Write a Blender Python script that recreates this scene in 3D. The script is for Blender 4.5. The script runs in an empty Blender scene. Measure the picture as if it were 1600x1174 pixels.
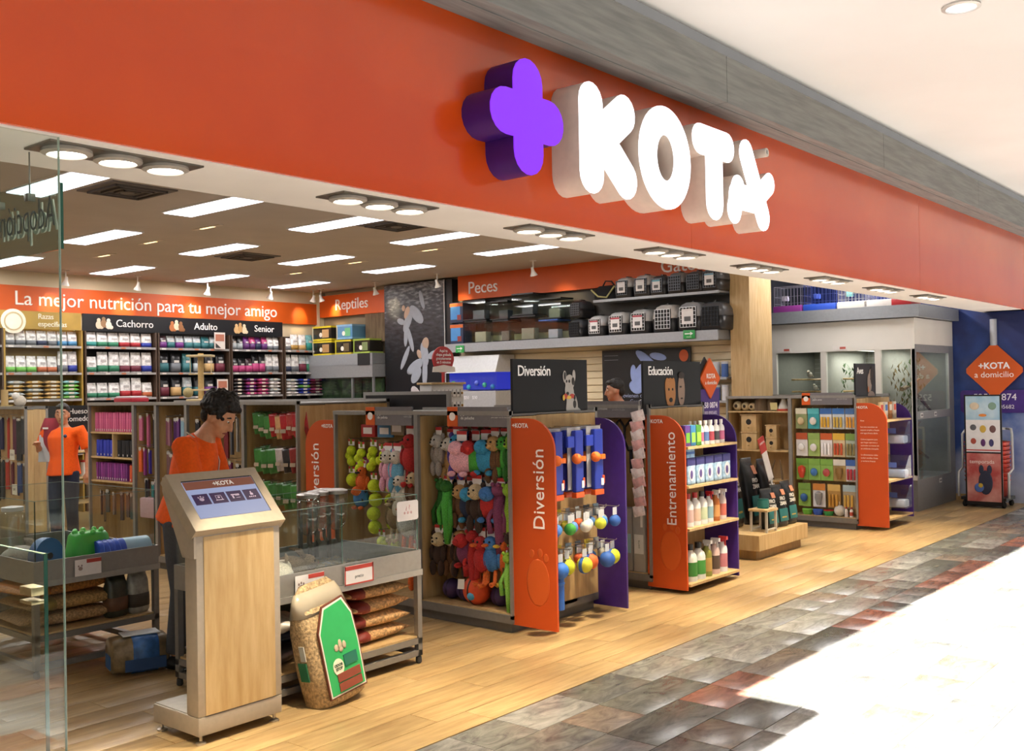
import bpy, bmesh, math, random
from mathutils import Matrix, Vector
random.seed(7)
SC = bpy.context.scene
COL = SC.collection
PI = math.pi
rnd = random.uniform

# ---------------------------------------------------------------- camera
FPX, HCAM, ROLL = 1593.0, 1.70, 0.018
_psi = math.atan(1330 / FPX)
_f0 = Vector((math.cos(_psi), math.sin(_psi), 0)); _r0 = Vector((math.sin(_psi), -math.cos(_psi), 0)); _u0 = Vector((0, 0, 1))
_p = math.atan((580 + ROLL * 1330 - 587) / FPX)
_f = _f0 * math.cos(_p) + _u0 * math.sin(_p); _u1 = _u0 * math.cos(_p) - _f0 * math.sin(_p)
_t = math.atan(ROLL)
_R = _r0 * math.cos(_t) - _u1 * math.sin(_t); _U = _u1 * math.cos(_t) + _r0 * math.sin(_t)
cam = bpy.data.objects.new('camera', bpy.data.cameras.new('camera'))
COL.objects.link(cam)
cam.data.sensor_width = 36; cam.data.lens = FPX * 36 / 1600; cam.data.clip_start = .05; cam.data.clip_end = 200
cam.matrix_world = Matrix(((_R.x, _U.x, -_f.x, 0), (_R.y, _U.y, -_f.y, 0), (_R.z, _U.z, -_f.z, HCAM), (0, 0, 0, 1)))
SC.camera = cam

# ---------------------------------------------------------------- world, sun, exposure
SC.view_settings.view_transform = 'Standard'; SC.view_settings.look = 'None'
SC.view_settings.exposure = 0.0; SC.view_settings.gamma = 1.0; SC.view_settings.use_curve_mapping = False
W = bpy.data.worlds.new('world'); SC.cycles.transparent_max_bounces = 40; SC.world = W; W.use_nodes = True
W.node_tree.nodes['Background'].inputs[0].default_value = (.93, .96, 1, 1)
W.node_tree.nodes['Background'].inputs[1].default_value = 0.62
sun = bpy.data.objects.new('sun', bpy.data.lights.new('sun', 'SUN')); COL.objects.link(sun)
sun.data.energy = 46.0; sun.data.angle = .012; sun.data.color = (1, .985, .96)
sun.rotation_euler = Vector((.30, .36, -1)).to_track_quat('-Z', 'Y').to_euler()

# ---------------------------------------------------------------- materials
def lin(h):
    h = h.lstrip('#'); c = [int(h[i:i + 2], 16) / 255 for i in (0, 2, 4)]
    return tuple(((v + .055) / 1.055) ** 2.4 if v > .04045 else v / 12.92 for v in c) + (1,)
_mats = {}
def nmat(key):
    m = bpy.data.materials.new(key); m.use_nodes = True; _mats[key] = m
    nt = m.node_tree; return m, nt.nodes, nt.links, nt.nodes['Principled BSDF']
def kindmat(kind):
    """shared materials that take their colour from the object (Object Info > Color)"""
    if kind in _mats: return _mats[kind]
    spec = dict(matte=(.75, 0, .06, 25, 0), fabric=(.9, 0, .08, 60, .1), plastic=(.38, 0, .05, 18, 0), gloss=(.16, 0, .03, 10, 0), metal=(.34, .9, .05, 40, 0),
                satin=(.45, .35, .05, 30, 0), paper=(.55, 0, .05, 14, 0), foil=(.28, 0, .35, 22, .25), skin=(.5, 0, .1, 30, .05), plush=(.95, 0, .3, 160, .5),
                kibble=(.6, 0, .5, 75, .4), hair=(.6, 0, .6, 60, .9), rubber=(.6, 0, .1, 30, 0))[kind]
    m, N, L, b = nmat(kind)
    oi = N.new('ShaderNodeObjectInfo'); tc = N.new('ShaderNodeTexCoord'); no = N.new('ShaderNodeTexNoise')
    no.inputs['Scale'].default_value = spec[3]; no.inputs['Detail'].default_value = 3
    L.new(tc.outputs['Object'], no.inputs['Vector'])
    mr = N.new('ShaderNodeMapRange'); mr.inputs[1].default_value = .3; mr.inputs[2].default_value = .7
    mr.inputs[3].default_value = 1 - spec[2]; mr.inputs[4].default_value = 1 + spec[2]
    L.new(no.outputs['Fac'], mr.inputs[0])
    mx = N.new('ShaderNodeVectorMath'); mx.operation = 'SCALE'
    L.new(oi.outputs['Color'], mx.inputs[0]); L.new(mr.outputs[0], mx.inputs['Scale']); L.new(mx.outputs[0], b.inputs['Base Color'])
    b.inputs['Roughness'].default_value = spec[0]; b.inputs['Metallic'].default_value = spec[1]
    if spec[4]:
        bp = N.new('ShaderNodeBump'); bp.inputs['Strength'].default_value = spec[4]; bp.inputs['Distance'].default_value = .01
        L.new(no.outputs['Fac'], bp.inputs['Height']); L.new(bp.outputs[0], b.inputs['Normal'])
    return m
def emat(key, col, strength):
    if key in _mats: return _mats[key]
    m, N, L, b = nmat(key); c = lin(col)
    b.inputs['Base Color'].default_value = (.01, .01, .01, 1); b.inputs['Roughness'].default_value = .6; b.inputs['Emission Color'].default_value = c; b.inputs['Emission Strength'].default_value = strength
    return m
def glassmat(key='glass', tint=(.965, .99, .98), rough=0.0, base=.0):
    if key in _mats: return _mats[key]
    m, N, L, b = nmat(key); N.remove(b)
    out = N['Material Output']; fr = N.new('ShaderNodeLayerWeight'); fr.inputs[0].default_value = .5
    pw = N.new('ShaderNodeMath'); pw.operation = 'POWER'; pw.inputs[1].default_value = 4.5; L.new(fr.outputs['Facing'], pw.inputs[0])
    ad = N.new('ShaderNodeMath'); ad.operation = 'MULTIPLY_ADD'; ad.inputs[1].default_value = .8; ad.inputs[2].default_value = .03 + base; L.new(pw.outputs[0], ad.inputs[0])
    tr = N.new('ShaderNodeBsdfTransparent'); tr.inputs[0].default_value = (*tint, 1)
    gl = N.new('ShaderNodeBsdfGlossy'); gl.inputs['Roughness'].default_value = rough
    mx = N.new('ShaderNodeMixShader'); L.new(ad.outputs[0], mx.inputs[0]); L.new(tr.outputs[0], mx.inputs[1]); L.new(gl.outputs[0], mx.inputs[2])
    L.new(mx.outputs[0], out.inputs[0]); return m
def woodmat(key, c1, c2, sx=(1, 12, 12), rough=.45, rand=.12, scale=3):
    if key in _mats: return _mats[key]
    m, N, L, b = nmat(key)
    tc = N.new('ShaderNodeTexCoord'); mp = N.new('ShaderNodeMapping'); mp.inputs['Scale'].default_value = sx
    oi = N.new('ShaderNodeObjectInfo'); ad = N.new('ShaderNodeVectorMath'); sc = N.new('ShaderNodeVectorMath'); sc.operation = 'SCALE'; sc.inputs['Scale'].default_value = 37
    cb = N.new('ShaderNodeCombineXYZ'); L.new(oi.outputs['Random'], cb.inputs[0]); L.new(oi.outputs['Random'], cb.inputs[1]); L.new(cb.outputs[0], sc.inputs[0])
    L.new(tc.outputs['Object'], mp.inputs[0]); L.new(mp.outputs[0], ad.inputs[0]); L.new(sc.outputs[0], ad.inputs[1])
    no = N.new('ShaderNodeTexNoise'); no.inputs['Scale'].default_value = scale; no.inputs['Detail'].default_value = 5; no.inputs['Roughness'].default_value = .6; L.new(ad.outputs[0], no.inputs['Vector'])
    rp = N.new('ShaderNodeValToRGB'); rp.color_ramp.elements[0].position = .3; rp.color_ramp.elements[1].position = .72
    rp.color_ramp.elements[0].color = lin(c1); rp.color_ramp.elements[1].color = lin(c2); L.new(no.outputs['Fac'], rp.inputs[0])
    mr = N.new('ShaderNodeMapRange'); mr.inputs[3].default_value = 1 - rand; mr.inputs[4].default_value = 1 + rand; L.new(oi.outputs['Random'], mr.inputs[0])
    vs = N.new('ShaderNodeVectorMath'); vs.operation = 'SCALE'; L.new(rp.outputs[0], vs.inputs[0]); L.new(mr.outputs[0], vs.inputs['Scale'])
    L.new(vs.outputs[0], b.inputs['Base Color']); b.inputs['Roughness'].default_value = rough
    return m
def marblemat():
    m, N, L, b = nmat('marble')
    oi = N.new('ShaderNodeObjectInfo'); tc = N.new('ShaderNodeTexCoord'); sc = N.new('ShaderNodeVectorMath'); sc.operation = 'SCALE'; sc.inputs['Scale'].default_value = 53
    cb = N.new('ShaderNodeCombineXYZ'); L.new(oi.outputs['Random'], cb.inputs[0]); L.new(oi.outputs['Random'], cb.inputs[1]); L.new(cb.outputs[0], sc.inputs[0])
    ad = N.new('ShaderNodeVectorMath'); L.new(tc.outputs['Object'], ad.inputs[0]); L.new(sc.outputs[0], ad.inputs[1])
    mp = N.new('ShaderNodeMapping'); mp.inputs['Rotation'].default_value = (0, 0, .5); mp.inputs['Scale'].default_value = (1, 2.6, 1); L.new(ad.outputs[0], mp.inputs[0])
    no = N.new('ShaderNodeTexNoise'); no.inputs['Scale'].default_value = 4.5; no.inputs['Detail'].default_value = 8; no.inputs['Roughness'].default_value = .68; no.inputs['Distortion'].default_value = 1.2; L.new(mp.outputs[0], no.inputs['Vector'])
    rp = N.new('ShaderNodeValToRGB'); e = rp.color_ramp.elements; e[0].position = .3; e[0].color = (.5, .5, .52, 1); e[1].position = .72; e[1].color = (1.55, 1.55, 1.55, 1)
    k = e.new(.5); k.color = (1, 1, 1, 1); L.new(no.outputs['Fac'], rp.inputs[0])
    mu = N.new('ShaderNodeVectorMath'); mu.operation = 'MULTIPLY'; L.new(oi.outputs['Color'], mu.inputs[0]); L.new(rp.outputs[0], mu.inputs[1])
    L.new(mu.outputs[0], b.inputs['Base Color']); b.inputs['Roughness'].default_value = .27
    return m
def surfmat(key, c, rough=.6, var=.04, scale=3, c2=None, stretch=(1, 1, 1), coat=0, bump=0):
    if key in _mats: return _mats[key]
    m, N, L, b = nmat(key)
    tc = N.new('ShaderNodeTexCoord'); mp = N.new('ShaderNodeMapping'); mp.inputs['Scale'].default_value = stretch; L.new(tc.outputs['Object'], mp.inputs[0])
    no = N.new('ShaderNodeTexNoise'); no.inputs['Scale'].default_value = scale; no.inputs['Detail'].default_value = 5; L.new(mp.outputs[0], no.inputs['Vector'])
    rp = N.new('ShaderNodeValToRGB'); a = lin(c); d = lin(c2) if c2 else tuple(min(1, v * (1 + 3 * var)) for v in a[:3]) + (1,)
    rp.color_ramp.elements[0].position = .35; rp.color_ramp.elements[1].position = .68
    rp.color_ramp.elements[0].color = tuple(v * (1 - var) for v in a[:3]) + (1,); rp.color_ramp.elements[1].color = d
    L.new(no.outputs['Fac'], rp.inputs[0]); L.new(rp.outputs[0], b.inputs['Base Color']); b.inputs['Roughness'].default_value = rough
    b.inputs['Coat Weight'].default_value = coat; b.inputs['Coat Roughness'].default_value = .05
    if bump:
        bp = N.new('ShaderNodeBump'); bp.inputs['Strength'].default_value = bump; L.new(no.outputs['Fac'], bp.inputs['Height']); L.new(bp.outputs[0], b.inputs['Normal'])
    return m
def MT(k):
    if isinstance(k, bpy.types.Material): return k
    return _mats[k] if k in _mats else kindmat(k)
WOOD = woodmat('maple', 'b2925f', 'cdb183', (8, 8, 1), .42, .04)
WOODP = woodmat('plank_wood', '93764e', 'bda274', (1, 9, 9), .33, .10)
MARBLE = marblemat()
GLASS = glassmat()

# ---------------------------------------------------------------- mesh helpers
class MB:
    def __init__(s): s.v = []; s.f = []; s.m = None
    def add(s, v, f):
        o = len(s.v); s.v += [tuple(p) for p in v]; s.f += [tuple(i + o for i in q) for q in f]; return s
    def box(s, x0, x1, y0, y1, z0, z1):
        return s.add([(x0, y0, z0), (x1, y0, z0), (x1, y1, z0), (x0, y1, z0), (x0, y0, z1), (x1, y0, z1), (x1, y1, z1), (x0, y1, z1)],
                     [(0, 3, 2, 1), (4, 5, 6, 7), (0, 1, 5, 4), (1, 2, 6, 5), (2, 3, 7, 6), (3, 0, 4, 7)])
    def prism(s, pts, d, cap=True):
        """polygon in the local XZ plane, extruded along +Y by d"""
        n = len(pts)
        v = [(p[0], 0, p[1]) for p in pts] + [(p[0], d, p[1]) for p in pts]
        f = [(i, (i + 1) % n, n + (i + 1) % n, n + i) for i in range(n)]
        if cap: f += [tuple(range(n))[::-1], tuple(range(n, 2 * n))]
        return s.add(v, f)
    def lathe(s, prof, n=14, cx=0, cy=0):
        v = []; f = []
        for r, z in prof:
            for k in range(n): a = 2 * PI * k / n; v.append((cx + r * math.cos(a), cy + r * math.sin(a), z))
        for i in range(len(prof) - 1):
            for k in range(n): f.append((i * n + k, i * n + (k + 1) % n, (i + 1) * n + (k + 1) % n, (i + 1) * n + k))
        f += [tuple(range(n))[::-1], tuple(range((len(prof) - 1) * n, len(prof) * n))]
        return s.add(v, f)
    def tube(s, path, rad, n=8):
        path = [Vector(p) for p in path]
        if not hasattr(rad, '__len__'): rad = [rad] * len(path)
        v = []; f = []; up = None
        for i, p in enumerate(path):
            t = (path[min(i + 1, len(path) - 1)] - path[max(i - 1, 0)]).normalized()
            if up is None: up = t.orthogonal().normalized()
            up = (up - t * up.dot(t)).normalized(); w = t.cross(up)
            r = rad[i] if hasattr(rad[i], '__len__') else (rad[i], rad[i])
            for k in range(n): a = 2 * PI * k / n; v.append(p + up * (r[0] * math.cos(a)) + w * (r[1] * math.sin(a)))
        for i in range(len(path) - 1):
            for k in range(n): f.append((i * n + k, i * n + (k + 1) % n, (i + 1) * n + (k + 1) % n, (i + 1) * n + k))
        f += [tuple(range(n))[::-1], tuple(range((len(path) - 1) * n, len(path) * n))]
        return s.add(v, f)
    def ball(s, c, r, n=10, m=7):
        if not hasattr(r, '__len__'): r = (r, r, r)
        v = [(c[0], c[1], c[2] - r[2])]; f = []
        for i in range(1, m):
            a = -PI / 2 + PI * i / m
            for k in range(n): b = 2 * PI * k / n; v.append((c[0] + r[0] * math.cos(a) * math.cos(b), c[1] + r[1] * math.cos(a) * math.sin(b), c[2] + r[2] * math.sin(a)))
        v.append((c[0], c[1], c[2] + r[2])); e = len(v) - 1
        for k in range(n): f.append((0, 1 + (k + 1) % n, 1 + k)); f.append((e, e - n + k, e - n + (k + 1) % n))
        for i in range(m - 2):
            for k in range(n): f.append((1 + i * n + k, 1 + i * n + (k + 1) % n, 1 + (i + 1) * n + (k + 1) % n, 1 + (i + 1) * n + k))
        return s.add(v, f)
    def rings(s, levels, n=16, p=4.0):
        """stack of super-ellipse rings: (z, half x, half y[, cx, cy])"""
        v = []; f = []
        for L in levels:
            z, a, b = L[:3]; cx, cy = (L[3], L[4]) if len(L) > 3 else (0, 0)
            for k in range(n):
                t = 2 * PI * (k + .5) / n; c, d = math.cos(t), math.sin(t)
                v.append((cx + a * math.copysign(abs(c) ** (2 / p), c), cy + b * math.copysign(abs(d) ** (2 / p), d), z))
        for i in range(len(levels) - 1):
            for k in range(n): f.append((i * n + k, i * n + (k + 1) % n, (i + 1) * n + (k + 1) % n, (i + 1) * n + k))
        f += [tuple(range(n))[::-1], tuple(range((len(levels) - 1) * n, len(levels) * n))]
        return s.add(v, f)
    def xf(s, M):
        s.v = [tuple(M @ Vector(p)) for p in s.v]; return s
    def mesh(s, name, mat, smooth=False, bevel=0):
        me = bpy.data.meshes.new(name); me.from_pydata(s.v, [], s.f)
        if bevel:
            bm = bmesh.new(); bm.from_mesh(me)
            bmesh.ops.bevel(bm, geom=[e for e in bm.edges if len(e.link_faces) == 2 and e.calc_face_angle() > .5], offset=bevel, segments=2, affect='EDGES', profile=.6)
            bm.to_mesh(me); bm.free()
        me.materials.append(MT(mat))
        if smooth:
            me.shade_smooth()
            if smooth == 'auto': me.set_sharp_from_angle(angle=.7)
        return me
_mc = {}
def cached(key, fn):
    if key not in _mc: _mc[key] = fn()
    return _mc[key]
def m_box(x, y, z, k='matte', bevel=0):
    return cached(('b', x, y, z, str(k), bevel), lambda: MB().box(-x / 2, x / 2, -y / 2, y / 2, 0, z).mesh('box', k, bevel > 0 and 'auto', bevel))
def m_cyl(r, h, k='plastic', n=14, r2=None):
    return cached(('c', r, h, str(k), n, r2), lambda: MB().lathe([(r, 0), (r if r2 is None else r2, h)], n).mesh('round', k, 'auto'))
def m_ball(r, k='plastic', n=12, m=8):
    return cached(('s', r, str(k), n, m), lambda: MB().ball((0, 0, 0), r, n, m).mesh('ball', k, True))
def m_prism(pts, d, k='matte', bevel=0):
    return cached(('p', tuple(pts), d, str(k), bevel), lambda: MB().prism(pts, d).mesh('prism', k, 'auto', bevel))
def m_lathe(prof, k='plastic', n=14):
    return cached(('l', tuple(prof), str(k), n), lambda: MB().lathe(prof, n).mesh('turned', k, 'auto'))
def m_tube(path, rad, k='plastic', n=8):
    return cached(('t', tuple(map(tuple, path)), str(rad), str(k), n), lambda: MB().tube(path, rad, n).mesh('tube', k, 'auto'))
def m_bag(w, d, h, k='foil'):
    """upright filled sack with a flat crimped top"""
    return cached(('bag', w, d, h, k), lambda: MB().rings([(0, w * .44, d * .42), (h * .06, w * .5, d * .5), (h * .4, w * .5, d * .5), (h * .72, w * .485, d * .42), (h * .88, w * .47, d * .16), (h * .93, w * .48, d * .05), (h, w * .48, d * .03)], 16, 3.2).mesh('bag', k, True))
def m_band(w, d, h, z0, z1, k='paper'):
    return cached(('band', w, d, h, z0, z1, k), lambda: MB().rings([(h * z0, w * .508, d * .53), (h * (z0 + z1) / 2, w * .508, d * .53), (h * z1, w * .507, d * .52)], 16, 3.2).mesh('band', k, True))
def m_sack(w, l, t, k='foil'):
    """sack lying flat: length along X"""
    return cached(('sack', w, l, t, k), lambda: MB().rings([(-l / 2, w * .5, t * .04), (-l * .44, w * .5, t * .2), (-l * .3, w * .5, t * .46), (0, w * .5, t * .5), (l * .3, w * .5, t * .46), (l * .44, w * .5, t * .2), (l / 2, w * .5, t * .04)], 16, 3).xf(Matrix(((0, 0, 1, 0), (1, 0, 0, 0), (0, 1, 0, t / 2), (0, 0, 0, 1)))).mesh('sack', k, True))
def m_pouch(w, t, h, k='foil'):
    """flat hanging pouch in the XZ plane, top at z = 0"""
    return cached(('pouch', w, t, h, k), lambda: MB().rings([(-h, w * .5, t * .05), (-h * .93, w * .5, t * .12), (-h * .7, w * .49, t * .5), (-h * .35, w * .49, t * .42), (-h * .1, w * .5, t * .1), (0, w * .5, t * .05)], 12, 3.5).mesh('pouch', k, True))
def wing_pts(w, h, r=.22, n=8):
    return [(0, 0), (w, 0)] + [(w - r + r * math.cos(a * PI / 2 / n), h - r + r * math.sin(a * PI / 2 / n)) for a in range(n + 1)] + [(0, h)]

# ---------------------------------------------------------------- objects
_labels = {}
def obj(name, data, parent=None, color=None, loc=(0, 0, 0), rot=(0, 0, 0), scale=(1, 1, 1)):
    o = bpy.data.objects.new(name, data); COL.objects.link(o)
    o.location = loc; o.rotation_euler = rot; o.scale = scale if hasattr(scale, '__len__') else (scale,) * 3
    if parent is not None: o.parent = parent
    if color: o.color = lin(color)
    return o
def tag(o, label, cat, group=None):
    k = (label, group)
    if label in _labels and _labels[label] != group or (label in _labels and group is None): print('DUPLICATE LABEL', label)
    n = len(label.split())
    if not 4 <= n <= 16: print('LABEL LENGTH', n, label)
    _labels[label] = group
    o['label'] = label; o['category'] = cat
    if group: o['group'] = group
    return o
def struct(name, data, color=None, parent=None, **k):
    o = obj(name, data, parent, color, **k)
    if parent is None: o['kind'] = 'structure'
    return o
def P(name, data, color=None, loc=(0, 0, 0), rot=(0, 0, 0), scale=1, subs=(), label=None): return (name, data, color, loc, rot, scale, subs, label)
def spawn(name, parts, label, cat, loc=(0, 0, 0), rz=0, group=None, scale=1, rot=None):
    """a thing: an Empty at its base with its parts (and their sub-parts) as children"""
    r = obj(name, None, None, None, loc, rot or (0, 0, rz), scale)
    tag(r, label, cat, group)
    def put(ps, par):
        for n, d, c, l, ro, s, sub, lb in ps:
            o = obj(n, d, par, c, l, ro, s)
            if lb: o['label'] = lb
            put(sub, o)
    put(parts, r); return r
def one(name, data, color, label, cat, loc=(0, 0, 0), rot=(0, 0, 0), group=None, scale=1):
    return tag(obj(name, data, None, color, loc, rot, scale), label, cat, group)
def font(body, size, ext=.004, align='CENTER', sp=1.0, k='paper', bold=0):
    key = ('f', body, size, ext, align, sp, str(k), bold)
    def mk():
        c = bpy.data.curves.new('lettering', 'FONT'); c.body = body; c.size = size; c.extrude = ext; c.align_x = align; c.align_y = 'CENTER'; c.space_character = sp
        c.resolution_u = 3; c.offset = bold
        t = bpy.data.objects.new('lettering', c); me = bpy.data.meshes.new_from_object(t); bpy.data.objects.remove(t); bpy.data.curves.remove(c)
        me.materials.clear(); me.materials.append(MT(k)); return me
    return cached(key, mk)
FACE_Y = (PI / 2, 0, 0)              # lettering that reads on a face turned to -Y
FACE_X = (PI / 2, 0, -PI / 2)        # ... on a face turned to -X
UP_X = Matrix(((0, 0, -1), (0, 1, 0), (1, 0, 0))).to_euler()   # reading upwards on a face turned to -X
ORD = ['first', 'second', 'third', 'fourth', 'fifth', 'sixth', 'seventh', 'eighth', 'ninth', 'tenth', 'eleventh', 'twelfth', 'thirteenth', 'fourteenth', 'fifteenth', 'sixteenth', 'seventeenth', 'eighteenth', 'nineteenth', 'twentieth']
def lamp(name, kind, parent, loc, energy, color=(1, 1, 1), rot=(0, 0, 0), **k):
    l = bpy.data.lights.new(name, kind); l.energy = energy; l.color = color
    for a, b in k.items(): setattr(l, a, b)
    return obj(name, l, parent, None, loc, rot)
# ================================================================ the setting
YF = 3.45; ZS = 2.60; ZC = 3.45; XW = 11.92; YB = 14.5
ORANGE_F = surfmat('fascia_orange', 'd04700', .25, .05, .8, 'da5204', coat=.25)
ORANGE = surfmat('sign_orange', 'cf560e', .5, .03, 2)
CREAM = surfmat('cream_paint', 'd8c7a6', .7, .03, 2)
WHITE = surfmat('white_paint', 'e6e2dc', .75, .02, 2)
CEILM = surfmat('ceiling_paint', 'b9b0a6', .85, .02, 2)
MALLW = surfmat('mall_white', 'efeeec', .8, .02, .6)
GREYB = surfmat('grey_stone', '7c7f7e', .55, .10, 5, '8d908d', (.5, 6, 6))
DARK = surfmat('dark_gap', '2a2826', .8)
def bx(*a): return MB().box(*a)

# wooden shop floor: a screed with single planks on it
floor = struct('floor', bx(-4, 15.2, YF, YB + .4, -.12, -.012).mesh('screed', DARK))
pl_w = .2; n_single = 0; far = MB()
for r in range(int((YB + .2 - YF) / pl_w) + 1):
    y0 = YF + r * pl_w; x = -4 + rnd(-1.2, 0)
    while x < 15.1:
        l = 1.25; x0, x1 = max(x, -4), min(x + l, 15.15)
        if x1 - x0 > .05:
            near = y0 < 7.6 and x1 > 1.4 + (y0 - YF) * .32 and n_single < 296
            if near and abs(x1 - x0 - l) < .01:
                me = cached('plank', lambda: bx(-l / 2, l / 2, -pl_w / 2, pl_w / 2, -.012, 0).mesh('plank', WOODP, 'auto', .0022))
                obj('plank', me, floor, None, ((x0 + x1) / 2, y0 + pl_w / 2, 0)).scale = (.9982, .988, 1); n_single += 1
            else: far.box(x0 + .001, x1 - .001, y0 + .0012, y0 + pl_w - .0012, -.012, 0)
        x += l
fo = obj('plank_field', far.mesh('plank_field', WOODP), floor); fo['kind'] = 'stuff'

# marble mall floor
fm = struct('floor_mall', bx(-8, 40, -8, YF - .004, -.12, -.014).mesh('mortar', surfmat('mortar', '6f6a62', .8)))
tc = dict(g='7d7b74', d='68675f', b='85776a', l='a9a8a2', r='9c6a58', w='c4c1ba', k='8d8b86', p='90786c')
rest = MB(); n_t = 0
for r in range(14):
    y1 = YF - .006 - r * .29; y0 = y1 - .29
    x = 1.2 + (r % 2) * .17; 
    while x < 18:
        l = random.choice([.34, .34, .52, .68])
        pal = 'ggdbkgdk' if r < 2 else ('rrgldpgkr' if r in (2, 5, 8) else 'gdlbkwgpd')
        c = random.choice(pal)
        if r == 2: c = 'r' if (int(x / 1.05) % 2 == 0 and x > 4) else random.choice('gdlkb')
        if r == 1 and 6.4 < x < 6.9: c = 'l'
        if n_t < 298 and y0 > .3:
            me = cached(('tile', l), lambda: bx(-l / 2, l / 2, -.145, .145, -.014, 0).mesh('tile', MARBLE, 'auto', .0015))
            o = obj('tile', me, fm, tc[c], (x + l / 2, (y0 + y1) / 2, 0)); o.scale = (1 - .004 / l, .988, 1); n_t += 1
        else: rest.box(x + .002, x + l - .002, y0 + .002, y1 - .002, -.014, 0)
        x += l
for x0 in range(-8, 40, 2):
    for y0 in range(-8, 4, 2):
        xa, xb, ya, yb = x0, x0 + 2, y0, min(y0 + 2, YF - .006)
        if yb <= YF - .006 - 14 * .29 + .3 or xb <= 1.2 or xa >= 18.6:
            yb2 = min(yb, YF - .006 - 14 * .29) if 1.2 < xb and xa < 18.6 and xa >= 1 else yb
            if yb2 > ya: rest.box(xa + .002, (min(xb, 1.2) if xa < 1.2 < xb and yb2 > -.6 else xb) - .002, ya + .002, yb2 - .002, -.014, -.0005)
ro = obj('tile_field', rest.mesh('tile_field', MARBLE), fm, '77746e'); ro['kind'] = 'stuff'

# facade: orange fascia of large glossy panels, soffit, grey stone beam
wf = struct('wall_facade', bx(-4, 14.72, YF + .012, YF + .5, ZS + .02, 3.6).mesh('core', DARK))
for a, b in ((-4, 1.4), (1.4, 6.02), (6.02, 10.62), (10.62, 14.72)):
    obj('panel', bx(a + .0015, b - .0015, YF - .012, YF + .012, ZS + .005, 3.6).mesh('panel', ORANGE_F), wf)
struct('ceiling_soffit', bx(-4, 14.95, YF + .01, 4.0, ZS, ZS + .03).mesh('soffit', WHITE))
struct('wall_bulkhead', bx(-4, 14.95, 3.93, 4.0, ZS + .03, ZC + .2).mesh('bulkhead', WHITE))
bm_ = struct('trim_1', bx(-8, 40, 3.30, YF + .1, 3.575, 3.86).mesh('beam_core', DARK))
xs = [-8, -2.55, .35, 3.25, 6.15, 9.05, 11.95, 14.85, 17.75, 40]
for a, b in zip(xs, xs[1:]):
    obj('panel', bx(a + .003, b - .003, 3.22, 3.30, 3.57, 3.88).mesh('stone', GREYB), bm_); obj('panel', bx(a + .003, b - .003, 3.301, YF + .1, 3.565, 3.574).mesh('stone_under', GREYB), bm_)
struct('wall_end_return', bx(14.72, 14.95, YF - .012, YF + .5, ZS, 3.6).mesh('return', ORANGE_F))
struct('wall_neighbour', bx(14.96, 40, YF, YF + .4, 0, 3.6).mesh('neighbour', surfmat('neighbour', '8d9a84', .4)))
# mall ceiling with a skylight opening on the far side of the walkway
struct('ceiling_mall', bx(-8, 40, 1.21, 3.30, 4.0, 4.15).box(-8, 3.8, .71, 1.21, 4.0, 4.15).box(-8, 40, -8, -1.2, 4.0, 4.15).mesh('mall_ceiling', MALLW))
struct('wall_mall_cove', bx(-8, 40, 3.42, 3.6, 3.87, 4.15).mesh('cove', DARK))
struct('wall_mall_opposite', bx(-8, 40, -8.3, -8, 0, 4.15).mesh('opposite', MALLW))

# shop shell
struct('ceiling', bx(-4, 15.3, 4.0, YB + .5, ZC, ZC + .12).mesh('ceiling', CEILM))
struct('wall_back', bx(-4, 15.3, YB, YB + .15, 0, ZC).mesh('wall_back', CREAM))
struct('wall_left', bx(-4.1, -4, YF, YB + .15, 0, ZC).mesh('wall_left', CREAM))
wr = struct('wall_right', bx(XW + .05, XW + .2, 6.15, YB, 0, ZC).mesh('wall_right', CREAM))
SLAT = surfmat('slat_cream', 'd9caa8', .5, .03, 2)
for k in range(15):
    obj('slat', cached('slat', lambda: bx(-.012, .012, 0, 4.75, 0, .088).mesh('slat', SLAT, False, .004)), wr, None, (XW + .038, 6.2, 1.0 + k * .1))
obj('panel', bx(XW + .02, XW + .05, 6.2, 10.95, 2.5, ZC).mesh('upper_panel', surfmat('grey_panel', '55524e', .7)), wr)
obj('panel', bx(XW + .02, XW + .05, 12.6, 14.4, 1.0, 3.1).mesh('upper_panel', surfmat('tan_panel', '8d7c62', .7)), wr)
struct('wall_pier', bx(XW - .12, XW + .5, 5.93, 6.2, 0, ZC).mesh('pier', WOOD))
struct('wall_pier_back', bx(XW - .08, XW + .06, 14.36, YB, 0, ZC).mesh('pier', SLAT))
struct('wall_niche', bx(12.42, 15.1, 6.5, 6.6, 0, ZC).box(XW + .4, 12.45, 6.0, 6.6, 0, ZC).mesh('niche', surfmat('dark_mural', '17181d', .5, .1, 3)))
# blue end wall: printed sky mural
m, N, L, b = nmat('blue_mural')
tcn = N.new('ShaderNodeTexCoord'); no = N.new('ShaderNodeTexNoise'); no.inputs['Scale'].default_value = 1.6; no.inputs['Detail'].default_value = 6; L.new(tcn.outputs['Object'], no.inputs['Vector'])
sx = N.new('ShaderNodeSeparateXYZ'); L.new(tcn.outputs['Object'], sx.inputs[0])
ma = N.new('ShaderNodeMath'); ma.operation = 'MULTIPLY_ADD'; ma.inputs[1].default_value = -.27; ma.inputs[2].default_value = .38; L.new(sx.outputs['Z'], ma.inputs[0])
mb_ = N.new('ShaderNodeMath'); mb_.operation = 'ADD'; L.new(ma.outputs[0], mb_.inputs[0]); L.new(no.outputs['Fac'], mb_.inputs[1])
rp = N.new('ShaderNodeValToRGB'); e = rp.color_ramp.elements; e[0].position = .25; e[0].color = lin('16265e'); e[1].position = .95; e[1].color = lin('b9c4dc'); k = e.new(.55); k.color = lin('2d4f9c')
L.new(mb_.outputs[0], rp.inputs[0]); L.new(rp.outputs[0], b.inputs['Base Color']); b.inputs['Roughness'].default_value = .4
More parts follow.
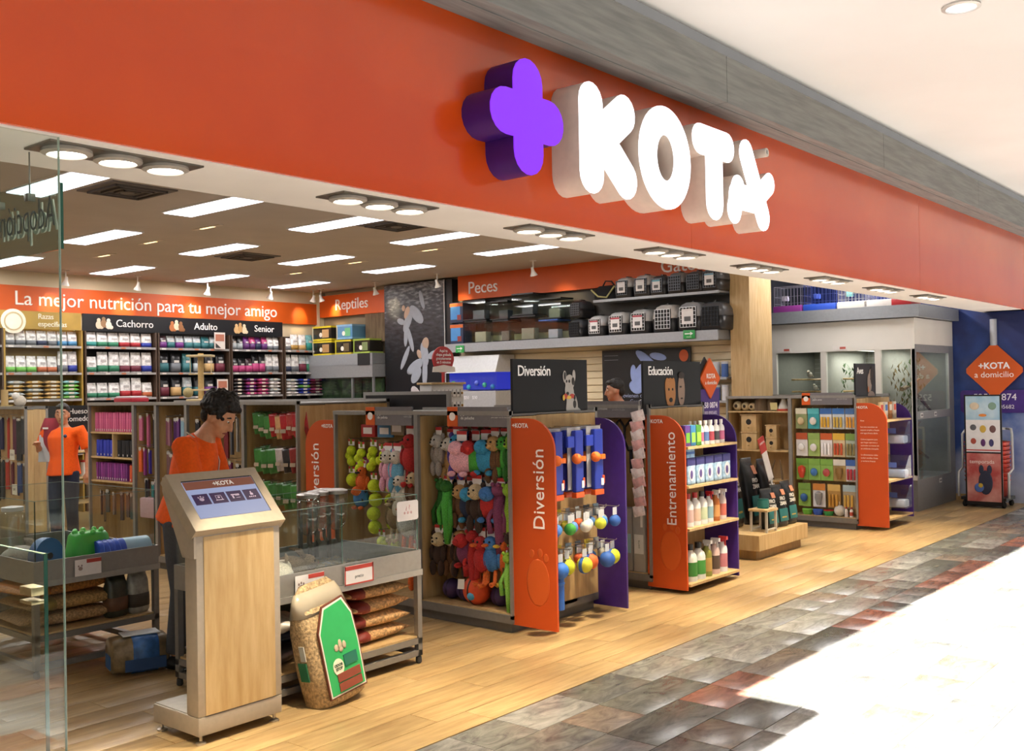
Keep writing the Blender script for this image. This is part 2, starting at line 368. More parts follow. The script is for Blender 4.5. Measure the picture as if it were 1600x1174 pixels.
we = struct('wall_end', bx(14.95, 15.1, YF + .35, 6.6, 0, ZC).mesh('wall_end', m))
struct('baseboard_end', bx(14.93, 14.95, YF + .49, 4.5, 0, .09).mesh('baseboard', WOOD))
obj('wall_end_strip', bx(14.945, 14.951, YF + .02, YF + .36, 0, ZS).mesh('strip', m), we)

# ---------------------------------------------------------------- ceiling fittings
def ceiling_light(x, y, i, row):
    nm = f'long white fluorescent ceiling panel, {ORD[i]} from the left in the {row} row'
    r = spawn('ceiling_light', [P('frame', cached('clf', lambda: bx(-.17, .17, -.63, .63, -.012, .0).mesh('frame', 'matte')), 'e8e6e4'),
                                P('diffuser', cached('cld', lambda: bx(-.15, .15, -.61, .61, -.02, -.0125).mesh('diffuser', emat('tube_light', 'f6f2ff', 4.5))))], nm, 'ceiling light', (x, y, ZC), 0, 'fluorescent ceiling panels')
    lamp('tube_lamp', 'AREA', r, (0, 0, -.03), 22, (1, .95, .90), shape='RECTANGLE', size=.3, size_y=1.2)
for row, y, x0, dx, n in (('nearest', 8.25, 1.09, 1.49, 7), ('middle', 10.75, 2.73, 1.52, 6), ('farthest', 13.45, 4.42, 1.56, 5)):
    for i in range(n): ceiling_light(x0 + dx * i, y, i, row)
for i, x in enumerate((9.4, 12.6, 14.0)):  # unseen panels added to brighten the right part of the shop
    r = spawn('ceiling_light', [P('frame', _mc['clf'], 'e8e6e4'), P('diffuser', _mc['cld'])], f'added ceiling fill light hidden above the soffit, {ORD[i]} towards the aviary', 'ceiling light', (x, 5.3, ZC), PI / 2, 'fluorescent ceiling panels')
    lamp('tube_lamp', 'AREA', r, (0, 0, -.03), 30, (1, .95, .90), shape='RECTANGLE', size=.3, size_y=1.2)
for i, (x, y) in enumerate(((4.62, 8.13), (7.57, 7.89), (7.94, 11.05))):
    parts = [P('frame', cached('dif', lambda: bx(-.3, .3, -.3, .3, -.012, 0).mesh('frame', 'matte')), '6d655f')]
    for k in range(3):
        q = .24 - k * .08
        parts.append(P('louver', cached(('lou', k), lambda: MB().box(-q, q, -q, -q + .02, -.03, -.012).box(-q, q, q - .02, q, -.03, -.012).box(-q, -q + .02, -q, q, -.03, -.012).box(q - .02, q, -q, q, -.03, -.012).mesh('louver', 'matte')), '5a534e'))
    parts.append(P('hub', m_cyl(.06, .012, 'matte'), '6d655f', (0, 0, -.03)))
    spawn('air_diffuser', parts, ['square grey ceiling air diffuser just behind the white soffit', 'square grey ceiling air diffuser beside the second row of panels', 'square grey ceiling air diffuser deeper in the shop'][i], 'air vent', (x, y, ZC))
k = 0
for (x, y) in ((6.25, 9.4), (6.4, 10.77), (6.6, 12.2), (9.25, 9.04), (9.41, 10.64), (9.62, 12.2)):  # warm reflections on the ceiling, imitated by glowing strips
    r = spawn('ceiling_glint', [P('frame', cached('slf', lambda: bx(-.03, .03, -.25, .25, -.006, 0).mesh('frame', 'matte')), 'cfc4b4'), P('lens', cached('sll', lambda: bx(-.018, .018, -.12, .12, -.009, -.0065).mesh('lens', emat('warm_glint', 'ffdca0', 2.6))))],
              f'narrow glowing warm glint on the ceiling, {ORD[k % 3]} from the front of its {"left" if k < 3 else "right"} line', 'ceiling light', (x, y, ZC), 0, 'warm ceiling glints'); k += 1
# triple soffit downlights with the warm pools on the floor
for i in range(8):
    x = 2.02 + 1.345 * i
    parts = [P('plate', cached('trp', lambda: bx(-.31, .31, -.1, .1, -.008, 0).mesh('plate', 'metal', False, .002)), '86817a')]
    for q in (-.2, 0, .2):
        parts.append(P('lamp_ring', m_lathe([(.088, 0), (.09, -.012), (.07, -.02), (.066, -.004)], 'satin', 20), 'b5b0a8', (q, 0, -.008),
                       subs=[P('bulb', m_lathe([(.064, -.004), (.062, -.014), (.03, -.02)], emat('spot_bulb', 'fff2e0', 9), 16))]))
    r = spawn('soffit_downlight', parts, f'triple round downlight plate in the white soffit, {ORD[i]} from the left', 'downlight', (x, 3.62, ZS), 0, 'soffit downlights')
    lamp('downlight_lamp', 'SPOT', r, (0, 0, -.04), 430, (1, .84, .60), (.10, 0, 0), spot_size=1.05, spot_blend=.8, shadow_soft_size=.07)
r = spawn('mall_downlight', [P('ring', m_lathe([(.11, 0), (.115, -.012), (.09, -.018), (.085, -.002)], 'satin', 24), 'd8d6d2'), P('bulb', m_cyl(.084, .006, emat('mall_bulb', 'ffffff', 3), 20), None, (0, 0, -.01))],
          'round recessed downlight in the white mall ceiling', 'downlight', (6.62, 1.86, 4.0))
# small white reflector spots along the two walls
tracks = [(7.0, 14.0, 0), (8.1, 14.0, 0), (9.3, 14.0, 0), (10.5, 14.0, 0), (11.45, 14.05, 0), (11.5, 13.9, 1), (11.35, 12.35, 1), (11.25, 10.85, 1), (11.1, 8.85, 1)]
tl = ['leftmost of the white spot lamps over the nutrition sign', 'white spot lamp over the nutrition sign, second from the left', 'white spot lamp over the nutrition sign, third from the left', 'white spot lamp over the nutrition sign, fourth from the left',
      'white spot lamp over the right end of the nutrition sign', 'tilted white spot lamp at the corner of the Reptiles bay', 'white spot lamp in front of the Reptiles sign', 'tilted white spot lamp beside the dark fish banner', 'white spot lamp in front of the Peces sign']
for (x, y, w), lb in zip(tracks, tl):
    rz = 0 if w == 0 else -PI / 2
    r = spawn('spot_lamp', [P('mount', m_cyl(.05, .012, 'plastic'), 'c9c4bc', (0, 0, -.012)), P('stem', m_cyl(.012, .09, 'plastic'), 'd8d4cc', (0, 0, -.1)),
                            P('reflector', m_lathe([(.018, .1), (.024, .05), (.03, .03), (.055, -.02), (.05, -.022)], 'plastic'), 'f2efe9', (0, .01, -.19), (.35, 0, 0),
                              subs=[P('bulb', m_cyl(.045, .006, emat('track_bulb', 'fff0d8', 5)), None, (0, 0, -.022))])], lb, 'spot lamp', (x, y, ZC), rz, 'wall spot lamps')
    lamp('spot_bulb_lamp', 'SPOT', r, (0, .04, -.24), 24, (1, .76, .42), (1.0 if w == 0 else 1.12, 0, 0), spot_size=.95, spot_blend=.9, shadow_soft_size=.03)
# ================================================================ shop sign: plus symbol and four letters
def capsule(x0, z0, x1, z1, r, n=9):
    a = math.atan2(z1 - z0, x1 - x0)
    return [(x1 + r * math.cos(a - PI / 2 + PI * i / n), z1 + r * math.sin(a - PI / 2 + PI * i / n)) for i in range(n + 1)] + [(x0 + r * math.cos(a + PI / 2 + PI * i / n), z0 + r * math.sin(a + PI / 2 + PI * i / n)) for i in range(n + 1)]
def ring_mb(cx, cz, a, b, ia, ib, d, n=40):
    mb = MB(); v = []; f = []
    for y in (0, d):
        for (p, q) in ((a, b), (ia, ib)):
            v += [(cx + p * math.cos(2 * PI * i / n), y, cz + q * math.sin(2 * PI * i / n)) for i in range(n)]
    for i in range(n):
        j = (i + 1) % n
        f += [(i, j, n + j, n + i), (2 * n + i, 3 * n + i, 3 * n + j, 2 * n + j), (i, 2 * n + i, 2 * n + j, j), (n + i, n + j, 3 * n + j, 3 * n + i)]
    return mb.add(v, f)
sg = obj('shop_sign', None, loc=(4.05, 3.25, 3.08)); tag(sg, 'glowing purple plus and white KOTA letters on the orange fascia', 'sign')
FACEW = emat('sign_white', 'fffaff', 2.2); FACEP = emat('sign_purple', '8a2cff', 1.15)
def letter(name, strokes, side, face, ring=None, poly=None):
    def mk(d, y0):
        mb = MB()
        if poly: mb.prism(poly, d)
        for s in strokes: mb.prism(capsule(*s), d)
        if ring: q = ring_mb(*ring, d); mb.add(q.v, q.f)
        return mb.xf(Matrix.Translation((-4.05, y0, -3.08)))
    o = obj(name, mk(.2, 0).mesh(name, 'plastic', 'auto'), sg, side); obj('lit_face', mk(.006, -.006).mesh('lit_face', face), o)
pp = []
for q in range(4):
    a = q * PI / 2
    for i in range(10): b_ = a - PI / 2 + PI * i / 9; pp.append((4.055 + .178 * math.cos(a) + .118 * math.cos(b_), 3.075 + .18 * math.sin(a) + .118 * math.sin(b_)))
    pp.append((4.055 + .118 * (math.cos(a) - math.sin(a)), 3.075 + .118 * (math.sin(a) + math.cos(a))))
letter('plus_symbol', [], '35106a', FACEP, poly=pp)
letter('letter', [(4.61, 2.87, 4.61, 3.265, .112), (4.62, 3.03, 4.94, 3.26, .112), (4.68, 3.1, 4.95, 2.88, .112)], 'd9cfc4', FACEW)
letter('letter', [], 'd9cfc4', FACEW, (5.39, 3.08, .3, .315, .1, .14))
letter('letter', [(5.82, 3.275, 6.18, 3.275, .1), (6.0, 3.25, 6.0, 2.88, .112)], 'd9cfc4', FACEW)
letter('letter', [(6.27, 2.87, 6.33, 3.02, .095), (6.46, 3.28, 6.70, 2.87, .1), (6.29, 2.97, 6.62, 2.97, .09), (6.62, 3.0, 6.81, 3.12, .08)], 'd9cfc4', FACEW)
o = obj('registered_mark', m_prism([(.032 * math.cos(2 * PI * i / 18), .032 * math.sin(2 * PI * i / 18)) for i in range(18)], .2, 'plastic'), sg, 'd9cfc4', (6.79 - 4.05, 0, 3.345 - 3.08))
obj('lettering', font('R', .04, .001), o, '777777', (0, -.002, 0), FACE_Y)

# ================================================================ storefront glass at the left
def glass_box(*a, k=GLASS): return MB().box(*a).mesh('pane', k)
GEDGE = surfmat('glass_edge', '2f5a4e', .1)
w1 = struct('window_1', glass_box(-4, 1.72, 3.475, 3.487, .01, ZS - .002))
obj('pane_edge', bx(1.719, 1.7215, 3.475, 3.487, .01, ZS - .002).mesh('pane_edge', surfmat('glass_edge_pale', '9fb5a8', .15)), w1)
low = spawn('glass_barrier', [P('pane', glass_box(-.006, .006, 0, 1.6, .02, 1.15)), P('pane_edge', bx(-.0065, .0065, -.002, .001, .02, 1.152).mesh('pane_edge', GEDGE)), P('top_edge', bx(-.0065, .0065, 0, 1.6, 1.149, 1.152).mesh('top_edge', surfmat('glass_edge_top', '7d9d96', .1))),
                              P('clip', m_box(.05, .09, .03, 'metal', .004), 'd9c9a0', (0, .1, 1.0)), P('clip', m_box(.05, .09, .012, 'metal', .003), 'd9c9a0', (0, .1, .97)), P('shoe', m_box(.05, 1.6, .02, 'metal'), '9a9a9a', (0, .8, 0))],
            'low clear glass barrier with a brass clip beside the shop window', 'glass barrier', (1.665, 3.50, 0))
ad = spawn('hanging_glass_sign', [P('plate', MB().prism([(0, 0), (1.0, 0), (1.0, .265), (.03, .265), (0, .235)], .008).xf(Matrix.Rotation(PI / 2, 4, 'Z')).mesh('plate', glassmat('sign_glass', (.78, .86, .84), 0, .05)),),
                                  P('plate_edge', bx(-.009, .001, -.002, .001, 0, .235).mesh('edge', surfmat('glass_edge', '2f5a4e', .1))),
                                  P('lettering', font('Adopción', .165, .003, 'LEFT'), 'e8e6da', (.004, .045, .125), Matrix(((0, 0, 1), (1, 0, 0), (0, 1, 0))).to_euler(), (.68, 1, 1)),
                                  P('lettering_outline', font('Adopción', .165, .001, 'LEFT', bold=-.002), '3c4642', (-.014, .03, .135), Matrix(((0, 0, 1), (1, 0, 0), (0, 1, 0))).to_euler(), (.68, 1, 1))]
           + [P('rod', m_cyl(.003, .2, 'metal', 8), '8a8a84', (0, q, .2), subs=[P('clip', m_box(.03, .03, .03, 'metal', .003), '9a9a94')]) for q in (.25, .5)],
           'glass sign hanging from the soffit with Adopción seen mirrored from behind', 'sign', (1.755, 3.525, 2.215))

# ================================================================ kiosk
KS = 'b3a99b'
head = MB().box(-.265, .265, 0, .37, -.065, 0).mesh('head', 'satin', 'auto', .006)
SCREEN = emat('screen_pale', 'b9c4ee', .62)
scr = [P('screen', MB().box(-.205, .205, .07, .305, .0, .003).mesh('screen', SCREEN), None, (0, 0, .0005), subs=[
    P('title_bar', MB().box(-.203, .203, .252, .303, .0032, .004).mesh('title_bar', emat('screen_orange', 'a5604a', .45))),
    P('lettering', font('+KOTA', .036, .0004, bold=.0012), 'ffffff', (0.02, .277, .0046)),
    P('screen_top_border', MB().box(-.203, .203, .306, .314, .0, .001).mesh('top_strip', 'matte'), '0c0c0c'), P('screen_border', MB().box(.2055, .211, .07, .314, 0, .001).mesh('screen_border', 'matte'), '0c0c0c')])]  # black strips along the top and right edges of the screen
icons = []
for i in range(4):
    cx = -.146 + i * .098
    sub = []
    if i == 0: sub = [P('icon', MB().ball((0, 0, 0), (.014, .011, .001), 8, 4).ball((-.014, .013, 0), (.005, .006, .001), 6, 4).ball((0, .018, 0), (.005, .006, .001), 6, 4).ball((.014, .013, 0), (.005, .006, .001), 6, 4).mesh('paw', 'paper'), 'd9c9e4', (0, 0, .0012))]
    if i == 1: sub = [P('icon', MB().box(-.022, .022, -.016, -.012, 0, .001).box(-.017, .017, .014, .016, 0, .001).box(-.017, -.015, -.012, .016, 0, .001).box(.015, .017, -.012, .016, 0, .001).box(-.006, .006, -.002, .008, 0, .001).mesh('laptop', 'paper'), 'd9c9e4', (0, 0, .0008))]
    if i == 2: sub = [P('icon', MB().box(-.024, .024, .006, .013, 0, .001).box(-.02, -.012, -.014, .004, 0, .001).box(.0, .024, -.012, -.01, 0, .001).box(.0, .024, .002, .004, 0, .001).mesh('store', 'paper'), 'd9c9e4', (0, 0, .0008))]
    if i == 3: sub = [P('icon', MB().box(-.008, .008, -.004, .008, 0, .001).box(-.004, .002, .008, .02, 0, .001).box(-.022, -.016, -.018, -.012, 0, .001).box(-.011, -.005, -.018, -.012, 0, .001).box(0, .006, -.018, -.012, 0, .001).box(.011, .017, -.018, -.012, 0, .001).mesh('thumb', 'paper'), 'd9c9e4', (0, 0, .0008))]
    icons.append(P('menu_tile', cached('mt', lambda: MB().box(-.044, .044, -.034, .034, 0, .0008).mesh('menu_tile', emat('screen_purple', '5d3a78', .3))), None, (cx, .185, .004), subs=sub))
scr[0] = scr[0][:6] + (scr[0][6] + icons,) + scr[0][7:]
# screen is a sub-part of the head; its marks are merged one level up so that no fourth level is needed
kiosk = obj('touch_kiosk', None, loc=(3.022, 4.31, 0)); tag(kiosk, 'freestanding maple and silver touchscreen kiosk with a tilted screen', 'kiosk')
hd = obj('head', head, kiosk, 'b5aa98', (0, -.03, 1.035), (PI / 4, 0, 0))
def kp(n, d, c=None, l=(0, 0, 0), r=(0, 0, 0)): return obj(n, d, hd, c, l, r)
kp('screen', scr[0][1])
for (n, d, c, l, ro, s, sub, lb) in scr[0][6]:
    kp(n, d, c, l, ro)
    for q in sub: kp('icon', q[1], q[2], tuple(a + b_ for a, b_ in zip(l, q[3])))
obj('body', MB().box(-.245, .245, 0, .1, .136, 1.02).mesh('body', 'satin', 'auto', .006), kiosk, KS)
obj('side_cheek', MB().prism([(0, .9), (.1, .9), (.27, 1.21), (.27, 1.28), (0, 1.03)], .012).xf(Matrix.Translation((-.245, 0, 0)) @ Matrix.Rotation(PI / 2, 4, 'Z') @ Matrix.Diagonal((1, 1, 1, 1))).mesh('cheek', 'satin'), kiosk, KS)
obj('front_panel', MB().box(-.205, .205, -.004, .001, .14, 1.0).mesh('front_panel', WOOD), kiosk)
obj('base', MB().box(-.245, .245, 0, .4, .045, .135).mesh('base', 'satin', 'auto', .006), kiosk, KS)
obj('base_plate', MB().box(-.235, .235, .105, .395, .135, .14).mesh('base_plate', 'satin'), kiosk, 'cfccc6')
obj('power_socket', m_box(.03, .03, .03, 'plastic', .003), kiosk, '8a8a86', (-.1, .2, .14))
for a, b_ in ((-.215, .03), (.215, .03), (-.215, .37), (.215, .37)):
    obj('foot', m_lathe([(.025, 0), (.025, .008), (.008, .016), (.008, .046)], 'metal'), kiosk, 'c9c4ba', (a, b_, 0))

# ================================================================ display pens on steel tables
GM = '84827f'
def pen(nx, ny, zt, zg, label, loc, mid=True, zs=.16):
    r = obj('animal_pen', None, loc=loc); tag(r, label, 'display pen')
    t = .035
    fr = lambda *a: obj('rail', MB().box(*a).mesh('rail', 'satin'), r, GM)
    for (x, y) in ((0, 0), (nx - t, 0), (0, ny - t), (nx - t, ny - t)):
        obj('leg', cached(('leg', zt), lambda: MB().box(0, t, 0, t, .05, zt - .14).mesh('leg', 'satin')), r, GM, (x, y, 0))
        obj('caster', m_lathe([(.008, .05), (.018, .04), (.02, .01), (.012, 0)], 'rubber'), r, '3a3a3a', (x + t / 2, y + t / 2, 0))
    for z in (.05, zs - .036):
        fr(0, nx, 0, t, z, z + t); fr(0, nx, ny - t, ny, z, z + t); fr(0, t, t, ny - t, z, z + t); fr(nx - t, nx, t, ny - t, z, z + t)
    obj('lower_shelf', MB().box(.01, nx - .01, .01, ny - .01, zs, zs + .012).mesh('lower_shelf', WOOD), r)
    for a in (MB().box(0, nx, 0, .012, zt - .14, zt), MB().box(0, nx, ny - .012, ny, zt - .14, zt), MB().box(0, .012, .012, ny - .012, zt - .14, zt), MB().box(nx - .012, nx, .012, ny - .012, zt - .14, zt)):
        obj('tray_side', a.mesh('tray_side', 'satin'), r, '9b9995')
    obj('tray_lip', MB().box(-.006, nx + .006, -.008, 0, zt - .155, zt - .12).mesh('tray_lip', 'satin'), r, 'a8a6a2')
    obj('tray_floor', MB().box(.012, nx - .012, .012, ny - .012, zt - .13, zt - .115).mesh('tray_floor', 'matte'), r, '77736c')
    for a in ((.01, nx - .01, .014, .02), (.01, nx - .01, ny - .02, ny - .014), (.014, .02, .02, ny - .02), (nx - .02, nx - .014, .02, ny - .02)) + (((nx * .48, nx * .48 + .006, .02, ny - .02),) if mid else ()):
        g = obj('pane', MB().box(*a, zt - .06, zg).mesh('pane', GLASS), r)
        x0, x1, y0, y1 = a
        obj('pane_edge', MB().box(x0, x1, y0, y1, zg, zg + .003).mesh('pane_edge', surfmat('glass_edge_top', '7d9d96', .1)), g)
    for x in (.014, nx * .48 if mid else .014, nx - .02): obj('pane_edge', MB().box(x, x + .006, .0135, .0145, zt - .06, zg).mesh('pane_edge', GEDGE), r)
    rr = random.Random(len(label)); bed = MB()
    for k in range(900):
        x = rr.uniform(.04, nx - .04); y = rr.uniform(.04, ny - .04); h = .03 * max(0, math.sin(x * 7) * math.cos(y * 5)) + .004; a = rr.uniform(0, PI); l = rr.uniform(.012, .03)
        bed.box(-l, l, -.002, .002, 0, .003) if False else bed.add([(x - l * math.cos(a), y - l * math.sin(a), zt - .113 + h), (x + l * math.cos(a), y + l * math.sin(a), zt - .113 + h + .006), (x + l * math.cos(a) + .003, y + l * math.sin(a) + .003, zt - .111 + h), (x - l * math.cos(a), y - l * math.sin(a) + .004, zt - .111 + h)], [(0, 1, 2, 3)])
    s = obj('straw_bedding', bed.mesh('straw', 'matte'), r, 'b7a06c'); s['kind'] = 'stuff'
    return r
pen2 = pen(1.2, .82, .70, 1.04, 'glass walled pen on a grey steel table beside the kiosk', (3.28, 4.5, 0))
for x, w, c in ((.32, .1, 'paw'), (.68, .11, 'plain')):
    t_ = spawn('price_tag', [P('card', MB().box(-w, w, -.003, 0, 0, .11).mesh('card', 'paper'), 'f0ecec'), P('red_strip', MB().box(-.01 if c == 'paw' else -w, w, -.0045, -.003, .085, .108).mesh('strip', 'paper'), 'c0453c'), P('print', font('conejo\nenano' if c == 'paw' else 'precio', .026, .0004), '6a6a6a', (.03 if c == 'paw' else 0, -.004, .045), FACE_Y)],
               'white price card with a paw mark on the pen tray beside the kiosk' if c == 'paw' else 'white card with a red border on the pen tray, beside the other price card', 'price card', (3.28 + x, 4.488, .575))
    if c == 'paw': obj('paw_mark', MB().ball((0, 0, 0), (.016, .001, .014), 8, 5).ball((-.016, 0, .018), (.006, .001, .008), 6, 4).ball((0, 0, .024), (.006, .001, .008), 6, 4).ball((.016, 0, .018), (.006, .001, .008), 6, 4).mesh('paw', 'paper'), t_, '8a7a78', (-.06, -.004, .045))
    else: obj('border', MB().box(-w, w, -.0045, -.003, 0, .008).box(-w, -w + .008, -.0045, -.003, 0, .11).box(w - .008, w, -.0045, -.003, 0, .11).mesh('border', 'paper'), t_, 'c0453c')
pen1 = pen(.82, 1.25, .70, 1.06, 'glass walled pen on a grey steel table behind the shop window', (2.83, 6.1, 0), False, .255)
spawn('price_tag', [P('card', MB().box(-.085, .085, -.003, 0, 0, .1).mesh('card', 'paper'), 'e6e2e2'), P('red_strip', MB().box(-.01, .085, -.0045, -.003, .075, .098).mesh('strip', 'paper'), 'b0453c'), P('paw_mark', MB().ball((0, 0, 0), (.014, .001, .012), 8, 5).ball((-.012, 0, .016), (.005, .001, .007), 6, 4).ball((.008, 0, .018), (.005, .001, .007), 6, 4).mesh('paw', 'paper'), '8a7a78', (-.05, -.004, .045))],
      'white price card on the pen tray behind the shop window', 'price card', (3.16, 6.086, .58))
# tall sticker on the pen glass
spawn('care_sticker', [P('card', m_prism([(-.08, 0), (.08, 0), (.09, .01), (.09, .11), (.08, .12), (-.08, .12), (-.09, .11), (-.09, .01)], .003, 'paper'), 'd8d4d6'), P('print', font('¿ ?\n* * *', .04, .0004), 'c98a90', (0, -.002, .06), FACE_Y)],
      'pale rounded sticker on the glass corner of the pen by the kiosk', 'sticker', (4.38, 4.508, .89))
# things inside the pens
for x, y, c, lb in ((3.42, 6.35, '49b84a', 'bright green plastic pet house with a studded roof in the pen'),):
    spawn('pet_house', [P('shell', MB().rings([(0, .13, .1), (.1, .13, .1), (.2, .115, .085), (.22, .1, .07)], 20, 3.5).mesh('shell', 'plastic', True), c)] + [P('stud', m_ball(.018, 'plastic', 8, 6), '6fd66a', (.09 * math.cos(i * PI / 4), .065 * math.sin(i * PI / 4), .225)) for i in range(8)]
          + [P('doorway', m_prism([(.045 * math.cos(PI * i / 8), .06 * math.sin(PI * i / 8) + .03) for i in range(9)] + [(-.045, 0), (.045, 0)], .012, 'matte'), '2f5a2c', (0, -.108, .002))], lb, 'pet house', (x - .12, y, .59))
def lying_tube(c1, c2, r, l, lb, loc, rz):
    spawn('pet_tunnel', [P('shell', MB().lathe([(r * .96, -l / 2), (r, -l / 2 + .01), (r, 0)] , 22).mesh('tube', 'plastic', 'auto'), c1, (0, 0, r), (0, PI / 2, 0)), P('end_section', MB().lathe([(r, 0), (r, l / 2 - .01), (r * .96, l / 2)], 22).mesh('tube', 'plastic', 'auto'), c2, (0, 0, r), (0, PI / 2, 0))]
          + [P('rib', m_lathe([(r * 1.0, -.006), (r * 1.05, 0), (r * 1.0, .006)], 'plastic', 22), c1, (-l * .42 + l * .1 * i, 0, r), (0, PI / 2, 0)) for i in range(4)], lb, 'pet tunnel', loc, rz)
lying_tube('2f55c8', '9cc0dc', .085, .34, 'blue and pale blue ribbed plastic tunnel in the pen', (3.46, 6.22, .59), -.1)
spawn('exercise_wheel', [P('rim', MB().lathe([(.1, -.03), (.11, -.03), (.11, .03), (.1, .03)], 26).mesh('rim', 'plastic', 'auto'), '2c6fae', (0, 0, .115), (PI / 2, 0, 0)), P('disc', m_cyl(.1, .008, 'plastic', 24), 'e9e6dc', (0, .0, .115), (PI / 2, 0, 0)), P('hub', m_cyl(.02, .02, 'plastic'), '2a2a2a', (0, -.02, .115), (PI / 2, 0, 0)), P('stand', m_box(.14, .08, .01, 'plastic', .002), '2c6fae')]
      + [P('spoke', m_box(.006, .004, .08, 'plastic'), '9a9a94', (0, -.012, .115), (0, i * PI / 4, 0)) for i in range(8)], 'round blue and white exercise wheel in the pen', 'exercise wheel', (2.99, 6.28, .59), .3)
def rabbit(c, c2, lb, loc, rz):
    spawn('rabbit', [P('body', MB().ball((0, 0, .075), (.12, .085, .078), 14, 10).ball((.11, 0, .10), (.06, .052, .052), 12, 8).ball((.155, 0, .09), (.028, .026, .024), 8, 6).ball((-.12, 0, .07), (.028, .028, .028), 8, 6).ball((.09, .05, .02), (.05, .025, .022), 8, 6).ball((.09, -.05, .02), (.05, .025, .022), 8, 6).ball((-.05, .07, .03), (.06, .03, .03), 8, 6).ball((-.05, -.07, .03), (.06, .03, .03), 8, 6).mesh('rabbit', 'plush', True), c),
                     P('ear', m_tube([(.09, .025, .14), (.06, .035, .18), (.02, .045, .19)], [(.012, .007), (.02, .007), (.008, .004)], 'plush'), c2), P('ear', m_tube([(.09, -.025, .14), (.06, -.035, .18), (.02, -.045, .19)], [(.012, .007), (.02, .007), (.008, .004)], 'plush'), c2),
                     P('eye', m_ball(.007, 'gloss', 6, 5), '111111', (.145, .036, .115)), P('eye', m_ball(.007, 'gloss', 6, 5), '111111', (.145, -.036, .115)), P('nose', m_ball(.006, 'matte', 6, 5), 'b07a78', (.182, 0, .094))], lb, 'rabbit', loc, rz)
rabbit('e6ddd0', 'b9a890', 'white rabbit with tan patches lying in the pen behind the kiosk', (3.52, 4.66, .588), .7)
rabbit('8d7a60', '75644e', 'brown rabbit behind the white one in the kiosk side pen', (3.70, 4.80, .588), -.3)
spawn('plastic_dome', [P('dome', MB().ball((0, 0, 0), (.12, .12, .15), 18, 8).mesh('dome', glassmat('clear_green', (.82, .92, .84), .1, .06), True))], 'clear greenish plastic dome behind the rabbits', 'pet shelter', (3.68, 5.02, .60))
rabbit('d9d6cf', 'a9a49a', 'pale grey rabbit at the window end of the left pen', (2.98, 6.6, .588), -.4)
def water_bottle(lb, loc, r=.05, h=.2, c='b9c4c4'):
    spawn('water_bottle', [P('bottle', MB().lathe([(r * .95, 0), (r, .02), (r, h), (r * .8, h + .02)], 18).mesh('bottle', glassmat('clear_plastic', (.86, .9, .9), .05, .08), True)), P('cap', m_lathe([(r * .9, 0), (r * .9, .025), (r * .5, .03)], 'plastic'), 'd8d8d8', (0, 0, h + .02)), P('base', m_lathe([(r * 1.02, -.01), (r * 1.02, .03)], 'satin'), c)], lb, 'bottle', loc)
for i, (x, y) in enumerate(((4.05, 5.05), (4.18, 5.12), (4.32, 5.1), (4.28, 5.18))):
    spawn('glass_feeder', [P('jar', MB().lathe([(.03, 0), (.062, .05), (.07, .1), (.07, .23)], 18).mesh('jar', glassmat('clear_plastic', (.86, .9, .9), .05, .08), True)), P('lid', m_lathe([(.074, 0), (.074, .02), (.05, .03)], 'metal'), '8f8b84', (0, 0, .23)), P('spout', m_tube([(0, 0, 0), (0, 0, -.05), (.02, 0, -.08)], .012, 'metal'), '8a8680'), P('bracket', m_box(.02, .02, .34, 'satin'), '5a5854', (0, .08, -.19))],
          f'clear hanging feeder jar with a metal lid, {ORD[i]} along the kiosk side pen', 'feeder', (x, y, .80), group='feeder jars of the pen')
water_bottle('tall clear water dispenser in the pen behind the shop window', (3.0, 6.75, .6), .075, .33)

# sacks on the lower shelves of the pens
def sack(w, l, t, c, loc, rz, lb, panel=None, group=None, k='kibble'):
    ps = [P('sack', m_sack(w, l, t, k), c)]
    if panel: ps.append(P('print_panel', cached(('sp', w, l, t), lambda: MB().rings([(l * .22, w * .505, t * .50), (l * .3, w * .506, t * .48), (l * .43, w * .505, t * .24)], 16, 3).xf(Matrix(((0, 0, -1, 0), (1, 0, 0, 0), (0, 1, 0, t / 2), (0, 0, 0, 1)))).mesh('print', 'paper', True)), panel))
    return spawn('bedding_sack', ps, lb, 'sack', loc, rz, group)
for i in range(4): sack(.42, .50, .09, 'c49a68', (4.21, 4.79, .172 + i * .086), .06 * (-1) ** i + .03, f'clear sack of wood shavings with a maroon end, {["lowest", "second", "third", "topmost"][i]} in the stack of four', '7c2a22', 'stacked shaving sacks')
for i, z in enumerate((.318, .318 + .11)): pass
sack(.3, .42, .12, 'bfa079', (4.1, 4.85, .318 + .395 - .07), .5, 'loose sack of pale shavings squeezed under the pen tray')  if False else None
for i, (x, y, z, c, lb) in enumerate(((3.55, 4.78, .172, '2a2620', 'black glossy feed bag lying under the kiosk side pen'), (3.62, 4.85, .265, '25324a', 'navy feed bag on top of the black one under the pen'), (3.45, 4.72, .36, 'c8c4bc', 'silver feed bag with a handle strap under the pen'), (3.80, 4.95, .355, '34402c', 'dark green feed bag standing behind the leaning sack'), (3.40, 5.05, .172, '25407a', 'blue bag at the back of the lower shelf of the kiosk side pen'))):
    sack(.3, .4, .1, c, (x, y, z), .4 + i, lb, k='foil')
for i, (x, y, z, c) in enumerate(((3.12, 6.42, .267, 'a5835a'), (3.14, 6.40, .36, 'a8834f'), (3.10, 6.44, .47, 'b5793a'))):
    sack(.46, .62, .098, c, (x, y, z - (.02 if i == 2 else 0)), .08 * (i - 1), f'tan sack of shavings under the left pen, {["bottom", "middle", "top"][i]} of the pile', ['', '8f7a3a', 'c4741c'][i] or None, 'sacks under the left pen')
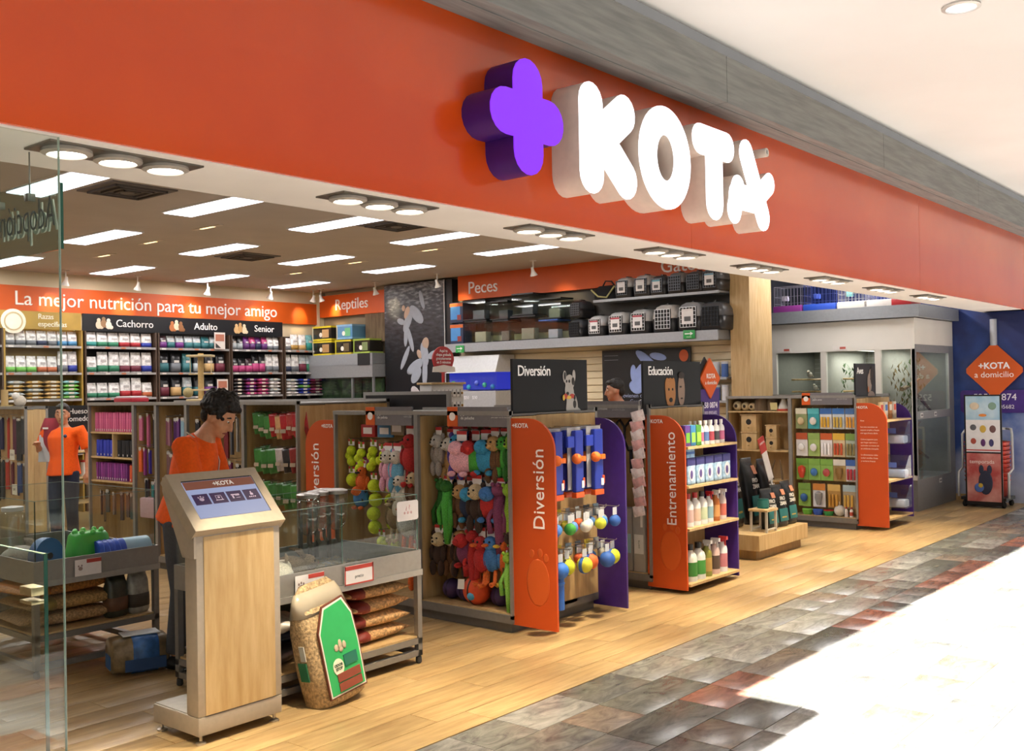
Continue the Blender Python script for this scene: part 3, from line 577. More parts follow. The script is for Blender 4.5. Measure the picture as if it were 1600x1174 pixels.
for i, (x, c, z) in enumerate(((3.40, '3a3c30', .267), (3.55, '9a968c', .267))):
    spawn('feed_bag', [P('bag', m_bag(.15, .11, .28), c), P('print_panel', m_band(.15, .11, .28, .15, .45), ['6a4a34', '4a4238'][i])], ['dark foil feed bag standing under the left pen', 'silver foil feed bag standing under the left pen by the leg'][i], 'feed bag', (x, 6.2, z), .2)
for i, z in enumerate((.267, .365, .46)): sack(.42, .5, .1, ['8b8a84', 'b6b8b8', '9fb4c6'][i], (2.98, 6.98, z), .3 * i, ['grey clear sack at the bottom of the pile behind the glass', 'pale clear sack in the middle of the pile behind the glass', 'bluish white sack on top of the pile behind the glass'][i], k='foil')
# floor sacks
spawn('litter_sack', [P('sack', MB().rings([(-.17, .09, .09), (-.155, .115, .105), (0, .125, .115), (.155, .115, .105), (.17, .09, .09)], 16, 3.2).xf(Matrix(((0, 0, 1, 0), (1, 0, 0, 0), (0, 1, 0, .115), (0, 0, 0, 1)))).mesh('sack', 'foil', True), '8a7658'),
                      P('blue_band', MB().rings([(-.05, .127, .117), (.1, .127, .117)], 16, 3.2).xf(Matrix(((0, 0, 1, 0), (1, 0, 0, 0), (0, 1, 0, .115), (0, 0, 0, 1)))).mesh('band', 'foil', True), '3f6fb4'), P('white_panel', MB().box(-.1, .12, -.07, .06, .229, .235).mesh('panel', 'paper', False, .002), 'c9ccd0'), P('end_label', MB().box(-.176, -.17, -.06, .06, .04, .12).mesh('label', 'paper'), '3f74b8'), P('side_label', MB().box(-.1, .14, -.128, -.12, .03, .1).mesh('side', 'paper'), '2f4f80')],
      'blue and brown compressed sack lying on the wooden floor', 'sack', (3.32, 5.80, 0), -.3)
lean = spawn('shaving_sack', [P('sack', MB().rings([(0, .15, .075), (.02, .175, .1), (.2, .185, .11), (.42, .18, .105), (.52, .17, .07), (.58, .165, .028), (.62, .14, .012), (.66, .10, .006)], 20, 3.4).mesh('sack', 'kibble', True), 'b59a72'),
                              P('clear_top', MB().rings([(.50, .176, .08), (.585, .168, .03), (.625, .145, .015)], 20, 3.4).mesh('top', 'gloss', True), 'b8ad98'),
                              P('green_panel', MB().prism([(-.115, .06), (.125, .06), (.13, .30), (.12, .45), (.07, .54), (-.06, .52), (-.115, .40)], .012).xf(Matrix.Translation((0, -.116, 0))).mesh('panel', 'paper', False, .003), '2fae62'),
                              P('brown_border', MB().prism([(-.13, .045), (.14, .045), (.145, .30), (.135, .46), (.085, .56), (-.07, .54), (-.13, .41)], .012).xf(Matrix.Translation((0, -.113, 0))).mesh('border', 'paper', False, .003), '6d3a28'),
                              P('white_line', MB().prism([(-.123, .052), (.133, .052), (.138, .30), (.128, .455), (.078, .55), (-.066, .53), (-.123, .405)], .012).xf(Matrix.Translation((0, -.1145, 0))).mesh('line', 'paper', False, .003), 'e8e2d6'),
                              P('badge', m_prism([(.038 * math.cos(2 * PI * i / 20), .045 * math.sin(2 * PI * i / 20)) for i in range(20)], .004, 'paper'), 'efe9cf', (-.04, -.12, .2), subs=[P('lettering', font('ODOR\nSTOP', .02, .0004, bold=.0008), '2c4a34', (0, -.001, 0), FACE_Y)]),
                              P('teal_block', MB().box(.005, .1, -.1215, -.117, .19, .25).mesh('block', 'paper'), '1f6f5c'), P('brown_block', MB().box(-.06, .105, -.1215, -.117, .12, .165).box(-.06, .105, -.1215, -.117, .07, .113).mesh('block', 'paper'), '8a4534'),
                              P('animals_picture', MB().ball((0, 0, 0), (.014, .003, .03), 8, 6).ball((-.03, 0, -.01), (.016, .003, .02), 8, 6).ball((.028, 0, -.008), (.014, .003, .022), 8, 6).ball((0, -.001, -.025), (.016, .003, .014), 8, 6).mesh('picture', 'paper', True), 'c4b49a', (.0, -.118, .31)),
                              P('side_label', MB().box(-.192, -.187, -.05, -.01, .28, .36).mesh('label', 'paper'), 'c9ccc4'), P('side_label', MB().box(-.193, -.188, -.045, .02, .17, .27).mesh('label', 'paper'), '1f6f4c')],
             'clear sack of wood shavings with a green label leaning on the pen table', 'sack', (3.66, 4.345, 0.004), .02, rot=(-.13, -.13, .05))
# ================================================================ gondola shelving
WINGO = surfmat('wing_orange', 'c24a10', .5, .03, 1.2)
WINGP = surfmat('wing_purple', '3d2276', .45, .05, 14)
PEG = woodmat('peg_panel', 'a88a5e', 'c6a878', (6, 6, 1), .55, .03)
def gondola(x0, x1, y0, y1, splits, label, H=1.53, core=.3, deck=True, header=(), end=True):
    """row of shelving that runs along Y; its goods face -X"""
    r = obj('gondola', None, loc=(x0, y0, 0)); tag(r, label, 'shelving')
    w = x1 - x0; l = y1 - y0
    def part(n, mb, m, c=None, lab=None):
        o = obj(n, mb.mesh(n, m), r, c)
        if lab: o['label'] = lab
        return o
    part('core', MB().box(core, w - core, 0, l, .1, H - .03), PEG)
    part('plinth', MB().box(.04, w - .04, .04, l - .04, 0, .07), 'satin', '6d6a67')
    part('base', MB().box(0, w, 0, l, .07, .125), 'satin', '7d7a76')
    if deck: part('deck', MB().box(.02, core, .01, l - .01, .125, .135), WOOD); part('deck', MB().box(w - core, w - .02, .01, l - .01, .125, .135), WOOD)
    for s in [0] + [v - y0 for v in splits] + [l]:
        part('post', MB().box(0, .03, max(s - .02, 0), min(s + .02, l), .1, H), 'satin', '8d8b88'); part('post', MB().box(w - .03, w, max(s - .02, 0), min(s + .02, l), .1, H), 'satin', '8d8b88')
        part('divider', MB().box(.03, w - .03, max(s - .012, .002), min(s + .012, l - .002), .125, H - .04), WOOD)
    part('top_rail', MB().box(-.004, .04, 0, l, H - .03, H), 'satin', '908e8a'); part('top_rail', MB().box(w - .04, w + .004, 0, l, H - .03, H), 'satin', '908e8a')
    part('top_cover', MB().box(.04, w - .04, 0, l, H - .035, H - .02), 'matte', '6e6c69')
    for (ya, yb, t1, t2) in header:
        h = part('header', MB().box(.0, .02, ya - y0, yb - y0, H - .11, H + .03), 'satin', '77757a')
        obj('tag_block', MB().box(-.004, .0, yb - y0 - .1, yb - y0, H - .11, H + .03).mesh('tag', ORANGE), h)
        obj('tag_mark', m_prism([(.03 * math.cos(2 * PI * i / 14), .03 * math.sin(2 * PI * i / 14)) for i in range(14)], .002, 'paper'), h, 'f0e6de', (-.005, yb - y0 - .05, H - .04), (0, 0, -PI / 2))
        obj('lettering', font(t1, .03, .0005, 'LEFT'), h, 'dcdcdc', (-.003, yb - y0 - .13, H - .035), FACE_X)
        obj('lettering', font(t2, .016, .0005, 'LEFT'), h, 'b9b9b9', (-.003, yb - y0 - .42, H - .035), FACE_X)
    return r
def wing(r, x, y, z, w, h, m, text=None, flip=False, small=None, motif=True):
    """flat end panel standing out along Y with one rounded top corner; local outline X -> world -Y"""
    M_ = Matrix(((0, 1, 0, 0), (1 if flip else -1, 0, 0, 0), (0, 0, 1, 0), (0, 0, 0, 1)))
    mb = MB().prism(wing_pts(w, h), .018).xf(M_)
    o = obj('wing_panel', mb.mesh('wing_panel', m, False), r, None, (x - r.location.x, y - r.location.y, z)); o['label'] = 'orange end panel' if m is WINGO else 'purple end panel'
    s = 1 if flip else -1
    if text:
        obj('lettering', font(text, .137 if len(text) < 11 else .125, .002, 'LEFT', 1.02), o, 'fff6f0', (-.003, s * w * .66, h * .47 if len(text) < 11 else h * .365), UP_X)
        obj('logo_lettering', font('+KOTA', .042, .001, bold=.001), o, 'f3e9e2', (-.003, s * .1, h - .05), FACE_X)
    if motif and text:
        pw = MB().ball((0, 0, 0), (.0015, .10, .16), 16, 8)
        for a_, b_ in ((-.07, .17), (-.02, .2), (.05, .19)): pw.ball((0, a_, b_), (.0015, .022, .03), 8, 6)
        obj('paw_print', pw.mesh('paw_print', surfmat('wing_orange_tone', 'c8561c', .5, .03, 2), True), o, None, (-.001, s * w * .6, h * .22))
    if small:
        for i, t in enumerate(small): obj('lettering', font(t, .024, .0006, 'LEFT', .95), o, 'f0d8c8', (-.003, s * .06, h - .2 - i * .035), FACE_X)
    return o

G1 = gondola(5.35, 6.40, 4.5, 6.34, [5.41], 'toy gondola with orange and purple end panels nearest the kiosk', header=((4.52, 5.08, 'Juguetes\nde peluche', 'texturas suaves y sonidos\npara jugar con tu mascota'), (5.45, 5.95, 'Juguetes\nde pelota', 'lanza, atrapa y\nvuelve a jugar')))
wing(G1, 5.37, 4.52, .065, .39, 1.415, WINGO, 'Diversión'); wing(G1, 6.37, 4.6, .03, .36, 1.42, WINGP)
wing(G1, 5.37, 6.34, .065, .38, 1.39, WINGO, 'Diversión', True)
G2 = gondola(7.16, 8.08, 4.52, 6.2, [5.36], 'gondola with the orange Entrenamiento panel and purple panel', header=((4.56, 5.3, 'Dueño Responsable', 'correas, collares y\naccesorios de paseo'),))
wing(G2, 7.18, 4.57, .03, .37, 1.41, WINGO, 'Entrenamiento'); wing(G2, 8.05, 4.57, .02, .37, 1.40, WINGP)
G4 = gondola(11.36, 12.45, 4.42, 6.05, [5.22], 'bird supplies gondola with an orange panel of small white text', header=((4.46, 5.06, 'Juguetes\npara aves', 'diversión y ejercicio\npara todos los dias'),))
wing(G4, 11.38, 4.44, .05, .36, 1.39, WINGO, None, small=['Aves', '', 'Las aves necesitan un', 'espacio amplio y limpio', 'con agua fresca diaria', '', 'Coloca juguetes para', 'que hagan ejercicio y', 'estimulen su mente en', 'un ambiente tranquilo', '', 'La alimentacion debe', 'incluir semillas, frutas', 'y verduras frescas'])
obj('logo_lettering', font('+KOTA', .04, .001, bold=.001), G4, 'f3e9e2', (.016, -.06, 1.39), FACE_X)
wing(G4, 12.42, 4.46, .06, .3, 1.36, WINGP)
G5 = gondola(5.35, 6.40, 6.80, 10.27, [7.56, 8.45, 8.97, 9.38], 'long tall gondola of treats and leashes behind the worker', H=1.61)
G6 = gondola(5.35, 5.62, 11.7, 13.4, [12.9], 'gondola of hanging leashes seen through the shop window', H=1.57, core=.1)
BLACK = surfmat('poster_black', '15161a', .35, .1, 2)
def poster(lb, loc, w, h, text, tx, art, name='topper_sign'):
    r = obj(name, None, loc=loc); tag(r, lb, 'sign')
    obj('board', MB().box(0, w, 0, .02, 0, h).mesh('board', BLACK), r)
    obj('lettering', font(text, .105, .001, 'LEFT', .92, bold=.001), r, 'ffffff', (tx, -.002, h - .085), FACE_Y)
    for n, mb, c, l in art: obj(n, mb.mesh(n, 'paper', True), r, c, l)
    for q in (w * .2, w * .8): obj('support', MB().box(q - .01, q + .01, .02, .04, -.25, h * .5).mesh('support', 'satin'), r, '6a6a6a')
    return r
flat = lambda l: sum(([('ball', *a)] for a in l), [])
def blobs(*l):
    mb = MB()
    for (x, z, a, b_) in l: mb.ball((x, 0, z), (a, .0025, b_), 14, 8)
    return mb
poster('black Diversión sign with a spotted dog above the toy gondola', (5.42, 4.52, 1.47), .88, .42, 'Diversión', .05, [
    ('dog_picture', blobs((.02, -.06, .075, .12), (.0, .03, .05, .1), (-.005, .13, .058, .06), (-.03, .075, .035, .055), (-.065, .175, .022, .045), (.05, .18, .02, .045), (.06, -.12, .09, .07)), 'a9a7a3', (.66, -.003, .12)),
    ('dog_picture', blobs((-.012, .14, .011, .012), (-.045, .14, .009, .011), (-.035, .05, .018, .013), (.035, .14, .018, .03), (.05, -.03, .02, .03), (.0, -.1, .016, .022), (.05, .02, .014, .02), (-.065, .18, .012, .03)), '2a2829', (.66, -.006, .12)),
    ('rope_toy_picture', blobs((-.06, .03, .03, .02), (.02, .03, .03, .018)), 'b5453a', (.66, -.006, .12)), ('rope_toy_picture', blobs((-.02, .02, .03, .014), (-.085, .02, .014, .022)), 'd8b34a', (.66, -.007, .12))])
poster('black Educación sign with a dog and a face above its gondola', (7.12, 4.54, 1.45), .94, .44, 'Educación', .07, [
    ('dog_picture', blobs((0, 0, .085, .13), (-.05, .05, .04, .08), (.05, .06, .03, .07)), 'a5713f', (.42, -.003, .17)), ('dog_picture', blobs((-.03, .03, .012, .012), (.03, .03, .012, .012), (0, -.06, .03, .02)), '1a1210', (.42, -.006, .17)),
    ('face_picture', blobs((0, 0, .06, .14)), '8b7668', (.60, -.003, .19)), ('face_picture', blobs((-.015, .03, .02, .008), (0, -.07, .02, .007), (0, .13, .055, .03)), '2a211d', (.60, -.006, .19))])
poster('narrow black Aves sign with a woman and a bird above the bird gondola', (11.42, 4.44, 1.42), .62, .47, 'Aves', .04, [
    ('woman_picture', blobs((0, 0, .07, .11), (.04, .1, .05, .06), (.05, -.17, .12, .07)), '8f8078', (.42, -.003, .25)), ('woman_picture', blobs((.05, .06, .05, .11), (.0, .02, .012, .006)), '2a2322', (.44, -.006, .27)), ('bird_picture', blobs((-.03, -.08, .02, .035)), 'b56a42', (.40, -.007, .25))])
# home delivery topper on the second gondola
dm = obj('delivery_topper', None, loc=(8.42, 4.66, 1.3)); tag(dm, 'orange diamond on a purple board with a telephone number by Educación', 'sign')
obj('board', MB().box(-.2, .2, 0, .02, 0, .34).mesh('board', WINGP), dm); obj('dark_backing', MB().prism([(-.02, .26), (.17, .45), (-.02, .64), (-.21, .45)], .012).xf(Matrix.Translation((-.03, .005, 0))).mesh('backing', BLACK), dm)
obj('diamond', MB().prism([(0, .25), (.19, .44), (0, .63), (-.19, .44)], .02).xf(Matrix.Translation((.02, -.012, 0))).mesh('diamond', ORANGE, False, .004), dm)
obj('lettering', font('KOTA', .06, .001, bold=.0015), dm, 'f6eee8', (.02, -.016, .46), FACE_Y); obj('lettering', font('a domicilio', .05, .001), dm, 'f6eee8', (.02, -.016, .40), FACE_Y)
obj('lettering', font('5258 0874', .075, .001, bold=.001), dm, 'ece6f6', (0, -.002, .19), FACE_Y); obj('lettering', font('01 800 8905682', .045, .001), dm, 'd5cce8', (0, -.002, .12), FACE_Y)
# framed dark board on the far side of the toy gondola
obj('pole', MB().box(-.02, .02, .02, .05, -1.28, .5).box(-.18, .18, -.12, .16, -1.3, -1.28).mesh('pole', 'satin'), dm, '6a6a6e')
fb = obj('framed_board', None, loc=(6.45, 6.1, 1.5)); tag(fb, 'dark board in a grey frame above the shelving near Reptiles', 'board')
obj('panel', MB().box(0, .02, .03, 1.07, -.4, .14).mesh('panel', BLACK), fb); obj('frame', MB().box(-.006, .03, 0, 1.1, .14, .17).box(-.006, .03, 0, .03, -.4, .14).box(-.006, .03, 1.07, 1.1, -.4, .14).mesh('frame', 'satin'), fb, '8d8b88'); obj('stand_leg', MB().box(0, .03, .1, .13, -1.5, -.4).box(0, .03, .97, 1.0, -1.5, -.4).mesh('stand', 'satin'), fb, '8d8b88')

# ---------------------------------------------------------------- hanging goods
HOOK = lambda l=.2: m_tube([(0, 0, 0), (-l, 0, 0), (-l - .012, 0, .012)], .003, 'metal', 6)
def card(w, h, c='f0ece8', top='c22f2f'):
    return [P('header_card', m_box(.004, w, h, 'paper'), c, (0, 0, -h), subs=[P('card_strip', m_box(.006, w, h * .35, 'paper'), top, (0, 0, h * .65))])]
def animal(c, c2, s=1.0, kind='bear'):
    """plush toy hanging by its header card; faces -X"""
    k = ('an', kind, c2)
    ps = []
    if kind == 'bear':
        ps = [P('body', cached('anb', lambda: MB().ball((0, 0, -.2), (.045, .055, .075), 10, 8).ball((-.02, .05, -.19), (.022, .022, .055), 8, 6).ball((-.02, -.05, -.19), (.022, .022, .055), 8, 6).ball((-.03, .035, -.29), (.026, .024, .055), 8, 6).ball((-.03, -.035, -.29), (.026, .024, .055), 8, 6).mesh('body', 'plush', True)), c),
              P('head', cached('anh', lambda: MB().ball((-.01, 0, -.1), (.05, .055, .05), 10, 8).ball((-.055, 0, -.11), (.02, .026, .02), 8, 6).mesh('head', 'plush', True)), c2, subs=[P('ear', cached('ane', lambda: MB().ball((0, .05, -.06), (.012, .022, .022), 8, 6).mesh('ear', 'plush', True)), c), P('ear', cached('ane2', lambda: MB().ball((0, -.05, -.06), (.012, .022, .022), 8, 6).mesh('ear', 'plush', True)), c), P('eyes', cached('anx', lambda: MB().ball((-.055, .02, -.085), .007, 6, 5).ball((-.055, -.02, -.085), .007, 6, 5).ball((-.074, 0, -.105), .008, 6, 5).mesh('eyes', 'gloss', True)), '151212')])]
    elif kind == 'long':
        ps = [P('body', cached('anl', lambda: MB().tube([(0, 0, -.08), (-.01, .005, -.2), (-.015, -.008, -.34), (-.01, .006, -.46)], [.035, .04, .036, .02], 9).mesh('body', 'plush', True)), c), P('head', cached('anlh', lambda: MB().ball((-.015, 0, -.07), (.05, .045, .042), 10, 7).ball((-.05, .02, -.035), .014, 8, 6).ball((-.05, -.02, -.035), .014, 8, 6).mesh('head', 'plush', True)), c2),
              P('leg', cached('anlg', lambda: MB().tube([(-.01, .03, -.16), (-.04, .06, -.24), (-.03, .05, -.33)], [.014, .014, .02], 7).mesh('leg', 'plush', True)), c), P('leg', cached('anlg2', lambda: MB().tube([(-.01, -.03, -.16), (-.04, -.06, -.24), (-.03, -.05, -.33)], [.014, .014, .02], 7).mesh('leg', 'plush', True)), c)]
    elif kind == 'round':
        ps = [P('body', cached('anr', lambda: MB().ball((0, 0, -.17), (.075, .085, .09), 12, 9).mesh('body', 'plush', True)), c), P('head', cached('anrh', lambda: MB().ball((-.06, 0, -.1), (.045, .05, .045), 10, 7).mesh('head', 'plush', True)), c2, subs=[P('snout', cached('anrs', lambda: MB().ball((-.105, 0, -.105), (.014, .024, .02), 8, 6).mesh('snout', 'plush', True)), c2)]),
              P('foot', cached('anrf', lambda: MB().ball((-.05, .045, -.255), (.03, .024, .018), 8, 6).mesh('foot', 'plush', True)), c2), P('foot', cached('anrf2', lambda: MB().ball((-.05, -.045, -.255), (.03, .024, .018), 8, 6).mesh('foot', 'plush', True)), c2)]
    elif kind == 'bird':
        ps = [P('body', cached('and', lambda: MB().ball((0, 0, -.2), (.055, .065, .085), 10, 8).ball((0, .068, -.2), (.03, .018, .06), 8, 6).ball((0, -.068, -.2), (.03, .018, .06), 8, 6).mesh('body', 'plush', True)), c), P('head', cached('andh', lambda: MB().ball((-.01, 0, -.1), (.048, .048, .048), 10, 8).mesh('head', 'plush', True)), c, subs=[P('beak', cached('andk', lambda: MB().ball((-.065, 0, -.105), (.03, .022, .012), 8, 6).mesh('beak', 'plush', True)), c2), P('eyes', cached('andx', lambda: MB().ball((-.05, .022, -.085), .008, 6, 5).ball((-.05, -.022, -.085), .008, 6, 5).mesh('eyes', 'gloss', True)), '151212')]),
              P('foot', cached('andf', lambda: MB().tube([(0, .03, -.27), (-.01, .03, -.35), (-.05, .03, -.36)], [.014, .014, .018], 7).mesh('foot', 'plush', True)), c2), P('foot', cached('andf2', lambda: MB().tube([(0, -.03, -.27), (-.01, -.03, -.35), (-.05, -.03, -.36)], [.014, .014, .018], 7).mesh('foot', 'plush', True)), c2)]
    return ps + card(.075, .06)
def hang(name, parts, label, cat, x, y, z, s=1, group=None, rz=0, hook=True):
    r = spawn(name, parts, label, cat, (x, y, z), rz, group, s)
    if hook: obj('hook', cached('hook', lambda: MB().tube([(.16 / 1, 0, .004), (-.02, 0, .004), (-.03, 0, .014)], .003, 6).mesh('hook', 'metal')), r, 'b9b6b0')
    return r
CN = {'9a928a': 'grey', 'c49a63': 'tan', '5b4a9a': 'violet', 'e2a9b4': 'pink', '4aa53f': 'green', '3a8fb8': 'blue', '6b4a2f': 'brown', '2f6d2a': 'dark green', '3a2a22': 'dark brown', 'b02a2a': 'red', '1f2b44': 'navy', '7a3a5c': 'purple', '8fb83a': 'lime', 'd4652a': 'orange', '3f73b0': 'blue', 'c4b08a': 'beige', 'd9d2c4': 'cream', '2a2a2c': 'black', 'd8b340': 'yellow', 'b5b0a8': 'silver grey', '8a4a3a': 'rust'}
rows1 = [('top', 1.40, [('9a928a', 'b5b0a8', 'bear'), ('c49a63', 'd9d2c4', 'bear'), ('5b4a9a', '3a8fb8', 'bear'), ('e2a9b4', 'e2a9b4', 'round'), ('4aa53f', 'b02a2a', 'round'), ('3a8fb8', '3a8fb8', 'round'), ('6b4a2f', 'c49a63', 'bear'), ('4aa53f', '4aa53f', 'bear'), ('2f6d2a', '8fb83a', 'bear')]),
         ('middle', 1.055, [('2f6d2a', '2f6d2a', 'long'), ('4aa53f', '2f6d2a', 'long'), ('6b4a2f', 'c49a63', 'bear'), ('1f2b44', '3a8fb8', 'round'), ('3a2a22', 'c4b08a', 'bear'), ('b02a2a', '3f73b0', 'round'), ('7a3a5c', '7a3a5c', 'long'), ('8fb83a', '8fb83a', 'long')]),
         ('lower', .70, [('3a2a22', 'c4b08a', 'bear'), ('6b4a2f', 'd9d2c4', 'bear'), ('3a2a22', 'c49a63', 'bear'), ('7a3a5c', 'b02a2a', 'round'), ('b02a2a', 'b02a2a', 'long'), ('b02a2a', 'd4652a', 'bird'), ('3f73b0', 'd4652a', 'bird'), ('d4652a', 'd8b340', 'bird'), ('6b4a2f', '3a2a22', 'long')])]
for rn, z, its in rows1:
    n = len(its)
    for i, (c, c2, k) in enumerate(its):
        y = 5.33 - (i + .5) * .80 / n
        kn = dict(bear='plush animal', long='long plush toy', round='round plush toy', bird='plush bird')[k]
        hang('plush_toy', animal(c, c2, 1, k), f'{CN[c]} {kn}, {ORD[i]} from the left, {rn} row of front toy bay', 'plush toy', 5.46 + rnd(-.03, .05), y, z + rnd(-.02, .02), rnd(1.05, 1.2) if k != 'round' else 1.2, 'plush toys of the front bay', rnd(-.3, .3))
# a second rank of toys close behind, seen between the first
for rn, z, cols in (('top', 1.41, ['c49a63', '3f73b0', 'b02a2a', '4aa53f', '6b4a2f', '3a8fb8', 'b02a2a']), ('middle', 1.06, ['1f2b44', '3a2a22', 'b02a2a', '3f73b0', '3a8fb8', '7a3a5c', '2f6d2a']), ('lower', .71, ['7a3a5c', '3a2a22', 'b02a2a', 'b02a2a', '6b4a2f', '6b4a2f', '3a2a22'])):
    for i, c in enumerate(cols):
        hang('plush_toy', animal(c, c, 1, 'bear'), f'{CN[c]} plush animal of the rear rank, {ORD[i]} from the left, {rn} toy row', 'plush toy', 5.58, 5.30 - (i + .5) * .11, z, .9, 'plush toys of the front bay', rnd(-.3, .3))
hang('plush_toy', animal('7fb84a', '8fb83a', 1, 'long'), 'lime green long legged plush frog hanging lowest by the orange panel', 'plush toy', 5.42, 4.57, .58, 1.0)
spawn('rope_ball', [P('ball', m_ball(.105, 'rubber', 20, 14), 'd2491c', (0, 0, .105))] + [P('groove', m_lathe([(.1065, -.006), (.1075, 0), (.1065, .006)], 'rubber', 22), '2a1a14', (0, 0, .105), (PI / 2, a, 0)) for a in (0, .7, -.7)] + [P('rope', m_tube([(0, 0, .2), (-.02, .03, .26), (-.03, .06, .32)], .008, 'fabric'), 'd9d0c0'), P('paper_tag', m_box(.003, .05, .07, 'paper'), 'e8e6e0', (-.108, .06, .12), (0, .2, .4)), P('emblem', m_ball(.03, 'rubber', 10, 6), '4a9ac0', (-.088, -.02, .075))],
      'big orange ridged rubber ball with a rope on the gondola deck', 'dog ball', (5.47, 4.93, .135))
for i, y in enumerate((5.22, 5.08, 4.75)):
    spawn('rubber_ball', [P('ball', m_ball(.075, 'rubber', 16, 10), '3a2350', (0, 0, .075)), P('seam', m_lathe([(.0755, -.004), (.0765, 0), (.0755, .004)], 'rubber', 20), '20122e', (0, 0, .075), (PI / 2, .4, 0))], ['dark purple rubber ball at the far end of the front deck', 'dark purple rubber ball left of the orange ball', 'dark purple rubber ball right of the orange ball'][i], 'dog ball', (5.52, y, .135))
# second bay: tennis balls, rope toys, more plush
TB = 'c6d92c'
def tennis(n, lb, y, z, r=.042, x=5.45, dx=0):
    ps = [P('net', m_tube([(0, 0, 0), (0, 0, -.04)], .012, 'fabric'), '8a9a3a')]
    for i in range(n): ps.append(P('tennis_ball', m_ball(r, 'plush', 14, 9), TB, (rnd(-.01, .01), rnd(-.008, .008) + (r * .9 if dx and i % 2 else 0), -.05 - r - i * (r * (1.1 if dx else 1.95)))))
    hang('tennis_ball_pack', ps + card(.07, .05), lb, 'tennis balls', x, y, z)
tennis(3, 'cluster of yellow tennis balls at the far top of the second toy bay', 6.24, 1.30, .04, 5.45, 1); tennis(4, 'second cluster of yellow tennis balls in the top row', 6.12, 1.28, .038, 5.45, 1); tennis(4, 'third cluster of yellow tennis balls in the top row', 5.98, 1.30, .038, 5.45, 1); tennis(3, 'fourth cluster of tennis balls next to the pink plush rabbit', 5.88, 1.27, .038, 5.45, 1)
tennis(1, 'single yellow tennis ball hanging low by the grey post', 6.24, 1.08, .055); tennis(4, 'long vertical pack of four tennis balls', 5.98, 1.04, .055); tennis(4, 'second long vertical pack of tennis balls beside the first', 5.86, 1.02, .048, 5.52); tennis(2, 'pair of tennis balls on a rope near the pen glass', 5.90, .60, .045); tennis(2, 'pair of tennis balls hanging lowest in the second bay', 5.76, .58, .04)
for i, (y, z, c, c2, k, lb) in enumerate(((5.80, 1.28, 'd8a0b4', 'd9d2c4', 'bear', 'pink and cream plush rabbit in the second toy bay'), (5.70, 1.28, '6aa6c4', 'd9d2c4', 'bear', 'light blue plush rabbit beside the pink one'), (5.55, 1.42, 'b02a2a', 'b02a2a', 'bird', 'red plush rooster with yellow legs at the top of the second bay'), (5.52, 1.12, '6b4a2f', 'c4b08a', 'bear', 'small brown plush monkey under the red rooster'), (5.66, 1.10, 'd9d2c4', 'd9d2c4', 'bear', 'cream plush lamb under the blue rabbit'),
                                          (5.74, .93, '8a7455', 'c4b08a', 'bird', 'brown plush owl with a white face seen behind the pen glass'), (5.60, .92, 'c4c9c9', 'd4652a', 'bird', 'grey plush duck with orange feet seen behind the pen glass'), (5.5, .55, 'd4652a', 'd4652a', 'bear', 'orange plush toy low in the second bay'), (6.12, .98, '3f73b0', 'd4652a', 'round', 'blue plush toy with an orange face behind the pen glass'), (6.1, 1.13, 'd4652a', '2a2a2c', 'bird', 'orange and black plush bird under the tennis ball clusters'))):
    hang('plush_toy', animal(c, c2, 1, k), lb, 'plush toy', 5.44, y, z, 1.25 if i in (2, 6) else (.85 if i > 7 else 1.1))
for i, (y, z, c, lb) in enumerate(((6.05, 1.42, 'b02a2a', 'red and white boxed ball set at the top of the second bay'), (5.86, 1.42, '4a7aa0', 'blue printed toy pack at the top of the second bay'), (6.12, 1.16, '8a3a6a', 'violet and white toy pack under the tennis clusters'), (5.72, 1.44, '8a7a66', 'beige toy pack at the top of the second bay'))):
    hang('toy_pack', [P('pack', m_box(.03, .16, .1, 'paper', .004), c, (0, 0, -.1)), P('label', m_box(.002, .1, .05, 'paper'), 'ece6e4', (-.017, 0, -.075))], lb, 'toy pack', 5.47, y, z)
# Entrenamiento bay side (between the purple and orange panels)
for i in range(7):
    y = 5.30 - i * .11
    hang('dog_harness', [P('strap', cached('harn', lambda: MB().tube([(0, .0, 0), (-.01, .05, -.06), (-.02, .06, -.16), (-.01, .02, -.26), (-.01, -.03, -.26), (-.02, -.06, -.15), (-.01, -.05, -.06), (0, 0, 0)], [(.004, .012)] * 8, 6).mesh('strap', 'fabric', True)), '1a191a'), P('belt', m_box(.006, .03, .22, 'fabric'), '201f22', (-.005, 0, -.45)), P('buckle', m_box(.012, .035, .03, 'metal', .003), '8a8884', (-.01, 0, -.25))], f'black webbing dog harness, {ORD[i]} from the left beside the Entrenamiento panel', 'dog harness', 7.24, y, 1.40, 1.0, 'black harnesses')
for i in range(6):
    spawn('mat_roll', [P('box', m_box(.13, .115, .52, 'paper', .004), ['8f8d88', '9a9892'][i % 2]), P('label', m_box(.003, .09, .16, 'paper'), ['8fb6bc', 'd8d8d2'][i % 2], (-.066, 0, .15), subs=[P('lettering', font('corre', .03, .0004), '5a6a4a', (-.002, 0, .08), UP_X)])], f'tall grey carton on the deck, {ORD[i]} from the left, beside the Entrenamiento panel', 'carton', (7.25, 5.28 - i * .125, .136), 0, 'grey cartons on the deck')
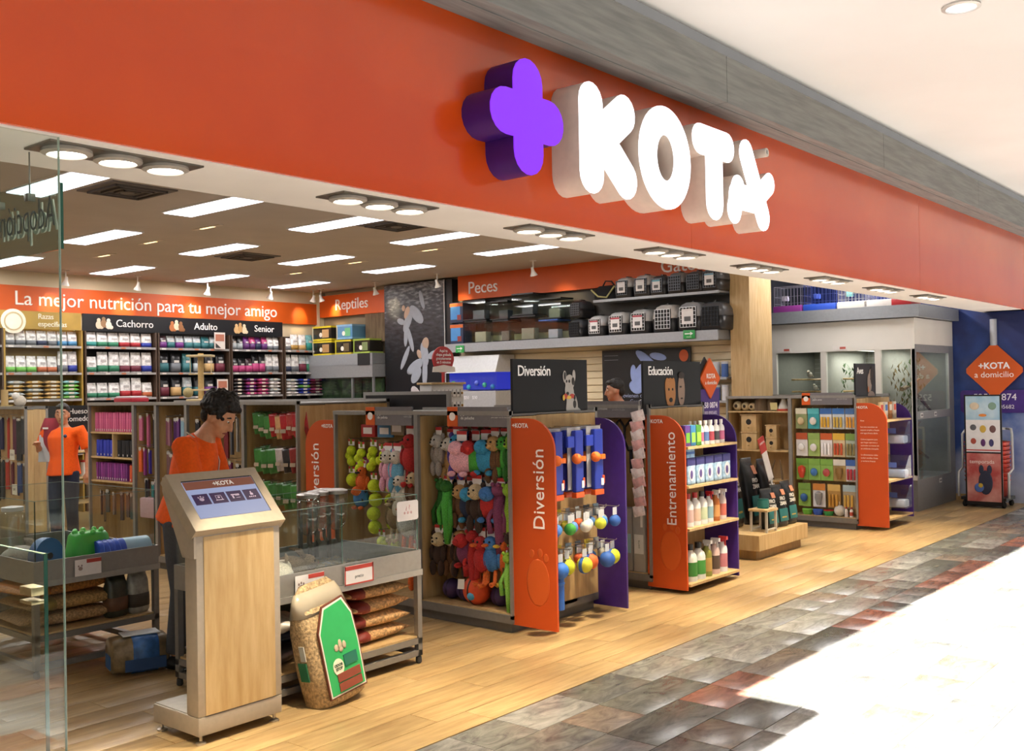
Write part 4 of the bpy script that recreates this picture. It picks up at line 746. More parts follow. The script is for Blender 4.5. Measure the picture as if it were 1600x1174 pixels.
# strip of red and white sachets hanging on the Entrenamiento panel edge
cs = obj('sachet_strip', None, loc=(7.12, 4.585, 1.5)); tag(cs, 'hanging strip of red and white sachets beside the Entrenamiento panel', 'sachet strip')
obj('clip_strip', m_box(.004, .02, 1.0, 'plastic'), cs, 'd8d6d0', (0, 0, -.98)); obj('hook', m_tube([(0, 0, 0), (0, 0, .06), (.03, 0, .07)], .004, 'metal'), cs, 'b5b2ac')
for i in range(11): obj('sachet', m_pouch(.12, .02, .09, 'foil'), cs, ['e6d8d6', 'd8a8a6'][i % 2], (-.015, .02 + rnd(-.01, .01), -.02 - i * .078), (.0, .25, PI / 2 + rnd(-.15, .15)))
# ================================================================ end caps facing the mall
# toy blasters and balls on the toy gondola end
for i in range(6):
    col, rk = i % 3, i // 3
    x = 5.62 + col * .24; y = 4.30 + rk * .09
    spawn('toy_blaster', [P('tube_body', MB().box(-.05, .05, -.02, .02, -.46, -.02).mesh('tube_body', 'plastic', False, .012), '24379c'), P('muzzle', MB().box(-.052, .052, -.022, .022, -.50, -.46).mesh('muzzle', 'plastic', False, .006), 'd8531c'), P('ball', m_ball(.038, 'rubber', 12, 8), 'dd6a1e', (-.05, -.03, -.22)),
                          P('clip', m_box(.05, .04, .035, 'plastic', .004), 'dd6a1e', (.02, -.025, -.24)), P('handle', MB().box(-.13, -.05, -.012, .012, -.14, -.06).mesh('handle', 'plastic', False, .006), '2a3fae'), P('backing_card', MB().box(-.09, .07, .022, .026, -.44, 0).mesh('card', 'paper'), 'a9a8ac'), P('trigger', m_box(.025, .03, .06, 'plastic', .004), 'c84a18', (.045, -.01, -.42)), P('badge', m_box(.03, .004, .05, 'paper'), 'd9dde4', (.03, -.024, -.43)), P('hook', m_tube([(0, .12, .005), (0, -.03, .005), (0, -.04, .015)], .003, 'metal', 6), 'b9b6b0')],
          f'blue and orange ball launcher toy, {ORD[col]} from the left in the {["front", "rear"][rk]} rank', 'toy launcher', (x, y, 1.40), rnd(-.08, .08), 'ball launchers on the end hooks')
def ec_ball(x, y, z, c, r, lb, k='rubber', extra=None):
    ps = [P('ball', m_ball(r, k, 14, 9), c, (0, 0, -.06 - r)), P('header_card', m_box(.05, .003, .055, 'paper'), 'c9ccd0', (0, 0, -.06)), P('hook', m_tube([(0, .14, .004), (0, -.03, .004), (0, -.04, .014)], .003, 'metal', 6), 'b9b6b0')]
    if extra: ps += extra
    spawn('hanging_ball', ps, lb, 'dog ball', (x, y, z))
r1 = ['3f73c8', '4a8ad0', '3a9a3a', '5a8ad0', 'd8d4c8', 'e0dcd0', 'c6cf3a', '3a7ac0', '2f5fb0']
for i, c in enumerate(r1): ec_ball(5.52 + i * .092, 4.26 + .05 * (i % 2), .80, c, .043, f'{dict(zip(["3f73c8","4a8ad0","3a9a3a","5a8ad0","d8d4c8","e0dcd0","c6cf3a","3a7ac0","2f5fb0"],["blue","sky blue","green","pale blue","cream","off white","yellow green","bright blue","dark blue"]))[c]} ball in the upper ball row of the end display')
r2 = ['2f6fc8', 'c6cf2a', 'd8d23a', 'd8632a', '2f5fb0', 'c6cf2a']
for i, c in enumerate(r2):
    ex = [P('band', m_lathe([(.0585, -.014), (.0605, 0), (.0585, .014)], 'rubber', 18), ['', '3a3a2a', '2f5fb0', '2f4fa0', '', '2f5fb0'][i], (0, 0, -.12), (PI / 2, .5, 0))] if i in (1, 2, 3, 5) else None
    ec_ball(5.56 + i * .14, 4.24 + .05 * (i % 2), .55, c, .058, ['blue ball at the left of the lower ball row', 'yellow green ball with dark holes in the lower ball row', 'yellow and blue ball in the lower ball row', 'orange and navy ball in the lower ball row', 'dark blue ball in the lower ball row', 'yellow football with a blue band at the right of the lower row'][i], 'rubber', ex)
for i in range(14):
    c = random.choice(['8a8d90', '5a6a7a', 'c9b43a', '3a4a5a', '9aa0a4'])
    spawn('toy_card', [P('card', m_box(.06, .004, .09, 'paper'), c, (0, 0, -.09)), P('blister', m_box(.04, .03, .05, 'gloss', .01), 'a9b0b4', (0, -.012, -.08))], f'small carded toy in the {"upper" if i < 7 else "lower"} ball row, {ORD[i % 7]} from the left', 'toy card', (5.52 + (i % 7) * .115, 4.40, .82 if i < 7 else .57), rnd(-.2, .2), 'small carded toys of the end display')
for i in range(12):
    c = ['5a8a3a', '3a4a8a', 'b8b43a', 'c8582a', '4a7ab8', 'a8a49a'][i % 6]
    ec_ball(5.50 + (i % 6) * .15, 4.37, .80 if i < 6 else .55, c, .04, f'{["green", "indigo", "yellow", "orange", "mid blue", "grey"][i % 6]} ball of the rear rank in the {"upper" if i < 6 else "lower"} ball row')
spawn('blue_bumper_toy', [P('body', m_cyl(.035, .26, 'rubber'), '2f62b8', (0, 0, -.26)), P('ring', m_lathe([(.036, -.01), (.04, 0), (.036, .01)], 'rubber'), '3f7ad0', (0, 0, -.08)), P('rope', m_tube([(0, 0, 0), (0, .02, .06)], .006, 'fabric'), 'd8d4c8')], 'long blue rubber bumper hanging at the bottom behind the orange panel', 'dog toy', (5.58, 4.27, .42))
# shelves on the Entrenamiento end
for i, z in enumerate((1.165, .85, .505, .06)):
    one('end_shelf', cached('ends', lambda: MB().box(-.42, .42, -.17, .17, 0, .02).mesh('shelf', WOOD)), None, ['top wooden shelf of the Entrenamiento end display', 'second wooden shelf of the Entrenamiento end display', 'third wooden shelf of the Entrenamiento end display', 'lowest wooden shelf of the Entrenamiento end display'][i], 'shelf', (7.62, 4.35, z))
def bottle(w, h, c, cap, lab, spray=False):
    ps = [P('bottle', m_lathe([(w * .5, 0), (w * .5, h * .62), (w * .42, h * .72), (w * .2, h * .8), (w * .2, h * .84)], 'plastic'), c), P('label', m_lathe([(w * .508, h * .14), (w * .508, h * .52)], 'paper'), lab)]
    if spray: ps += [P('sprayer', cached(('spr', w, h), lambda: MB().box(-w * .16, w * .16, -w * .55, w * .25, h * .9, h).box(-w * .13, w * .13, -w * .16, w * .16, h * .8, h * .9).box(-w * .06, w * .06, -w * .4, -w * .28, h * .72, h * .9).mesh('sprayer', 'plastic')), cap)]
    else: ps += [P('cap', m_lathe([(w * .24, h * .84), (w * .24, h), (w * .2, h)], 'plastic'), cap)]
    return ps
for i in range(8):
    x = 7.27 + i * .09
    if i < 3: spawn('carton', [P('box', m_box(.08, .08, .17, 'paper', .003), ['5a3a8a', '3a7ab0', '4a8a3a'][i]), P('label', m_box(.06, .002, .08, 'paper'), ['6ab03a', '8fc24a', '9ad04a'][i], (0, -.041, .03))], ['violet carton on the top shelf of the Entrenamiento end', 'blue carton on the top shelf of the Entrenamiento end', 'green carton on the top shelf of the Entrenamiento end'][i], 'carton', (x, 4.26, 1.185))
    else: spawn('spray_bottle', bottle(.06, .2, 'e6e6e6', 'f0eeee', ['c06a8a', '5a7ab0', 'b04a5a', '4a4a52', 'c46a90'][i - 3]), f'slim white bottle on the top shelf of the Entrenamiento end, {ORD[i - 3]} from the left', 'bottle', (x, 4.26, 1.185), 0, 'slim white bottles')
for i in range(5): spawn('spray_bottle', bottle(.055, .19, 'dedcd8', 'e9e6e6', 'b0607a'), f'slim bottle of the rear row on the top shelf, {ORD[i]} from the left', 'bottle', (7.62 + i * .08, 4.40, 1.185), 0, 'slim bottles behind')
for i in range(5):
    spawn('pad_pack', [P('pack', m_box(.135, .1, .22, 'foil', .012), '9fc0dc'), P('band', m_box(.137, .102, .07, 'paper', .01), '3a3a7a', (0, 0, .15)), P('pad_print', m_prism([(.045 * math.cos(2 * PI * k / 16), .06 * math.sin(2 * PI * k / 16)) for k in range(16)], .002, 'paper'), 'e6e8ee', (0, -.053, .09)), P('dog_print', blobs((0, 0, .022, .035)).mesh('dog', 'paper', True), '5a4a8a', (-.01, -.056, .085))], f'blue and white training pad pack on the second shelf, {ORD[i]} from the left', 'pad pack', (7.32 + i * .15, 4.27, .87), 0, 'training pad packs')
spawn('pad_pack', [P('pack', m_box(.13, .1, .1, 'foil', .01), '8fb8d8'), P('band', m_box(.132, .102, .03, 'paper', .008), '3a6ab0', (0, 0, .05))], 'small blue pack on top of the left training pad pack', 'pad pack', (7.33, 4.28, 1.065))
for i, (c, cp, lb_, sp) in enumerate((('e9e7e2', 'b02a2a', 'd8b8b0', 0), ('ece9e4', 'b02a2a', 'e0c0a8', 0), ('ece9e4', '2a2a2a', 'c9d4b0', 0), ('e6e4e2', 'b8202a', '8fb0b8', 1), ('b5672a', 'e9e6e2', 'd89a5a', 1), ('d8c8c0', 'f0ecec', 'c86a5a', 1))):
    spawn('cleaner_bottle', bottle(.095 if i < 3 else .08, .27 if not sp else .26, c, cp, lb_, sp), ['white bottle with a red cap at the left of the third shelf', 'white bottle with a red cap, second on the third shelf', 'white bottle with a black cap on the third shelf', 'white spray bottle with a red trigger on the third shelf', 'amber spray bottle on the third shelf', 'pinkish spray bottle with a white trigger on the third shelf'][i], 'bottle', (7.33 + i * .115, 4.27, .525))
for i, (c, cp, lb_, sp) in enumerate((('e9e7da', '2a2a2a', '3f8a3a', 0), ('e9e7e0', '1f1f1f', '4a9a44', 0), ('8a8a3a', 'e9e6e2', 'c4a05a', 1), ('d8b8b0', 'f0ecec', '5a4a42', 1), ('ece9e8', 'd8404a', 'c8808a', 1))):
    spawn('cleaner_bottle', bottle(.12 if i < 2 else .095, .3, c, cp, lb_, sp), ['cream jug with a green label at the left of the lowest shelf', 'white jug with a green label on the lowest shelf', 'olive spray bottle on the lowest shelf', 'pink spray bottle with a dog label on the lowest shelf', 'white spray bottle with a red collar on the lowest shelf'][i], 'bottle', (7.35 + i * .135, 4.27, .08))

# ================================================================ long gondola: treats, leashes, folded goods
GRN, RED = '3f7a3a', 'b02a30'
treat_rows = [(1.50, [GRN, GRN, GRN, RED, 'c49a6a', RED, 'a8403a', RED, RED]), (1.20, [GRN, GRN, GRN, 'b8aea8', '3a3638', '8a3230', RED]), (.90, [GRN, '4a8a40', GRN, '3a6a34', GRN, '4a8a40', '7a8a7a'])]
tn = {GRN: 'green', RED: 'red', 'c49a6a': 'tan', 'a8403a': 'brick red', 'b8aea8': 'silver', '3a3638': 'black', '8a3230': 'maroon', '4a8a40': 'bright green', '3a6a34': 'dark green', '7a8a7a': 'grey green'}
for ri, (z, cs_) in enumerate(treat_rows):
    for i, c in enumerate(cs_):
        y = 7.50 - (i + .5) * .70 / len(cs_)
        for d in range(2):
            hang('treat_pouch', [P('pouch', m_pouch(.085, .035, .2, 'foil'), c, (0, 0, 0), (0, .12, PI / 2 + .25)), P('label', m_box(.003, .045, .03, 'paper'), 'b8a890', (-.021, 0, -.15), (0, .12, .25))], f'{tn[c]} foil treat pouch, {ORD[i]} from the left, {["top", "second", "third"][ri]} treat row, {["front", "rear"][d]}', 'treat pouch', 5.43 + d * .09, y + .02 * d, z + rnd(-.015, .015), rnd(.95, 1.12), 'foil treat pouches', rnd(.0, .5))
def strap(c, l, w, lb, y, z, x=5.42, cardc='b8b4ac', grp='hanging leashes and collars'):
    l = round(l * random.choice([.8, .9, 1.0, 1.08]), 3); x += rnd(-.03, .04); z += rnd(-.02, .02)
    hang('leash', [P('webbing', cached(('web', l, w), lambda: MB().box(-.004, .004, -w / 2, w / 2, -l, -.03).box(.008, .016, -w / 2, w / 2, -l, -.03).box(-.004, .016, -w / 2, w / 2, -l - .008, -l).mesh('webbing', 'fabric')), c), P('clasp', m_tube([(0, 0, -.03), (-.005, .008, -.045), (0, 0, -.06)], .004, 'metal', 6), 'c9c6c0'), P('header_card', m_box(.003, round(w * .8, 3), .03, 'paper'), cardc, (-.006, 0, -.045))], lb, 'leash', x, y, z, 1.0, grp, rnd(-.5, .5))
sets = [(7.60, 8.41, 1.48, ['2b2b2e', '5a5450', '3a6a52', 'a84a3a', '2b2b2e', '7a2a30', '4a4a50', '8a8680', '2b2b2e'], .36, 'upper', 'treat'), (7.60, 8.41, 1.08, ['2b2b2e', '7a2a30', '3a3a70', '2b2b2e', '6a2a50', '2b2b2e', '4a4a50'], .40, 'lower', 'treat'),
        (8.49, 8.93, 1.47, ['7a4a58', '8a5a66', '4a2458', '5a2a6a', '7fa0b0', '4a6a80'], .30, 'upper', 'rose leash'), (8.49, 8.93, 1.13, ['7a5a5a', '6a4a4a', '4a3a7a', '6f8aa0', '4a2a5a', '7a6a6a'], .33, 'lower', 'rose leash'), (8.49, 8.93, .78, ['b06a7a', '8a2a3a', '9a3040', '7a2030', '8a2a3a', '702030'], .55, 'floor length', 'rose leash'),
        (9.01, 9.35, 1.50, ['c06a88', 'b05a7a', '1f1c1e', '1a1a1c', '1f1c1e'], .32, 'upper', 'narrow'), (9.01, 9.35, 1.17, ['d8602a', '7a2a6a', '3a2a8a', '4030a0', '2a2480'], .28, 'middle', 'narrow'), (9.01, 9.35, .86, ['5a4a58', '2a2a30', '2f7a7a', '9a6a6a', '4a3a5a'], .34, 'lower', 'narrow')]
cnm = {'2b2b2e': 'black', '5a5450': 'taupe', '3a6a52': 'teal', 'a84a3a': 'red', '7a2a30': 'maroon', '4a4a50': 'charcoal', '8a8680': 'grey', '3a3a70': 'indigo', '6a2a50': 'plum', '7a4a58': 'dusky rose', '8a5a66': 'rose', '4a2458': 'deep purple', '5a2a6a': 'purple', '7fa0b0': 'pale blue', '4a6a80': 'slate blue', '7a5a5a': 'brownish rose', '6a4a4a': 'brown', '4a3a7a': 'violet', '6f8aa0': 'grey blue', '4a2a5a': 'aubergine', '7a6a6a': 'mauve grey', 'b06a7a': 'pink', '8a2a3a': 'crimson', '9a3040': 'cherry', '7a2030': 'dark red', '702030': 'wine red', 'c06a88': 'bright pink', 'b05a7a': 'deep pink', '1f1c1e': 'jet black', '1a1a1c': 'coal black', 'd8602a': 'orange', '7a2a6a': 'magenta', '3a2a8a': 'royal blue', '4030a0': 'blue violet', '2a2480': 'navy blue', '5a4a58': 'dull violet', '2a2a30': 'near black', '2f7a7a': 'turquoise', '9a6a6a': 'salmon', '4a3a5a': 'dusky purple'}
for (ya, yb, z, cs_, l, rn, bay) in sets:
    for i, c in enumerate(cs_):
        strap(c, l, .045 if bay != 'rose leash' else .055, f'{cnm[c]} leash, {ORD[i]} from the left, {rn} row of the {bay} leash bay', yb - (i + .5) * (yb - ya) / len(cs_), z)
spawn('pink_basket', [P('basket', m_box(.16, .26, .2, 'fabric', .02), 'b8949a')], 'dusty pink fabric box under the narrow leash bay', 'fabric box', (5.45, 9.18, .47), 0)
# wooden pigeonholes with folded goods
pg = obj('pigeonhole_insert', None, loc=(5.37, 9.40, 0)); tag(pg, 'wooden pigeonhole insert holding folded goods in the long gondola', 'shelf insert')
for z in (.80, 1.045, 1.30): obj('shelf', MB().box(0, .28, .0, .85, z - .012, z + .006).mesh('shelf', WOOD), pg)
obj('divider', MB().box(0, .28, .40, .415, 1.05, 1.29).mesh('divider', WOOD), pg)
def folded(n, y1, y0, z, h, c, cn, grp):
    for i in range(n):
        y = y1 - (i + .5) * (y1 - y0) / n
        spawn('folded_garment', [P('cloth', m_box(.18, (y1 - y0) / n * .82, h, 'fabric', .004), c[i % len(c)], rot=(rnd(-.05, .05), 0, 0)), P('edge_tag', m_box(.004, .008, .02, 'paper'), 'd8d0d0', (-.092, 0, .01))], f'{cn} folded garment, {ORD[i]} from the left in its pigeonhole', 'garment', (5.49, y, z), 0, grp)
folded(18, 10.22, 9.42, 1.306, .2, ['c25a80', 'b85078', 'ca6488'], 'pink', 'pink folded garments'); folded(5, 10.2, 9.85, 1.051, .17, ['2f3cae', '2a36a0'], 'royal blue', 'blue folded garments'); folded(4, 9.78, 9.45, 1.051, .17, ['1c1c1e', '222224'], 'black', 'black folded garments')
folded(14, 10.2, 9.58, .806, .18, ['7a3078', '6a2a70', '8a3a88'], 'purple', 'purple folded garments'); folded(2, 9.55, 9.43, .806, .17, ['c4502a'], 'orange', 'orange folded garments')
for i in range(8): strap(['4a3a3a', '5a4a44', '3a4a48', '6a5a50'][i % 4], .3, .04, f'dull coloured leash under the purple garments, {ORD[i]} from the left', 10.15 - i * .095, .72)
for i in range(8):
    strap(['3a5a8a', '26262a', '2a2a4a', 'b83a2a', '7a2440', '5a2438', '33302e', '3a3a3c'][i], .5, .07, f'{["blue", "black", "dark blue", "red", "crimson", "plum", "patterned dark", "charcoal"][i]} long leash, upper row behind the shop window', 12.7 - i * .12, 1.46)
    strap(['3a3230', '2a2a2c', '3a3a3a', 'a83a28', '6a2a30', '2f3f70', '3a4a7a', '50402e'][i], .45, .06, f'{["brown", "black", "grey", "red", "maroon", "navy", "blue", "olive"][i]} leash in the lower row behind the shop window', 12.7 - i * .12, .95)
for i in range(3): spawn('price_card', [P('card', m_box(.004, .12, .12, 'paper'), 'd9d6c8'), P('print', font(['$89', '$120', '$75'][i], .035, .0004), '6a5a40', (-.003, 0, .06), FACE_X)], ['square price card among the leashes, far left', 'square price card among the leashes beside the gondola post', 'square price card low among the leashes'][i], 'price card', (5.36, [12.45, 12.05, 12.0][i], [.96, .95, .55][i]))

# ================================================================ bird gondola goods
def pack(lb, y, z, w, h, c, ins, c3, kind=0):
    sub = [P('header_card', m_box(.004, w, h * .28, 'paper'), ins, (-.003, 0, -h * .28))]
    if kind == 0: sub.append(P('content', m_ball(w * .3, 'plastic', 10, 7), c3, (-.02, 0, -h * .62), (0, 0, 0), (.5, 1, 1.1)))
    elif kind == 1: sub.append(P('content', m_lathe([(w * .16, -h * .9), (w * .3, -h * .6), (w * .3, -h * .4), (w * .1, -h * .33)], 'plastic', 12), c3, (-.02, 0, 0)))
    else:
        for q in (-.25, .05, .3): sub.append(P('content', m_box(.02, w * .16, h * .5, 'plastic', .004), c3, (-.018, w * q, -h * .92)))
    hang('bird_toy_pack', [P('backing', m_box(.006, w, h, 'paper'), c, (.004, 0, -h))] + sub, lb, 'bird accessory', 11.42, y, z)
cols_ = [('8f9a6a', 'd8d4c0', 'c9b48a', 0), ('3aa0a8', '58b8c0', 'd9d2cc', 0), ('d9dde0', '3a6ab0', 'd8a83a', 2), ('c8d4dc', '3a70b8', 'c9a84a', 2), ('d4d8dc', '4a70a8', 'd89a3a', 2)]
for i, (c, ins, c3, k) in enumerate(cols_): pack(f'{["olive", "turquoise", "white and blue", "pale blue", "white and gold"][i]} bird toy pack in the top row', 5.10 - i * .15, 1.38, .14, .24, c, ins, c3, k)
for i, (c, ins, c3, k) in enumerate((('e0dcd8', 'b0502a', 'e6e4e0', 0), ('9fb86a', '8aa858', 'dedcd8', 0), ('e6e2e0', 'c05a2a', 'f0eeee', 2), ('d8c8a0', 'd8b040', 'c05030', 2), ('b8c4b0', '7a9a4a', '8a7a4a', 2))): pack(f'{["white shell", "green grit", "white ladder", "colourful stick", "small wooden"][i]} bird pack in the second row', 5.10 - i * .15, 1.09, .14, .27, c, ins, c3, k)
for i, (c, ins, c3, k) in enumerate((('7fa848', '6a9a3a', 'c8402a', 1), ('8ab858', '7aa848', '3a70b0', 0), ('8ab858', '7aa848', 'b04a4a', 0), ('a8905a', 'd8d4c8', '8a6a3a', 1), ('d0d4d8', '3a60a8', 'b02a3a', 2))): pack(f'{["green pack with a red feeder", "green pack with a blue bath", "green pack with red cups", "brown rope toy pack", "blue and white pack"][i]} in the third bird row', 5.10 - i * .15, .79, .145, .25, c, ins, c3, k)
for i, (c, ins, c3, k) in enumerate((('8ab050', '7aa048', '2f5f9a', 0), ('d8d8d8', 'c8823a', '8a8c90', 1), ('b08a4a', 'c8a860', 'b8883a', 2), ('a89a80', '9ab0b8', 'c8a04a', 2))): pack(f'{["green pack with a blue dish", "grey perch pack", "wooden ladder toy", "beige wooden toy"][i]} in the lowest bird row', 5.08 - i * .18, .50, .15, .27, c, ins, c3, k)
for i, (c, lb) in enumerate((('6ab03a', 'small lime green dish on the bird gondola deck'), ('2f55b0', 'blue dish on the bird gondola deck'), ('2f8a44', 'green dish with a red rim on the bird gondola deck'), ('c9c6be', 'pale wrapped nest ball on the bird gondola deck'), ('d8d4d0', 'small white bottle on the bird gondola deck'), ('c8503a', 'small red and white bottle on the bird gondola deck'))):
    if i < 3: spawn('feeding_dish', [P('dish', m_lathe([(.045, 0), (.06, .04), (.055, .06), (.05, .045)], 'plastic', 16), c), P('rim', m_lathe([(.058, .055), (.062, .062), (.056, .066)], 'plastic', 16), ['8ad05a', '3a66c8', 'b02a2a'][i])], lb, 'dish', (11.43, 5.05 - i * .13, .136))
    elif i == 3: spawn('nest_ball', [P('ball', m_ball(.065, 'fabric', 12, 8), c, (0, 0, .065)), P('tie', m_cyl(.01, .05, 'fabric'), 'e0dcd0', (0, 0, .12))], lb, 'nest', (11.43, 4.66, .136))
    else: spawn('vitamin_bottle', bottle(.04, .11, 'e8e6e2', 'c03a34', c), lb, 'bottle', (11.42, 4.58 - (i - 4) * .06, .136))
# wooden shelves of the rear bay
sh = obj('bay_shelving', None, loc=(11.37, 5.24, 0)); tag(sh, 'wooden shelves of the rear bay holding nest boxes', 'shelving')
for z in (.50, .86, 1.33): obj('shelf', MB().box(0, .3, 0, .79, z, z + .018).mesh('shelf', WOOD), sh)
def nestbox(lb, y, z, s):
    spawn('nest_box', [P('box', m_box(.16 * s, .2 * s, .2 * s, WOOD, .003), None), P('lid', m_box(.18 * s, .22 * s, .015, WOOD, .002), None, (0, 0, .2 * s)), P('entrance', m_prism([(.035 * s * math.cos(2 * PI * i / 16), .035 * s * math.sin(2 * PI * i / 16)) for i in range(16)], .004, 'matte'), '14110e', (-.083 * s, 0, .12 * s), (0, 0, -PI / 2)), P('perch', m_cyl(.006, .04, WOOD, 8), None, (-.08 * s, 0, .05 * s), (0, -PI / 2, 0))], lb, 'nest box', (11.5, y, z))
nestbox('large wooden nest box on top of the left pair', 5.78, .878 + .215, 1.0); nestbox('large wooden nest box at the bottom of the left pair', 5.78, .878, 1.0); nestbox('small wooden nest box on top of the right pair', 5.50, .878 + .15, .68); nestbox('small wooden nest box at the bottom of the right pair', 5.50, .878, .68)
spawn('log_section', [P('bark', m_lathe([(.085, 0), (.09, .06), (.084, .13), (.088, .17)], woodmat('bark', '5a4632', '7d6a50', (6, 6, 1), .8), 14)), P('cut_face', m_cyl(.08, .004, WOOD), None, (0, 0, .17))], 'hollow log section standing on the upper wooden shelf', 'log', (11.5, 5.64, 1.348)); spawn('log_section', [P('bark', m_lathe([(.06, 0), (.064, .08), (.06, .16)], MT('bark'), 12)), P('cut_face', m_cyl(.056, .004, WOOD), None, (0, 0, .16))], 'narrower log section beside the hollow log', 'log', (11.5, 5.50, 1.348))
for i, (y, r) in enumerate(((5.95, .06), (5.84, .055), (5.75, .05))): spawn('coconut_nest', [P('shell', m_ball(r, 'fabric', 12, 8), 'c9b48c', (0, 0, r)), P('opening', m_ball(r * .4, 'matte', 8, 6), '3a2c1c', (-r * .8, 0, r))], f'round straw nest on the upper wooden shelf, {ORD[i]} from the left', 'nest', (11.48, y, 1.348), 0, 'round straw nests')
spawn('wrapped_ornament', [P('wrap', m_lathe([(.08, 0), (.07, .05), (.03, .13), (.04, .17)], 'gloss', 12), 'b8b4a8'), P('red_base', m_lathe([(.085, 0), (.085, .025)], 'plastic', 14), 'b03a24')], 'cellophane wrapped ornament with a red base on the upper shelf', 'ornament', (11.47, 5.34, 1.348))
spawn('paper_tag', [P('card', m_box(.004, .09, .09, 'paper'), 'd0c48a', (0, 0, 0), (0, -.2, 0))], 'yellowish paper card by the wrapped ornament', 'card', (11.42, 5.44, 1.36))
for i in range(5): spawn('twig_bundle', [P('twigs', m_tube([(0, 0, 0), (.01, .02, .12), (0, .03 * (-1) ** i, .24)], [.012, .012, .006], MT('bark'), 7))], f'dried twig perch on the lowest wooden shelf, {ORD[i]} from the left', 'twig', (11.46, 5.85 - i * .12, .518), 0, 'dried twigs')
# acrylic dispensers beyond the orange Aves panel
for i, z in enumerate((.95, .55, .2)):
    spawn('acrylic_bin', [P('bin', MB().prism([(0, 0), (.22, 0), (.22, .1), (.06, .26), (0, .26)], .3).xf(Matrix.Rotation(PI, 4, 'Z')).mesh('bin', glassmat('acrylic', (.80, .86, .95), .05, .1))), P('contents', m_box(.18, .26, .09, 'paper', .02), ['c9d0dc', 'b8c4d8', 'd0d4da'][i], (-.11, -.15, .004)), P('flap_label', m_box(.004, .1, .06, 'paper'), '4a62b0', (-.2, -.15, .12))], ['upper clear acrylic bin beyond the bird gondola panel', 'middle clear acrylic bin beyond the bird gondola panel', 'lowest clear acrylic bin beyond the bird gondola panel'][i], 'acrylic bin', (12.2, 4.40, z), 0)
for i in range(4): spawn('seed_stick_pack', [P('pack', m_box(.1, .03, .2, 'paper', .004), ['c8b48a', 'd8d0c4', 'b8783a', 'd0c8b8'][i]), P('label', m_box(.07, .002, .07, 'paper'), ['b03a3a', '3a6ab0', 'e0d8c8', 'c8503a'][i], (0, -.016, .1))], f'seed stick pack at the top of the bird end display, {ORD[i]} from the left', 'seed pack', (11.75 + i * .14, 4.28, 1.24), 0, 'seed stick packs')
one('end_shelf', MB().box(-.45, .45, -.14, .14, 0, .02).mesh('shelf', WOOD), None, 'wooden shelf of the bird end display behind the orange panel', 'shelf', (11.9, 4.28, .53)); one('end_shelf', MB().box(-.45, .45, -.14, .14, 0, .02).mesh('shelf', WOOD), None, 'lowest wooden shelf of the bird end display', 'shelf', (11.9, 4.28, .1)); one('end_shelf', MB().box(-.45, .45, -.14, .14, 0, .02).mesh('shelf', WOOD), None, 'topmost wooden shelf of the bird end display', 'shelf', (11.9, 4.28, 1.22))

# ================================================================ plinth with black food bags
pt = obj('display_plinth', None, loc=(9.45, 4.42, 0)); tag(pt, 'low maple plinth carrying black food bags', 'plinth')
obj('top', MB().box(-.55, .55, 0, 1.0, .09, .24).mesh('top', WOOD, False, .004), pt); obj('recessed_base', MB().box(-.5, .5, .06, .95, 0, .09).mesh('base', woodmat('base_wood', '8a6b42', 'a5834f', (6, 6, 1))), pt)
for i, (x, y, z, h, lb) in enumerate(((9.42, 4.56, .24, .40, 'black dog food bag standing at the left front of the plinth'), (9.63, 4.55, .24, .42, 'black dog food bag in the middle front of the plinth'), (9.87, 4.56, .24, .44, 'black dog food bag at the right front of the plinth'), (9.66, 4.86, .24, .68, 'tall black food bag at the back left of the plinth'), (9.90, 4.80, .24, .66, 'tall black food bag at the back right of the plinth'), (9.34, 4.90, .24, .66, 'black food bag half hidden by the purple panel'))):
    w, d = (.2, .12) if h < .5 else (.25, .15)
    spawn('food_bag', [P('bag', m_bag(w, d, h), '1b1c1c'), P('teal_panel', m_prism([(-w * .36, h * .12), (w * .36, h * .12), (w * .36, h * .42), (-w * .36, h * .42)], .01, 'paper', .003), '23696a', (0, -d * .53 - .002, 0)), P('lettering', font('FRO\nZIAN', w * .25, .001, sp=.9, bold=.001), 'ece8e0', (0, -d * .53 - .004, h * .60), (PI / 2 - .06, 0, 0)), P('corner_label', m_box(w * .3, .003, h * .14, 'paper'), 'd08a6a', (w * .28, -d * .40, h * .74), (-.3, 0, 0)), P('small_print', m_box(w * .4, .003, h * .03, 'paper'), 'b89a4a', (0, -d * .54, h * .2))], lb, 'food bag', (x, y, z), -.15 + .1 * i, rot=(-.12, 0, -.2 + .06 * i))
spawn('promo_sign', [P('stem', m_box(.03, .008, .5, 'plastic'), 'd8d4d0', (0, .004, 0)), P('red_head', m_box(.13, .01, .16, 'paper', .003), 'b83a34', (0, 0, .5), subs=[P('lettering', font('OFERTA', .03, .0006), 'f4ece8', (0, -.006, .1), FACE_Y)]), P('white_body', m_box(.11, .009, .3, 'paper', .002), 'e6e0dc', (0, 0, .2))], 'red and white promotional sign leaning over the black bags', 'sign', (9.86, 4.70, .50), rot=(-.1, -.3, 0))
st = [P('seat', m_box(.24, .2, .025, WOOD, .005), None, (0, 0, .2))]
for a, b_ in ((-.1, -.08), (.1, -.08), (-.1, .08), (.1, .08)): st.append(P('leg', m_box(.02, .02, .2, 'satin'), 'c9c0b0', (a, b_, 0)))
st += [P('stretcher', m_box(.2, .015, .015, 'satin'), 'c9c0b0', (0, -.08, .02)), P('stretcher', m_box(.2, .015, .015, 'satin'), 'c9c0b0', (0, .08, .02))]
spawn('small_stool', st, 'little wooden topped step stool on the plinth', 'stool', (9.22, 4.53, .24))
